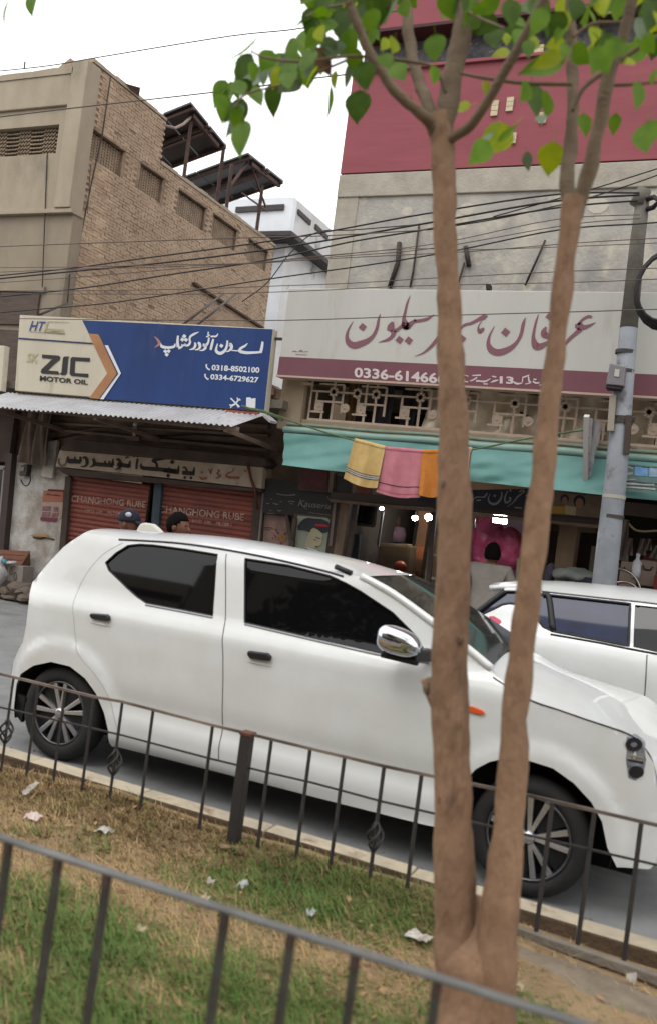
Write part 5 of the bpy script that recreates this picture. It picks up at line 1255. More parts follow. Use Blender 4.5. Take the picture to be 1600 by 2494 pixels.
frontE = [(1562,1812),(1592,1860),(1604,1950),(1606,2050),(1597,2105),(1579,2117),(1501,2112)]
archF = [(1478,2064),(1465,2001),(1439,1954),(1397,1908),(1345,1871),(1288,1853),(1230,1847),(1190,1856),(1158,1873),(1125,1908),(1102,1960),(1092,2020)]
sill = [(1049,2012),(800,1950),(509,1875),(273,1818)]
archR = [(265,1782),(254,1735),(234,1688),(208,1652),(171,1623),(125,1612),(83,1621),(52,1641),(41,1667),(36,1735)]
P = c1.pxs
outline1 = P(rearE)+P(gut[1:])+P(hoodE)+P(frontE)+P(archF)+P(sill)+P(archR)
rw_ = P([(257,1371),(283,1347),(312,1329),(340,1326),(374,1328),(450,1338),(530,1351),(524,1430),(519,1501),(441,1486),(356,1470),(335,1456),(312,1436),(265,1390)])
fw_ = P([(597,1361),(701,1377),(800,1402),(840,1419),(878,1440),(956,1492),(1018,1554),(1045,1612),(919,1591),(800,1564),(700,1541),(595,1517)])
fd_ = P([(556,1352),(640,1361),(740,1383),(820,1406),(900,1448),(985,1510),(1045,1570),(1072,1620),(1090,1700),(1085,1820),(1072,1990),(800,1925),(535,1855),(548,1600)])
rd_ = P([(298,1322),(380,1323),(470,1335),(552,1350),(544,1600),(531,1853),(290,1793),(279,1750),(262,1690),(230,1640),(196,1600),(186,1560),(180,1500),(186,1450),(210,1400),(250,1352)])
fe_ = P([(1205,1645),(1288,1702),(1423,1749),(1527,1785),(1520,1850),(1500,1980),(1478,2064),(1465,2001),(1439,1954),(1397,1908),(1345,1871),(1288,1853),(1230,1847),(1190,1856),(1158,1873),(1125,1908),(1102,1960),(1094,2012),(1088,1900),(1092,1700),(1076,1618),(1130,1600)])
parts = c1.skin(outline1, [('rear_window', rw_), ('front_window', fw_), ('front_door', fd_), ('rear_door', rd_), ('fender', fe_)])
objs = {}
for nm, mb in parts.items():
    n = {None: 'body_side', 'front_door': 'door', 'rear_door': 'door', 'fender': 'fender'}.get(nm)
    if n: objs[nm] = mb.build(n, paint, r1, smooth=True, fixn=False); c1.mirror(mb).build(n, paint, r1, smooth=True, fixn=False)
for nm in ('rear_window', 'front_window'):
    d = objs['front_door' if nm[0] == 'f' else 'rear_door']
    parts[nm].build('window', tint, d, smooth=True, fixn=False); c1.mirror(parts[nm]).build('window', tint, r1, smooth=True, fixn=False)
    loop = rw_ if nm[0] == 'r' else fw_
    c1.line(loop+[loop[0]], .007, 'window_seal', rubber, d, d=-.006)
c1.line(P([(597,1520),(800,1567),(919,1594),(1045,1615)]), .006, 'window_trim', mat('trim_grey', lin(160,160,164,.7), rough=.3), objs['front_door'], d=.002)
c1.line(P([(356,1473),(441,1489),(519,1504)]), .006, 'window_trim', MATS['trim_grey'], objs['rear_door'], d=.002)
for pts in (P([(552,1350),(544,1600),(533,1853)]), P([(1076,1618),(1090,1700),(1086,1820),(1074,1990)])):
    c1.line(pts, .0035, 'door_gap', seam, d=-.001)
c1.line(P([(300,1322),(250,1352),(210,1400),(186,1450),(180,1500),(186,1560),(196,1600),(230,1640),(262,1690),(279,1750),(290,1793)]), .003, 'door_gap', mat('panel_gap_light', lin(186,186,186,.7)), d=-.0015)
c1.line(P([(291,1314),(416,1321),(520,1334),(623,1352),(720,1373),(800,1393),(836,1404)]), .007, 'roof_gutter', mat('gutter_grey', lin(70,74,88,.5), rough=.4), d=.001)
c1.line(P([(818,1380),(856,1396)]), .016, 'roof_rail_stub', rubber, d=.004)
c1.line(P([(1200,1650),(1288,1704),(1360,1729),(1423,1751),(1480,1770),(1527,1787),(1560,1806)]), .004, 'bonnet_gap', rubber, d=.0)
# roof, screen, bonnet, tail, bumpers
zc = lambda x: interp([(-3.9,1.40),(-3.75,1.435),(-3.5,1.466),(-3.1,1.495),(-2.775,1.501),(-2.25,1.488),(-2.03,1.472),(-1.75,1.425)], x)
tail = [(a, (a[0]-.10, a[1]+(.0 if k < 7 else .012*(k-6)))) for k, a in enumerate(P(rearE))]
tail[-1] = (tail[-1][0], (tail[-1][0][0]-.08, 1.447))
c1.loft(tail, 2.2).build('tailgate', paint, r1, smooth=True)
roofp = [tail[-1]]+[(a, (a[0]+.0, max(zc(a[0]), a[1]+.012))) for a in P(gut[2:10])]
roofp[-1] = (roofp[-1][0], (-1.74, 1.425))
c1.loft(roofp, 2.6).build('roof', paint, r1, smooth=True)
A = P(gut[9:])
scrn = list(zip(A, [(-1.74,1.425),(-1.527,1.338),(-1.304,1.229),(-1.17,1.155),(-1.05,1.085)]))
so_ = c1.loft(scrn, 1.25).build('windscreen', scr, r1, smooth=True)
c1.line(A, .022, 'a_pillar', paint, d=-.004, n=8)
hd = [(A[-1], (-1.05,1.083))]+list(zip(P(hoodE), [(-1.0,1.075),(-.80,1.03),(-.68,1.003),(-.56,.972),(-.44,.935),(-.34,.90)]))
fr = list(zip(P(frontE), [(-.22,.85),(-.06,.76),(.02,.62),(.03,.45),(.0,.33),(-.02,.29),(-.1,.26)]))
bon, bum = c1.loft(hd+fr, 1.55, split=len(hd)-1)
bon.build('bonnet', paint, r1, smooth=True); bum.build('front_bumper', paint, r1, smooth=True)
MB().tube([U(1075,1590,YS1+.25), U(1180,1618,YS1+.25), U(1245,1605,YS1+.9)], .02, 6).build('wiper_cowl', rubber, r1)
fin = [U(x, y, YS1+.62) for x, y in ((326,1302),(341,1275),(352,1273),(372,1276),(386,1288),(400,1304))]
MB().prism(fin, (0, .045, 0)).build('roof_antenna', mat('fin_cream', lin(214,210,200,.8), rough=.4), r1, bevel=.012)
MB().box(-3.92, -1.0, YS1+.23, YS1+1.05, .17, .95).build('underbody', dark_under, r1)
MB().box(-1.0, -.22, YS1+.26, YS1+1.02, .17, .72).build('underbody', dark_under, r1)
for cc_ in (wr, wf):
    lathe_y(Vector((cc_.x, YS1+.05, .30)), [(.385, .0), (.385, .19), (.0, .19)], 28, True).build('wheel_well', dark_under, r1)
wheel(r1, Vector((wr.x, YS1+.015, RW)), RW, .195, .42)
wheel(r1, Vector((wf.x, YS1+.015, RW)), RW, .205, .15)
for wx in (wr.x, wf.x):
    lathe_y(Vector((wx, YS1+1.11, RW)), [(.0,.0),(RW-.03,.0),(RW,.03),(RW,.13),(RW-.03,.16),(.0,.16)], 24).build('far_wheel', tyre_m, r1)
for pts, dr in (([(227,1493),(268,1496),(273,1503),(271,1513),(231,1507),(225,1500)], 'rear_door'), ([(609,1584),(657,1590),(665,1598),(662,1610),(614,1603),(607,1594)], 'front_door')):
    q = [c1.S(x, z, .002) for x, z in P(pts)]
    MB().prism(q, (0, -.028, 0)).build('handle', hplas, objs[dr], bevel=.008)
    cx_, cz_ = sum(v.x for v in q)/6, sum(v.z for v in q)/6
    MB().grid(lambda u, v: c1.S(cx_+.085*(u-.5)*2, cz_-.03-.018*v, .001+.006*math.sin(u*3.14)*v), 8, 2).build('handle_cup', paint, objs[dr], smooth=True)
mr = U(972,1562,YS1-.13)
b = MB().ball((0, 0, 0), 1, 1, 1, 22, 14)
for v in b.v:
    sg = lambda t, e: math.copysign(abs(t)**e, t)
    x, y, zz = sg(v.x, .75)*.118, sg(v.y, .7)*.075, sg(v.z, .7)*.078
    zz += -.012*(x/.118)+(-.022 if zz > 0 else .012)*((x+.118)/.236)
    v.x, v.y, v.z = mr.x+x, mr.y+y, mr.z+zz
mo = b.build('mirror', chrome_m, objs['front_door'], smooth=True)
MB().bar(mr+Vector((-.09, .01, -.082)), mr+Vector((.10, .05, -.096)), .07, .026).build('mirror_base', rubber, mo, bevel=.008)
MB().bar(mr+Vector((.06, .03, -.06)), mr+Vector((.13, .17, -.06)), .07, .06).build('mirror_arm', rubber, mo, bevel=.01)
MB().prism([c1.S(x, z, .001) for x, z in P([(1136,1721),(1150,1719),(1176,1730),(1182,1737),(1170,1741),(1140,1733)])], (0, -.012, 0)).build('indicator', mat('amber_lens', lin(226,92,40,.8), rough=.2), r1, bevel=.004)
hl = P([(1524,1792),(1545,1790),(1568,1806),(1574,1850),(1566,1890),(1546,1903),(1528,1896),(1522,1850)])
ho = MB().prism([c1.S(x, z, .003) for x, z in hl], (0, .05, 0)).build('headlight', mat('lamp_clear', lin(170,175,184,.66), lin(118,122,132,.58), 30, .10, spec=.9), r1, bevel=.008)
def ell(cx_, cy_, rx, ry, d, m, nm):
    MB().prism([c1.S(x, z, d) for x, z in P([(cx_+rx*math.cos(t*.5236), cy_+ry*math.sin(t*.5236)) for t in range(12)])], (0, .008, 0)).build(nm, m, ho)
ell(1543, 1813, 21, 17, .006, rubber, 'lens'); ell(1549, 1880, 19, 15, .006, rubber, 'lens'); ell(1543, 1813, 8, 6, .009, mat('lens_glint', lin(120,124,132,.7), rough=.1), 'lens')
for y0, mm in ((1836, mat('lens_amber_grey', lin(176,160,130,.6), rough=.2)), (1848, rubber), (1860, MATS['lens_glint'])):
    MB().prism([c1.S(x, z, .006) for x, z in P([(1528,y0),(1566,y0+7),(1566,y0+12),(1528,y0+4)])], (0, .008, 0)).build('lens_bar', mm, ho)
MB().prism([c1.S(x, z, -.01) for x, z in P([(38,1690),(60,1700),(50,1760),(36,1740)])], (0, .03, 0)).build('mud_flap', rubber, r1)

# ---- second white car behind
YS2 = 6.05
r2 = T('white_rear_car', 'second white car with a roof spoiler and bluish windows beyond the hatchback bonnet', 'car', (.3, YS2+.85, 0))
tab2 = [(.17,-.05), (.24,-.01), (.45,.0), (.75,.008), (.95,.004), (1.02,-.006), (1.07,-.02), (1.14,-.06), (1.25,-.11), (1.40,-.19), (1.5,-.26)]
c2 = Car(r2, YS2, 1.7, tab2, (-1.45, .5), (2.0, .7), ((-1.02, .31), (1.62, .31)), 1.42)
Q = c2.pxs
rear2 = [(-1.70,.26),(-1.74,.45),(-1.73,.62),(-1.66,.82),(-1.615,.98)]+Q([(1140,1512),(1152,1499),(1190,1466),(1226,1438)])
gut2 = Q([(1226,1438),(1270,1436),(1319,1440),(1400,1449),(1500,1460),(1600,1471)])+[(.1,1.425),(.5,1.37),(.95,1.18),(1.22,1.03)]
hood2 = [(1.5,.99),(1.85,.93),(2.15,.85)]
front2 = [(2.3,.72),(2.34,.5),(2.32,.3),(2.25,.22)]
def arc2(cx_, r=.37): return [(cx_+r*math.cos(t*math.pi/10), .31+r*math.sin(t*math.pi/10)) for t in range(0, 11)]
out2 = rear2+gut2[1:]+hood2+front2+[(2.0,.22)]+arc2(1.62)+[(1.25,.2),(-.65,.2)]+arc2(-1.02)
gl2 = Q([(1154,1500),(1190,1469),(1228,1441),(1270,1441),(1319,1447),(1400,1456),(1500,1467),(1534,1471),(1530,1574),(1450,1558),(1345,1538),(1322,1527),(1305,1504),(1282,1483),(1258,1472),(1240,1470),(1222,1473),(1200,1484),(1172,1497)])
gl3 = Q([(1545,1473),(1600,1479)])+[(.1,1.39),(.45,1.34),(.9,1.13),(.1,1.11)]+Q([(1600,1589),(1541,1576)])
p2 = c2.skin(out2, [('quarter_window', gl2), ('side_window', gl3)], .06)
bs = p2[None].build('body_side', paint, r2, smooth=True, fixn=False); c2.mirror(p2[None]).build('body_side', paint, r2, smooth=True, fixn=False)
for k in ('quarter_window', 'side_window'):
    if k in p2: p2[k].build('window', blue_pane if k[0] == 'q' else tint, r2, smooth=True, fixn=False); c2.mirror(p2[k]).build('window', tint, r2, smooth=True, fixn=False)
c2.line(gl2+[gl2[0]], .010, 'window_seal', rubber, d=-.004)
c2.line(Q([(1320,1450),(1335,1455),(1345,1536)]), .022, 'window_pillar', rubber, d=-.008)
c2.line(Q([(1340,1545),(1450,1564),(1530,1580),(1600,1593)]), .008, 'window_trim', rubber, d=0)
c2.line(Q([(1319,1440),(1400,1449),(1500,1460),(1600,1471)])+[(.1,1.425)], .006, 'roof_gutter', mat('gutter_pale', lin(120,120,130,.6)), d=.002)
zc2 = [(-1.50,1.40),(-1.3,1.445),(-1.1,1.465),(-.9,1.475),(-.6,1.49),(-.3,1.50),(.1,1.49),(.55,1.44),(1.05,1.24),(1.35,1.07)]
c2.loft([(a, b) for a, b in zip(gut2[:8], [(-1.44,1.415),(-1.28,1.44),(-1.1,1.462),(-.87,1.478),(-.6,1.492),(-.32,1.50),(.1,1.49),(.5,1.44)])], 2.4).build('roof', paint, r2, smooth=True)
c2.loft([(a, b) for a, b in zip(gut2[7:], [(.5,1.44),(1.05,1.22),(1.35,1.06)])], 1.9).build('windscreen', scr, r2, smooth=True)
c2.loft([(gut2[-1], (1.35,1.06))]+[(a, b) for a, b in zip(hood2, [(1.6,1.02),(1.95,.96),(2.25,.87)])], 2.2).build('bonnet', paint, r2, smooth=True)
c2.loft([(a, (a[0]+.12, a[1])) for a in [hood2[-1]]+front2], 2).build('front_bumper', paint, r2, smooth=True)
c2.loft([(a, (a[0]-.12, a[1])) for a in rear2[:6]], 2).build('rear_bumper', paint, r2, smooth=True)
c2.loft([(rear2[5], (rear2[5][0]-.12, rear2[5][1])), (rear2[6], (rear2[6][0]-.10, rear2[6][1])), (rear2[7], (rear2[7][0]-.1, rear2[7][1])), (rear2[8], (rear2[8][0]-.08, 1.38))], 2).build('rear_screen', tint, r2, smooth=True)
s0 = Q([(1222,1418)])[0]
spo = MB()
spo.grid(lambda u, v: (-1.56+.28*v+.05*(2*u-1)**2, YS2+.26+(1.18)*u, 1.375+.055*v+.012*(1-(2*u-1)**2)), 14, 4)
spo.build('spoiler', paint, r2, smooth=True, solid=.035)
c2.line(Q([(1148,1502),(1190,1468),(1228,1440)]), .02, 'screen_frame', rubber, d=.0)
tl2 = Q([(x+30, y-20) for x, y in [(1158,1521),(1172,1520),(1187,1529),(1192,1536),(1184,1541),(1170,1536)]])
MB().prism([c2.S(x, z, .004) for x, z in tl2], (0, .04, 0)).build('tail_light', mat('red_lens', lin(206,50,78,.75), rough=.2), r2, bevel=.006)
c2.line([(-.38,1.10),(-.36,.8),(-.36,.3)], .004, 'door_gap', seam, d=0)
MB().box(-1.45, 2.0, YS2+.25, YS2+1.45, .18, .85).build('underbody', dark_under, r2)
for wx in (-1.02, 1.62):
    lathe_y(Vector((wx, YS2+.05, .31)), [(.39, .0), (.39, .19), (.0, .19)], 24, True).build('wheel_well', dark_under, r2)
    lathe_y(Vector((wx, YS2+.02, .31)), [(.0,.03),(.17,.03),(.2,.0),(.28,.0),(.31,.03),(.31,.16),(.28,.18),(.0,.18)], 28).build('wheel', tyre_m, r2, smooth=False)
    lathe_y(Vector((wx, YS2+.015, .31)), [(.19,.0),(.17,.02),(.05,.01),(.0,.01)], 20).build('rim', alloy, r2)

# ------------------------------------------------------------------ people
skin_m = mat('brown_skin', lin(150,98,74,.55), lin(136,88,66,.5), 20, .55)
hair_m = mat('black_hair', lin(26,22,22,.4), lin(36,30,28,.4), 40, .95, .6, 120, spec=.08)
def skinned(name, chain, m, parent, sub=2):
    """chain: list of branches, each a list of (x, y, z, r); a branch starts with an index to join or None"""
    vs, es, rs = [], [], []
    for j, pts in chain:
        prev = j
        for (x, y, z, r) in pts:
            vs.append(Vector((x, y, z))); rs.append(r)
            if prev is not None: es.append((prev, len(vs)-1))
            prev = len(vs)-1
    org = ORG[parent.name]
    me = bpy.data.meshes.new(name); me.from_pydata([tuple(v-org) for v in vs], es, []); me.materials.append(m)
    o = bpy.data.objects.new(name, me); COL.objects.link(o); o.parent = parent; ORG[o.name] = org
    q = o.modifiers.new('skin', 'SKIN'); q.use_smooth_shade = True
    lay = me.skin_vertices[0] if me.skin_vertices else None
    if lay is None:
        bm = bmesh.new(); bm.from_mesh(me); bm.verts.layers.skin.verify(); bm.to_mesh(me); bm.free(); lay = me.skin_vertices[0]
    for i, r in enumerate(rs):
        rr = r if isinstance(r, tuple) else (r, r); lay.data[i].radius = rr
    lay.data[0].use_root = True
    q2 = o.modifiers.new('sub', 'SUBSURF'); q2.levels = sub; q2.render_levels = sub
    return o
def head(parent, c, yaw, hair=True, cap=None):
    """c: centre of the head, yaw: way the face looks"""
    f = Vector((math.cos(yaw), math.sin(yaw), 0)); s = Vector((-f.y, f.x, 0)); u = Vector((0, 0, 1))
    hb_ = MB().ball((0, 0, 0), 1, 1, 1, 20, 14)
    for v in hb_.v:
        fr_, sd_, up_v = v.x, v.y, v.z
        w = .078*(1-.22*max(0, -up_v)); d = .098*(1-.10*max(0, -up_v)*(1 if fr_ < 0 else .3))
        p = c+f*fr_*d+s*sd_*w+u*up_v*.118
        v.x, v.y, v.z = p
    h = hb_.build('head', skin_m, parent, smooth=True)
    MB().add([c+f*.088+u*.03, c+f*.094-u*.022+s*.018, c+f*.094-u*.022-s*.018, c+f*.122-u*.016], [(0,1,3),(0,3,2),(1,2,3)]).build('nose', skin_m, h)
    for k in (-1, 1):
        MB().ball(c+f*.085+s*.032*k+u*.018, .011, .011, .008, 8, 6).build('eye', mat('eye_dark', lin(40,30,28,.5), rough=.2), h)
        MB().ball(c-f*.005+s*.082*k-u*.005, .022, .012, .034, 8, 6).build('ear', skin_m, h)
    MB().bar(c+f*.088-u*.052-s*.022, c+f*.088-u*.052+s*.022, .01, .008).build('mouth', mat('lip', lin(120,66,58,.5)), h)
    if hair:
        hb_ = MB().ball((0, 0, 0), 1, 1, 1, 26, 16)
        keep = []
        for v in hb_.v:
            fr_, sd_, up_v = v.x, v.y, v.z
            n_ = .06*noise.noise(Vector((fr_*4, sd_*4, up_v*4+c.x)))
            p = c+f*(fr_*.108*(1+n_)-.012)+s*sd_*.090*(1+n_)+u*(up_v*.126*(1+n_)+.012)
            keep.append(up_v > (.30 if fr_ > .35 else (-.05 if fr_ > .1 else -.6)))
            v.x, v.y, v.z = p
        hb_.f = [q for q in hb_.f if sum(keep[i] for i in q) >= 3]
        hb_.build('hair', hair_m, parent, smooth=True, solid=.006)
    if cap:
        cb = MB().ball((0, 0, 0), 1, 1, 1, 22, 14); kp_ = []
        for v in cb.v:
            kp_.append(v.z > -.02); p = c+f*(v.x*.114-.006)+s*v.y*.096+u*(v.z*.125+.02); v.x, v.y, v.z = p
        cb.f = [q for q in cb.f if all(kp_[i] for i in q)]
        co_ = cb.build('cap', cap, parent, smooth=True, solid=.006)
        MB().grid(lambda a, b: c+f*(.10+.085*b*(1-(2*a-1)**2*.5))+s*(2*a-1)*.085*(1-.25*b)+u*(.028-.022*b+.012*(1-(2*a-1)**2)), 12, 4).build('cap_peak', cap, co_, smooth=True, solid=.005)
        MB().ball(c+f*.02-s*.072+u*.085, .034, .022, .026, 10, 8).build('cap_patch', mat('cap_white', lin(190,196,206,.7)), co_, smooth=True)
def rider(px, py, Y, label, top, legm, cap=None, arms=True):
    c = U(px, py, Y); x, y = c.x, c.y
    t = T('person', label, 'person', (x-.1, y, .2))
    hz = c.z; px_, pz = x-.16, hz-.66
    body = [(None, [(px_, y, pz, (.15,.12)), (px_+.03, y, pz+.22, (.15,.11)), (px_+.07, y, hz-.25, (.17,.11)), (x-.03, y, hz-.16, .055), (x-.01, y, hz-.06, .055)])]
    hand_pts = []
    for k in (-1, 1):
        body.append((2, [(px_+.08, y+k*.17, hz-.24, .055), (px_+.20, y+k*.21, hz-.46, .042), (px_+.42, y+k*.22, hz-.52, .030), (px_+.50, y+k*.22, hz-.53, .028)]))
        body.append((0, [(px_+.04, y+k*.09, pz-.02, .085), (px_+.40, y+k*.17, pz+.0, .065), (px_+.30, y+k*.17, pz-.40, .045), (px_+.36, y+k*.17, pz-.44, .035), (px_+.46, y+k*.17, pz-.46, .03)]))
    skinned('body', body, skin_m, t)
    sh = [(None, [(px_, y, pz-.02, (.175,.14)), (px_+.03, y, pz+.22, (.17,.13)), (px_+.07, y, hz-.25, (.185,.125)), (x-.04, y, hz-.17, .07)])]
    for k in (-1, 1): sh.append((2, [(px_+.08, y+k*.18, hz-.24, .072), (px_+.20, y+k*.215, hz-.45, .058), (px_+.38, y+k*.22, hz-.515, .048)]))
    skinned('shirt', sh, top, t)
    tr = [(None, [(px_, y, pz-.01, (.17,.135))])]
    for k in (-1, 1): tr.append((0, [(px_+.05, y+k*.10, pz-.02, .105), (px_+.40, y+k*.175, pz+.0, .085), (px_+.30, y+k*.175, pz-.36, .065)]))
    skinned('trousers', tr, legm, t)
    head(t, c, .12, hair=cap is None, cap=cap)
    return t
mcl = T('motorcycle', 'small motorcycle carrying two riders past the far side of the white hatchback', 'motorcycle', (-4.8, 6.8, 0))
mx0, my0 = -4.85, 6.8
blackm = mat('bike_black', lin(36,36,40,.5), rough=.35); redm = mat('bike_red', lin(150,36,34,.6), rough=.25, coat=.5)
for wx in (-.62, .62):
    w_ = lathe_y(Vector((mx0+wx, my0-.04, .29)), [(.24,.0),(.29,.015),(.29,.065),(.24,.08),(.24,.0)], 28).build('wheel', tyre_m, mcl, smooth=True)
    lathe_y(Vector((mx0+wx, my0-.03, .29)), [(.245,.0),(.23,.01),(.23,.05),(.245,.06)], 24).build('rim', chrome, w_)
    for k in range(8):
        a = k*math.pi/4; MB().bar((mx0+wx, my0, .29), (mx0+wx+.235*math.cos(a), my0, .29+.235*math.sin(a)), .006).build('spoke', chrome, w_)
MB().tube([(mx0+.62, my0+.08, .29), (mx0+.48, my0+.08, .72), (mx0+.40, my0+.08, .95)], .02, 8).build('fork', chrome, mcl)
MB().tube([(mx0+.62, my0-.08, .29), (mx0+.48, my0-.08, .72), (mx0+.40, my0-.08, .95)], .02, 8).build('fork', chrome, mcl)
MB().tube([(mx0+.30, my0-.33, .98), (mx0+.38, my0-.12, .97), (mx0+.38, my0+.12, .97), (mx0+.30, my0+.33, .98)], .014, 8).build('handlebar', chrome, mcl)
MB().tube([(mx0+.44, my0, .82), (mx0+.1, my0, .62), (mx0-.3, my0, .6), (mx0-.62, my0, .3)], .03, 8).build('frame', blackm, mcl)
MB().tube([(mx0+.40, my0, .78), (mx0+.25, my0, .80), (mx0+.02, my0, .74)], [.08,.13,.08], 12).build('fuel_tank', redm, mcl, smooth=True)
MB().tube([(mx0+.04, my0, .735), (mx0-.35, my0, .735), (mx0-.66, my0, .76)], [.09,.11,.10], 10).build('seat', blackm, mcl, smooth=True)
MB().box(mx0-.05, mx0+.22, my0-.11, my0+.11, .30, .56).build('engine', alloy_d, mcl, bevel=.03)
MB().tube([(mx0+.1, my0-.16, .3), (mx0-.7, my0-.18, .36)], [.03,.04], 10).build('exhaust', chrome, mcl)
MB().ball((mx0+.55, my0, .86), .08, .09, .09, 12, 8).build('headlamp', chrome, mcl, smooth=True)
rider(436, 1283, 6.8, 'motorcycle rider with bare black hair above the roof of the white hatchback', mat('maroon_shirt', lin(110,50,50,.5), rough=.9), mat('brown_trousers', lin(96,80,68,.5), rough=.9))
rider(316, 1276, 6.8, 'pillion rider in a navy cap with a white patch beside the roof fin', mat('slate_shirt', lin(84,86,98,.5), rough=.9), mat('grey_trousers', lin(110,108,104,.5), rough=.9), cap=mat('navy_cap', lin(40,38,56,.5), rough=.9))
# man with his back to the street at the salon door
mh = U(1198,1350,9.75); mx_, my_ = mh.x, mh.y
mn = T('person', 'man with short black hair in a grey kameez seen from behind at the shop door', 'person', (mx_, my_, .17))
zb = .17; sc = (mh.z+.12-zb)/1.68
def Z(h): return zb+h*sc
bd = [(None, [(mx_, my_, Z(.92), (.14,.11)), (mx_, my_, Z(1.12), (.14,.10)), (mx_, my_, Z(1.34), (.17,.105)), (mx_, my_, Z(1.44), .058), (mx_, my_, Z(1.50), .056)])]
kz_ = [(None, [(mx_, my_, Z(.50), (.25,.20)), (mx_, my_, Z(.80), (.22,.17)), (mx_, my_, Z(1.10), (.19,.14)), (mx_, my_, Z(1.31), (.175,.12)), (mx_, my_, Z(1.42), .07)])]
for k in (-1, 1):
    e = .32 if k < 0 else .12
    bd.append((2, [(mx_+k*.17, my_, Z(1.35), .055), (mx_+k*.27, my_+.02, Z(1.10), .042), (mx_+k*.22, my_+e, Z(1.02), .032), (mx_+k*.20, my_+e+.08, Z(1.02), .028)]))
    kz_.append((3, [(mx_+k*.19, my_, Z(1.35), .085), (mx_+k*.285, my_+.02, Z(1.09), .07), (mx_+k*.235, my_+e, Z(1.02), .06)]))
    bd.append((0, [(mx_+k*.09, my_, Z(.86), .09), (mx_+k*.10, my_, Z(.48), .062), (mx_+k*.10, my_-.02, Z(.09), .042), (mx_+k*.10, my_+.12, Z(.04), .035)]))
skinned('body', bd, skin_m, mn)
skinned('kameez', kz_, mat('grey_kameez', lin(172,164,154,.62), lin(154,147,138,.58), 5, .95, .3, 30), mn)
tr = [(None, [(mx_, my_, Z(.80), (.16,.13))])]
for k in (-1, 1): tr.append((0, [(mx_+k*.10, my_, Z(.74), .12), (mx_+k*.11, my_, Z(.42), .11), (mx_+k*.11, my_, Z(.12), .075)]))
skinned('shalwar', tr, MATS['grey_kameez'], mn)
head(mn, mh, math.radians(110))
# ------------------------------------------------------------------ railings
iron = mat('black_iron', lin(58,56,58,.5), lin(74,66,62,.5), 14, .6, .2, 80)
iron_top = mat('mottled_rail_top', lin(170,152,140,.6), lin(70,62,58,.5), 2.2, .55, stretch=(1,1,1))  # pale and dark brown blotches mixed by noise along the rail
rusty = mat('rust_flake', lin(132,84,62,.55), lin(96,62,50,.5), 10, .85)
YF = 3.78
rb_ = T('back_railing', 'thin black iron railing with twisted ornaments along the kerb in front of the hatchback', 'railing', (-1.8, YF, .1))
rail_px = [(-420,1530),(-120,1611),(0,1641),(230,1697),(299,1709),(519,1766),(756,1823),(935,1866),(1160,1912),(1290,1938),(1561,2001),(1700,2033),(2000,2104),(2700,2270)]
def railz(x): return interp([(p.x, p.z) for p in [U(q[0], q[1], YF) for q in rail_px]], x)
rp_ = [U(q[0], q[1], YF) for q in rail_px]
for a, b in zip(rp_, rp_[1:]): MB().bar(a, b, .012, .013).build('top_rail', iron_top, rb_)
low = [(-420,1612),(-120,1690),(0,1722),(296,1790),(511,1847),(655,1882),(760,1906),(930,1952),(1160,2005),(1561,2098),(2000,2200),(2700,2366)]
lp_ = [U(q[0], q[1], YF) for q in low]
for a, b in zip(lp_, lp_[1:]): MB().bar(a, b, .010, .008).build('lower_rail', iron, rb_)
def ornament(x, zc_, par):
    m_ = MB()
    for k in range(4):
        m_.tube([(x+.036*math.sin(t*math.pi/10)*math.cos(k*1.571+t*.35), YF+.036*math.sin(t*math.pi/10)*math.sin(k*1.571+t*.35), zc_-.07+.014*t) for t in range(11)], .006, 5)
    m_.build('twisted_basket', iron, par, smooth=True)
for bx_, orn in ((-330,0),(-255,0),(-180,1),(-100,0),(-30,0),(34,1),(95,0),(160,0),(230,0),(299,1),(374,0),(519,0),(662,0),(756,0),(839,0),(935,1),(1026,0),(1120,0),(1238,0),(1345,0),(1447,0),(1561,0),(1680,1),(1800,0),(1930,0),(2060,0),(2190,1),(2330,0),(2470,0),(2610,0)):
    y = interp([(q[0], q[1]) for q in rail_px], bx_)
    P0 = U(bx_, y, YF); g = gz(P0.x, YF)-.02
    b = MB().bar((P0.x, YF, g), (P0.x, YF, P0.z-.007), .0135).build('bar', iron, rb_)
    if orn: ornament(P0.x, .32, b)
P0 = U(604,1788,YF)
MB().box(P0.x-.027, P0.x+.027, YF-.027, YF+.027, .06, P0.z-.006).build('post', iron, rb_, bevel=.004)
MB().box(P0.x-.031, P0.x+.034, YF-.030, YF+.030, P0.z-.005, P0.z+.012).build('post_cap', rusty, rb_, bevel=.003)
YN = 1.58
gm = mat('grey_painted_iron', lin(140,141,138,.54), lin(112,113,110,.5), 9, .5, .15, 120)
gmb = mat('grey_iron_bar', lin(98,102,92,.45), lin(76,72,68,.42), 9, .6, .2, 90)
rn = T('near_railing', 'grey iron railing with a flat top rail crossing the foreground grass', 'railing', (-.9, YN, .1))
ra, rc_ = U(0,2039,YN), U(1400,2489,YN)
def nz(x): return ra.z+(rc_.z-ra.z)*(x-ra.x)/(rc_.x-ra.x)
MB().bar((-2.4, YN, nz(-2.4)), (1.2, YN, nz(1.2)), .024, .008).build('top_rail', gm, rn, bevel=.002)
MB().bar((-2.4, YN, .16), (1.2, YN, .16), .030, .010).build('bottom_rail', gm, rn)
tops = [-1.69, -1.55] + [U(x, y, YN).x for x, y in ((23,2057),(143,2099),(262,2140),(548,2239),(709,2291),(865,2341),(1062,2412))] + [.06, .2, .34, .48]
for x in tops:
    b = MB().bar((x-.010, YN, .08), (x, YN, nz(x)-.005), .0150).build('bar', gmb, rn)
    MB().bar((x-.0006, YN-.0015, nz(x)-.03), (x, YN-.0015, nz(x)-.0052), .0158).build('rust_collar', mat('brown_rust', lin(104,84,74,.5), lin(84,72,66,.48), 12, .8), b)

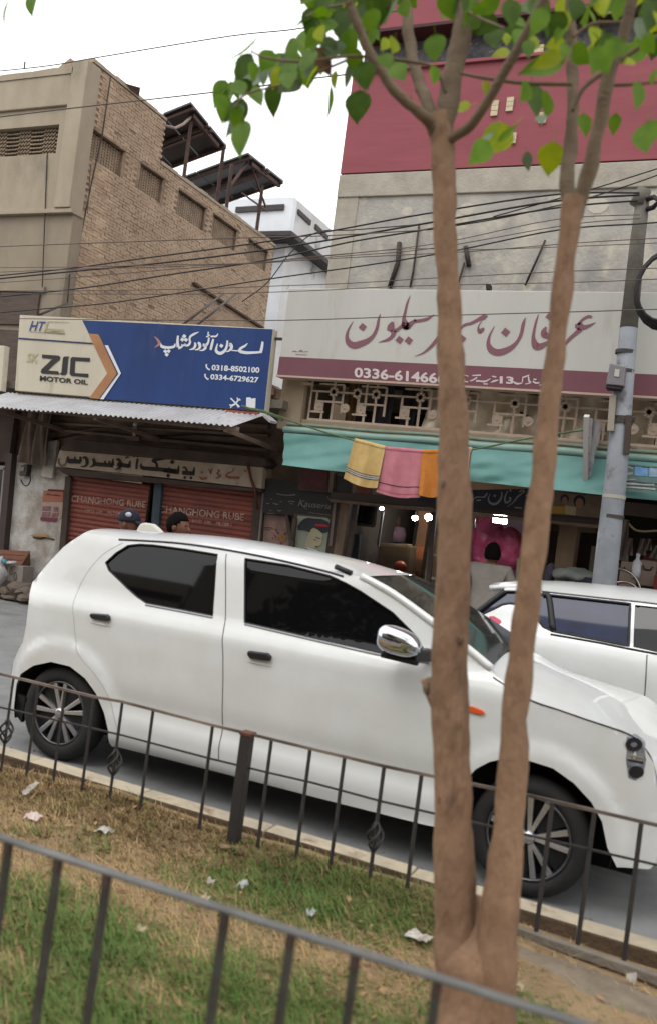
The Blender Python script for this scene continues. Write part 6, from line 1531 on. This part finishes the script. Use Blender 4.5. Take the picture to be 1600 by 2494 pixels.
# ------------------------------------------------------------------ tree
bark = mat('brown_bark', lin(176,140,110,.64), lin(148,116,92,.6), 5, .92, .8, 42, stretch=(1,1,.35), c3=lin(104,80,66,.54), s3=5.5, t3=.58, w3=.08)
bark_y = mat('young_bark', lin(150,130,104,.56), lin(126,106,86,.54), 6, .85, .3, 40, stretch=(1,1,3))
YT_ = 2.55
tr_ = T('twin_stem_tree', 'young roadside tree with two bare stems forking from one base and broad green leaves above', 'tree', UZ(1170,2600,.1))
def D(p): return (RB.transposed() @ (p-CAM)).z
def limb(pts, Y, name, par, m, n=12, Yend=None, wob=.0):
    q = smooth_path(pts, 9); P_, R_ = [], []
    for i, (x, y, w) in enumerate(q):
        yy = Y if Yend is None else Y+(Yend-Y)*i/(len(q)-1)
        p = U(x, y, yy); P_.append(p); R_.append(max(w, 2)/2/F_PX*D(p)*(1+wob*noise.noise(p*9)))
    mb = MB().tube(P_, R_, n)
    for v in mb.v:
        if max(R_) > .02: v += Vector((1, 1, .3))*(.005*noise.noise(Vector((v.x*40, v.y*40, v.z*7)))+.004*noise.noise(v*16))
    return mb.build(name, m, par, smooth=True), P_
base_, _ = limb([(1150,2760,300),(1152,2600,245),(1154,2494,218),(1157,2400,204),(1159,2335,186),(1161,2290,150),(1162,2245,100),(1163,2205,50),(1163,2180,16)], YT_, 'trunk_base', tr_, bark, 28, YT_+.06, wob=.14)
st1, _ = limb([(1124,2520,120),(1114,2380,112),(1110,2250,104),(1106,2100,94),(1101,1900,90),(1096,1760,90),(1094,1650,86),(1100,1480,86),(1106,1300,84),(1104,1100,74),(1100,950,66),(1092,750,60),(1084,550,56),(1079,400,56),(1075,320,60),(1072,280,56)], YT_, 'trunk', tr_, bark, 22, wob=.12)
st2, _ = limb([(1196,2520,112),(1204,2380,104),(1213,2250,94),(1226,2120,84),(1242,1950,74),(1258,1700,62),(1272,1560,62),(1288,1440,62),(1304,1300,62),(1318,1170,56),(1334,1020,50),(1350,880,46),(1366,720,48),(1380,600,48),(1392,510,52),(1399,480,50)], YT_-.02, 'trunk', tr_, bark, 22, wob=.12)
MB().ball(U(1046,1672,YT_), .022, .03, .03, 8, 6).build('branch_stub', bark_y, st1)
MB().tube([U(1075,1720,YT_), U(1050,1685,YT_), U(1030,1655,YT_-.02)], [.035,.022,.009], 8).build('branch_stub', bark, st1, smooth=True)
MB().tube([U(1288,1520,YT_), U(1312,1508,YT_-.02)], [.016,.004], 6).build('branch_stub', bark, st2)
for (px_, py_, r_) in ((1082,1180,.012),(1076,1950,.014),(1122,1560,.010),(1240,1960,.012),(1150,2420,.018)):
    kn0 = MB().ball(U(px_, py_, YT_-.045), r_, r_*.6, r_*1.3, 10, 6)
    kn0.build('knot', mat('bark_knot', lin(138,108,86,.56), lin(112,86,70,.52), 30, .9, .5, 60), st2 if px_ > 1200 else st1, smooth=True)
br = []
for par, pts, ye in ((st1, [(1064,330,34),(1045,300,30),(1023,276,27),(971,234,25),(925,171,23),(883,88,22),(847,0,21),(800,-120,18)], 2.35),
                     (st1, [(1062,320,36),(1040,250,32),(1023,208,30),(1003,130,28),(987,0,26),(970,-160,22)], 2.75),
                     (st1, [(1076,330,52),(1086,270,54),(1093,220,54),(1106,156,52),(1132,52,52),(1145,-20,50),(1165,-200,44)], 2.6),
                     (st1, [(1088,345,24),(1110,330,24),(1143,308,24),(1184,250,24),(1226,177,24),(1268,104,24),(1309,26,24),(1350,-60,22)], 2.4),
                     (st2, [(1390,530,40),(1380,450,36),(1384,380,33),(1392,300,31),(1394,200,28),(1392,110,26),(1385,-40,22)], 2.7),
                     (st2, [(1396,530,40),(1422,452,37),(1440,390,35),(1457,300,33),(1478,200,32),(1512,105,28),(1540,0,27),(1560,-120,24)], 2.45),
                     (st2, [(1394,270,10),(1420,215,12),(1470,175,14),(1520,140,13),(1600,88,10),(1680,40,8)], 2.6),
                     (st1, [(1092,250,10),(1060,170,9),(992,149,9),(855,137,8),(740,150,7),(650,141,6),(612,124,4)], 2.3),
                     (st1, [(860,140,7),(800,165,6),(735,190,6),(690,205,5),(600,230,5),(572,262,4)], 2.3),
                     (st2, [(1392,205,10),(1340,205,10),(1267,202,10),(1180,190,9),(1120,178,8)], 2.5),
                     (st2, [(1478,208,9),(1530,206,9),(1600,199,8),(1690,190,7)], 2.45),
                     (st1, [(1140,30,8),(1180,50,7),(1230,70,6)], 2.45), (st2, [(1394,90,8),(1442,58,8),(1510,53,7),(1600,40,6)], 2.6),
                     (st1, [(800,-120,16),(560,-110,12),(330,-90,9),(120,-60,7),(40,-20,4)], 2.3), (st1, [(850,10,8),(790,20,6),(745,40,4)], 2.3), (st1, [(883,88,9),(930,40,7),(960,-20,5)], 2.35)):
    o, P_ = limb(pts, YT_, 'branch', par, bark_y, 8, ye); br.append(P_)
lm = []
for nm, c, c2_, tl in (('leaf_dark', (84,116,22), (66,98,20), .4), ('leaf_green', (122,160,20), (98,142,20), .5), ('leaf_lime', (194,204,26), (166,190,26), .55), ('leaf_brown', (150,110,82), (128,92,70), .2), ('leaf_sage', (140,156,124), (116,138,104), .3)):
    lm.append(mat(nm, lin(*c, .72), lin(*c2_, .7), 22, .5, transl=tl, rand=.14, spec=.35))
def leafmesh(w, name):
    m_ = MB(); prof = [(0,.02),(.05,.18),(.16,.37),(.32,.46),(.48,.44),(.64,.34),(.79,.21),(.91,.08),(1,.004)]
    for t, h in prof: m_.v += [Vector((-h*w, t, .05*h+.05*math.sin(t*3))), Vector((0, t, -.03+.05*math.sin(t*3))), Vector((h*w, t, .05*h+.05*math.sin(t*3)))]
    for i in range(len(prof)-1):
        a = i*3; m_.f += [(a, a+1, a+4, a+3), (a+1, a+2, a+5, a+4)]
    o = len(m_.v); m_.v += [Vector((-.012, 0, 0)), Vector((.012, 0, 0)), Vector((.03, -.30, .05)), Vector((.015, -.30, .05))]; m_.f.append((o, o+1, o+2, o+3))
    return m_
LMS = {}
for k in range(5):
    for wv, nm in ((.90, 'w'), (.62, 'm'), (.34, 'n')):
        me = leafmesh(wv, 'leaf').mesh('leaf', smooth=True); me.materials.append(lm[k]); LMS[(k, nm)] = me
def leaf(px, py, L, ang, tone, wid='w', Y=None, tilt=.45):
    Y = Y or rnd.uniform(2.2, 2.85)
    a = math.radians(ang); d = (cx*math.cos(a)-cyv*math.sin(a))
    nrm = (cz+Vector((rnd.gauss(0, tilt), rnd.gauss(0, tilt), rnd.gauss(0, tilt)))).normalized()
    d = (d+cz*rnd.gauss(0, tilt*.5)).normalized()
    x = d.cross(nrm).normalized(); nrm = x.cross(d)
    c = U(px, py, Y); s = L/F_PX*D(c)
    M = Matrix((x, d, nrm)).transposed()
    o = place(LMS[(tone, wid)], 'leaf', tr_, c-d*s*.5, M.to_euler(), (s, s, s)); return o
hand = [(595,118,78,145,1,'n'),(678,165,82,92,1,'w'),(650,150,60,120,1,'w'),(700,160,60,70,1,'m'),(744,178,84,80,1,'w'),(720,160,60,100,2,'m'),(554,245,106,97,1,'m'),(590,340,104,94,1,'m'),(573,300,96,118,4,'n'),(612,196,92,140,4,'m'),(590,215,60,150,0,'m'),(668,244,84,92,0,'m'),
 (801,250,74,98,1,'n'),(872,262,82,95,0,'w'),(789,152,76,62,3,'m'),(816,196,44,90,2,'w'),(848,185,64,104,4,'n'),(762,58,76,110,0,'w'),(795,92,80,80,0,'w'),(832,58,80,100,0,'w'),(852,112,80,70,1,'w'),(812,124,70,110,0,'w'),(764,96,60,140,1,'w'),(742,52,50,150,0,'m'),(880,190,72,80,0,'w'),(868,150,60,60,1,'w'),(782,14,70,120,0,'m'),(842,20,70,60,0,'w'),
 (957,112,48,100,2,'w'),(970,176,64,62,1,'w'),(1059,118,70,90,1,'w'),(1056,184,46,95,1,'w'),(998,240,44,90,1,'m'),(922,20,80,80,0,'w'),(948,30,74,110,0,'w'),(905,54,64,90,1,'w'),(910,80,54,60,1,'m'),(1121,264,52,172,2,'w'),(888,96,60,100,1,'w'),(888,186,70,80,0,'w'),(936,110,50,120,2,'m'),(940,150,50,70,1,'w'),
 (1243,34,68,80,0,'w'),(1205,92,68,92,0,'w'),(1217,132,48,172,2,'w'),(1334,52,96,92,0,'w'),(1310,30,70,60,0,'w'),(1355,60,60,120,0,'w'),(1451,98,74,100,2,'w'),(1378,52,50,90,2,'w'),(1316,166,112,172,1,'m'),(1330,150,80,160,2,'m'),(1350,108,48,170,2,'w'),(1299,244,84,82,0,'w'),(1328,256,70,98,1,'w'),(1276,226,60,120,1,'w'),(1445,150,70,100,1,'w'),(1182,216,38,95,2,'w'),(1422,306,64,84,1,'m'),(1495,304,54,96,1,'m'),(1550,234,70,96,1,'w'),(1576,334,96,100,1,'w'),(1340,388,80,96,2,'w'),(1284,394,46,80,4,'m'),
 (1200,345,126,140,2,'m'),(1165,375,100,130,1,'m'),(1172,360,96,128,4,'n'),(1236,325,60,320,1,'n'),(1317,292,36,95,4,'w'),(1560,76,70,80,4,'m'),(1582,38,80,100,0,'w'),(1530,152,44,150,2,'m'),(1566,130,40,140,2,'m'),(1468,18,54,90,2,'w'),(1436,38,66,70,1,'w'),(1592,112,66,95,0,'w'),(1400,24,60,100,0,'w'),(1500,20,64,90,1,'w'),(1590,190,40,100,1,'m'),
 (16,31,64,96,1,'n'),(80,10,60,92,1,'w'),(40,-30,60,80,1,'w'),(130,-40,60,110,1,'w')]
for h in hand: leaf(*h)
for k in range(26):
    t = rnd.random(); px = 560+200*t+rnd.gauss(0,14); py = 215-60*t+rnd.gauss(0,22)
    leaf(px, py, rnd.uniform(48,84), rnd.gauss(100,28), rnd.choice((0,1,1,1,2,4)), rnd.choice('wmm'), rnd.uniform(2.25,2.6), .5)
for k in range(6):
    leaf(rnd.uniform(535,585), rnd.uniform(215,300), rnd.uniform(60,90), rnd.gauss(98,14), rnd.choice((0,1,1)), 'm', rnd.uniform(2.25,2.5), .5)
for k in range(150):
    px = rnd.choice((rnd.uniform(720,900), rnd.uniform(880,1300), rnd.uniform(1180,1680), rnd.uniform(1250,1680)))
    py = rnd.uniform(-240, 18) if rnd.random() < .62 else (rnd.uniform(-20, 150) if (px < 880 or px > 1200) else rnd.uniform(-20, 60))
    leaf(px, py, rnd.uniform(44,92), rnd.gauss(95,34), rnd.choice((0,0,1,1,1,1,1,2)), rnd.choice('wwm'), rnd.uniform(2.1,3.1), .5)

# ------------------------------------------------------------------ grass on the median
import numpy as np
rs = np.random.RandomState(4)
def pxpolyz(pts): return [(UZ(x, y, .1).x, UZ(x, y, .1).y) for x, y in pts]
G1 = pxpolyz([(-60,2160),(40,2130),(140,2150),(260,2230),(420,2290),(560,2330),(640,2380),(760,2400),(900,2430),(960,2600),(-60,2700)])
G2 = pxpolyz([(420,2140),(560,2090),(760,2110),(930,2150),(1060,2210),(1070,2300),(960,2290),(800,2240),(600,2190)])
G3 = pxpolyz([(1090,2430),(1200,2400),(1300,2440),(1360,2520),(1060,2560)])
B1 = pxpolyz([(60,1900),(200,1900),(420,1960),(600,2010),(620,2080),(420,2060),(240,1985),(120,1960)])
def grass(name, label, N, pick, hgt, wid, m):
    vs = []
    X = rs.uniform(-4.3, .9, N*6); Y = rs.uniform(1.9, 3.86, N*6); c = 0
    for x, y in zip(X, Y):
        if not pick(x, y): continue
        h = hgt*(rs.uniform(.4, 1.2) if rs.rand() < .85 else rs.uniform(1.2, 2.0)); a = rs.normal(-.40, .45)+(math.pi if rs.rand() < .35 else 0)
        l = rs.uniform(.5, 1.5); dx, dy = math.cos(a), math.sin(a); w = wid*rs.uniform(.6, 1.3); z = gz(x, y)-.004
        vs += [(x-dy*w, y+dx*w, z), (x+dy*w, y-dx*w, z), (x+dx*h*l, y+dy*h*l, z+h*rs.uniform(.35, .9))]
        c += 1
        if c >= N: break
    n_ = len(vs)//3
    me = bpy.data.meshes.new(name); me.from_pydata(vs, [], [(3*i, 3*i+1, 3*i+2) for i in range(n_)])
    me.materials.append(m); o = bpy.data.objects.new(name, me); COL.objects.link(o); o['kind'] = 'stuff'; o['label'] = label; o['category'] = 'grass'
nz2 = lambda x, y: noise.noise((x*2.2, y*2.6, 5))+.5*noise.noise((x*6, y*7, 9))
def green_p(x, y):
    q = (x+rs.normal(0, .13), y+rs.normal(0, .10))
    return (inside(q, G1) or inside(q, G2) or inside(q, G3)) and nz2(x, y)+rs.normal(0, .3) > -.5 or nz2(x, y)+rs.normal(0, .25) > .85
grass('green_grass', 'short green grass growing in patches on the median', 42000, green_p, .042, .0032, mat('grass_green', lin(106,144,66,.72), lin(138,156,86,.7), 3, .7, transl=.3, c3=lin(92,124,58,.66), s3=2))
grass('dry_grass', 'dry straw-coloured grass covering the median', 50000, lambda x, y: (not green_p(x, y) or rs.rand() < .10) and nz2(x, y+7)+rs.normal(0, .3) > (-.6 if not (x > -.55 and y > 3.15) else .25), .038, .0026, mat('grass_straw', lin(214,184,134,.76), lin(186,158,106,.72), 4, .8, transl=.2, c3=lin(166,158,96,.68), s3=1.6))
grass('brown_grass', 'matted brown grass by the kerb', 26000, lambda x, y: (inside((x+rs.normal(0, .12), y+rs.normal(0, .08)), B1) or y > 3.5+rs.normal(0, .08) or rs.rand() < .06) and x < -.6, .036, .0028, mat('grass_brown', lin(160,132,92,.64), lin(128,108,70,.6), 4, .85, c3=lin(134,134,74,.62), s3=2.2))
# ------------------------------------------------------------------ litter and stones
papers = [(75,1925,.045,.09,0,'white paper scrap standing upright in the brown grass'),(82,1985,.11,.05,1,'pinkish crumpled wrapper in the dry grass'),(255,2015,.10,.06,0,'crumpled white paper in the middle of the dry grass'),
          (514,2143,.05,.02,0,'small white chip in the grass near the leaning post'),(594,2148,.05,.05,3,'clear greyish plastic bag in the green grass'),(501,2184,.05,.025,2,'cream scrap above the near railing'),(757,2218,.05,.03,3,'greyish plastic scrap in the grass left of the tree'),(1020,2275,.13,.06,0,'large white plastic sheet just left of the tree trunk'),(1536,2377,.05,.015,0,'thin white scrap on the dirt path at the right'),(1262,2398,.05,.02,2,'pale scrap at the right foot of the tree'),(345,2258,.05,.012,2,'pale straw coloured chip behind the near railing')]
pm_ = [mat('paper_white', lin(216,210,200,.72), lin(180,170,154,.66), 40, .8), mat('wrapper_pink', lin(206,166,158,.7), lin(226,214,208,.75), 30, .5), mat('wrapper_cream', lin(206,190,160,.7), rough=.7), mat('plastic_grey', lin(186,188,184,.6), rough=.3)]
for k, (px, py, w, h, mi, lab) in enumerate(papers):
    p = UZ(px, py, .12); m_ = MB(); w *= .72; h *= .72
    m_.grid(lambda u, v: (p.x+w*(u-.5)+.3*h*(v-.5), p.y+h*1.2*(v-.5), p.z-.012+.022*noise.noise((u*3+k, v*3, k*.7))+(.05*v if k == 0 else .012*v)), 6, 5)
    m_.build('litter_scrap', pm_[mi], smooth=False, label=lab, cat='litter', group='litter on the median')
for k, (px, py, s, c, lab) in enumerate(((545,2062,.055,(170,142,112),'flat tan stone left of the railing post foot'),(615,2068,.05,(150,104,80),'reddish brick fragment right of the railing post foot'),(632,2078,.03,(176,150,122),'small tan stone right of the brick fragment'),(583,2078,.04,(120,84,66),'dark brown clod at the railing post foot'))):
    s *= .7; p = UZ(px, py, .105); b = MB().ball(p, s, s*.8, s*.35, 9, 6)
    for v in b.v: v += Vector((1, 1, .6))*.016*noise.noise(v*30+Vector((k, 0, 0)))
    b.build('stone', mat('stone_tone_' + 'abcd'[k], lin(*c, .55), lin(*[q*.8 for q in c], .5), 20, .9, .4, 60), label=lab, cat='stone', group='stones by the railing post')

fl = MB()
for k in range(420):
    x, y = rnd.uniform(-4, .8), rnd.uniform(1.9, 3.85); z = gz(x, y)+rnd.uniform(.006, .03); a = rnd.uniform(0, 6.28); L = rnd.uniform(.008, .026)
    d = Vector((math.cos(a), math.sin(a), rnd.uniform(-.3, .3)))*L; e = Vector((-d.y, d.x, rnd.uniform(-.2, .2)*L))*rnd.uniform(.2, .5); p = Vector((x, y, z))
    fl.add([p-d, p+e, p+d, p-e], [(0,1,2),(0,2,3)])
fl.build('dry_leaf_litter', mat('dry_leaf_bits', lin(196,160,112,.7), lin(110,82,54,.55), 9, .9), kind='stuff', fixn=False, label='dry leaf bits and crumbs scattered over the median', cat='leaf litter')
pb = MB()
for k in range(700):
    x, y = rnd.uniform(-9, 1), (rnd.uniform(4.03, 4.4) if k % 3 else rnd.uniform(4, 9.4)); r_ = rnd.uniform(.003, .011); p = Vector((x, y, r_*.4))
    pb.add([p+Vector((r_,0,0)), p+Vector((0,r_,0)), p-Vector((r_,0,0)), p-Vector((0,r_,0)), p+Vector((0,0,r_*.8))], [(0,1,4),(1,2,4),(2,3,4),(3,0,4)])
pb.build('road_grit', mat('grit', lin(150,138,122,.6), lin(104,96,88,.5), 30, .95), kind='stuff', fixn=False, label='loose grit and pebbles along the road edge', cat='grit')
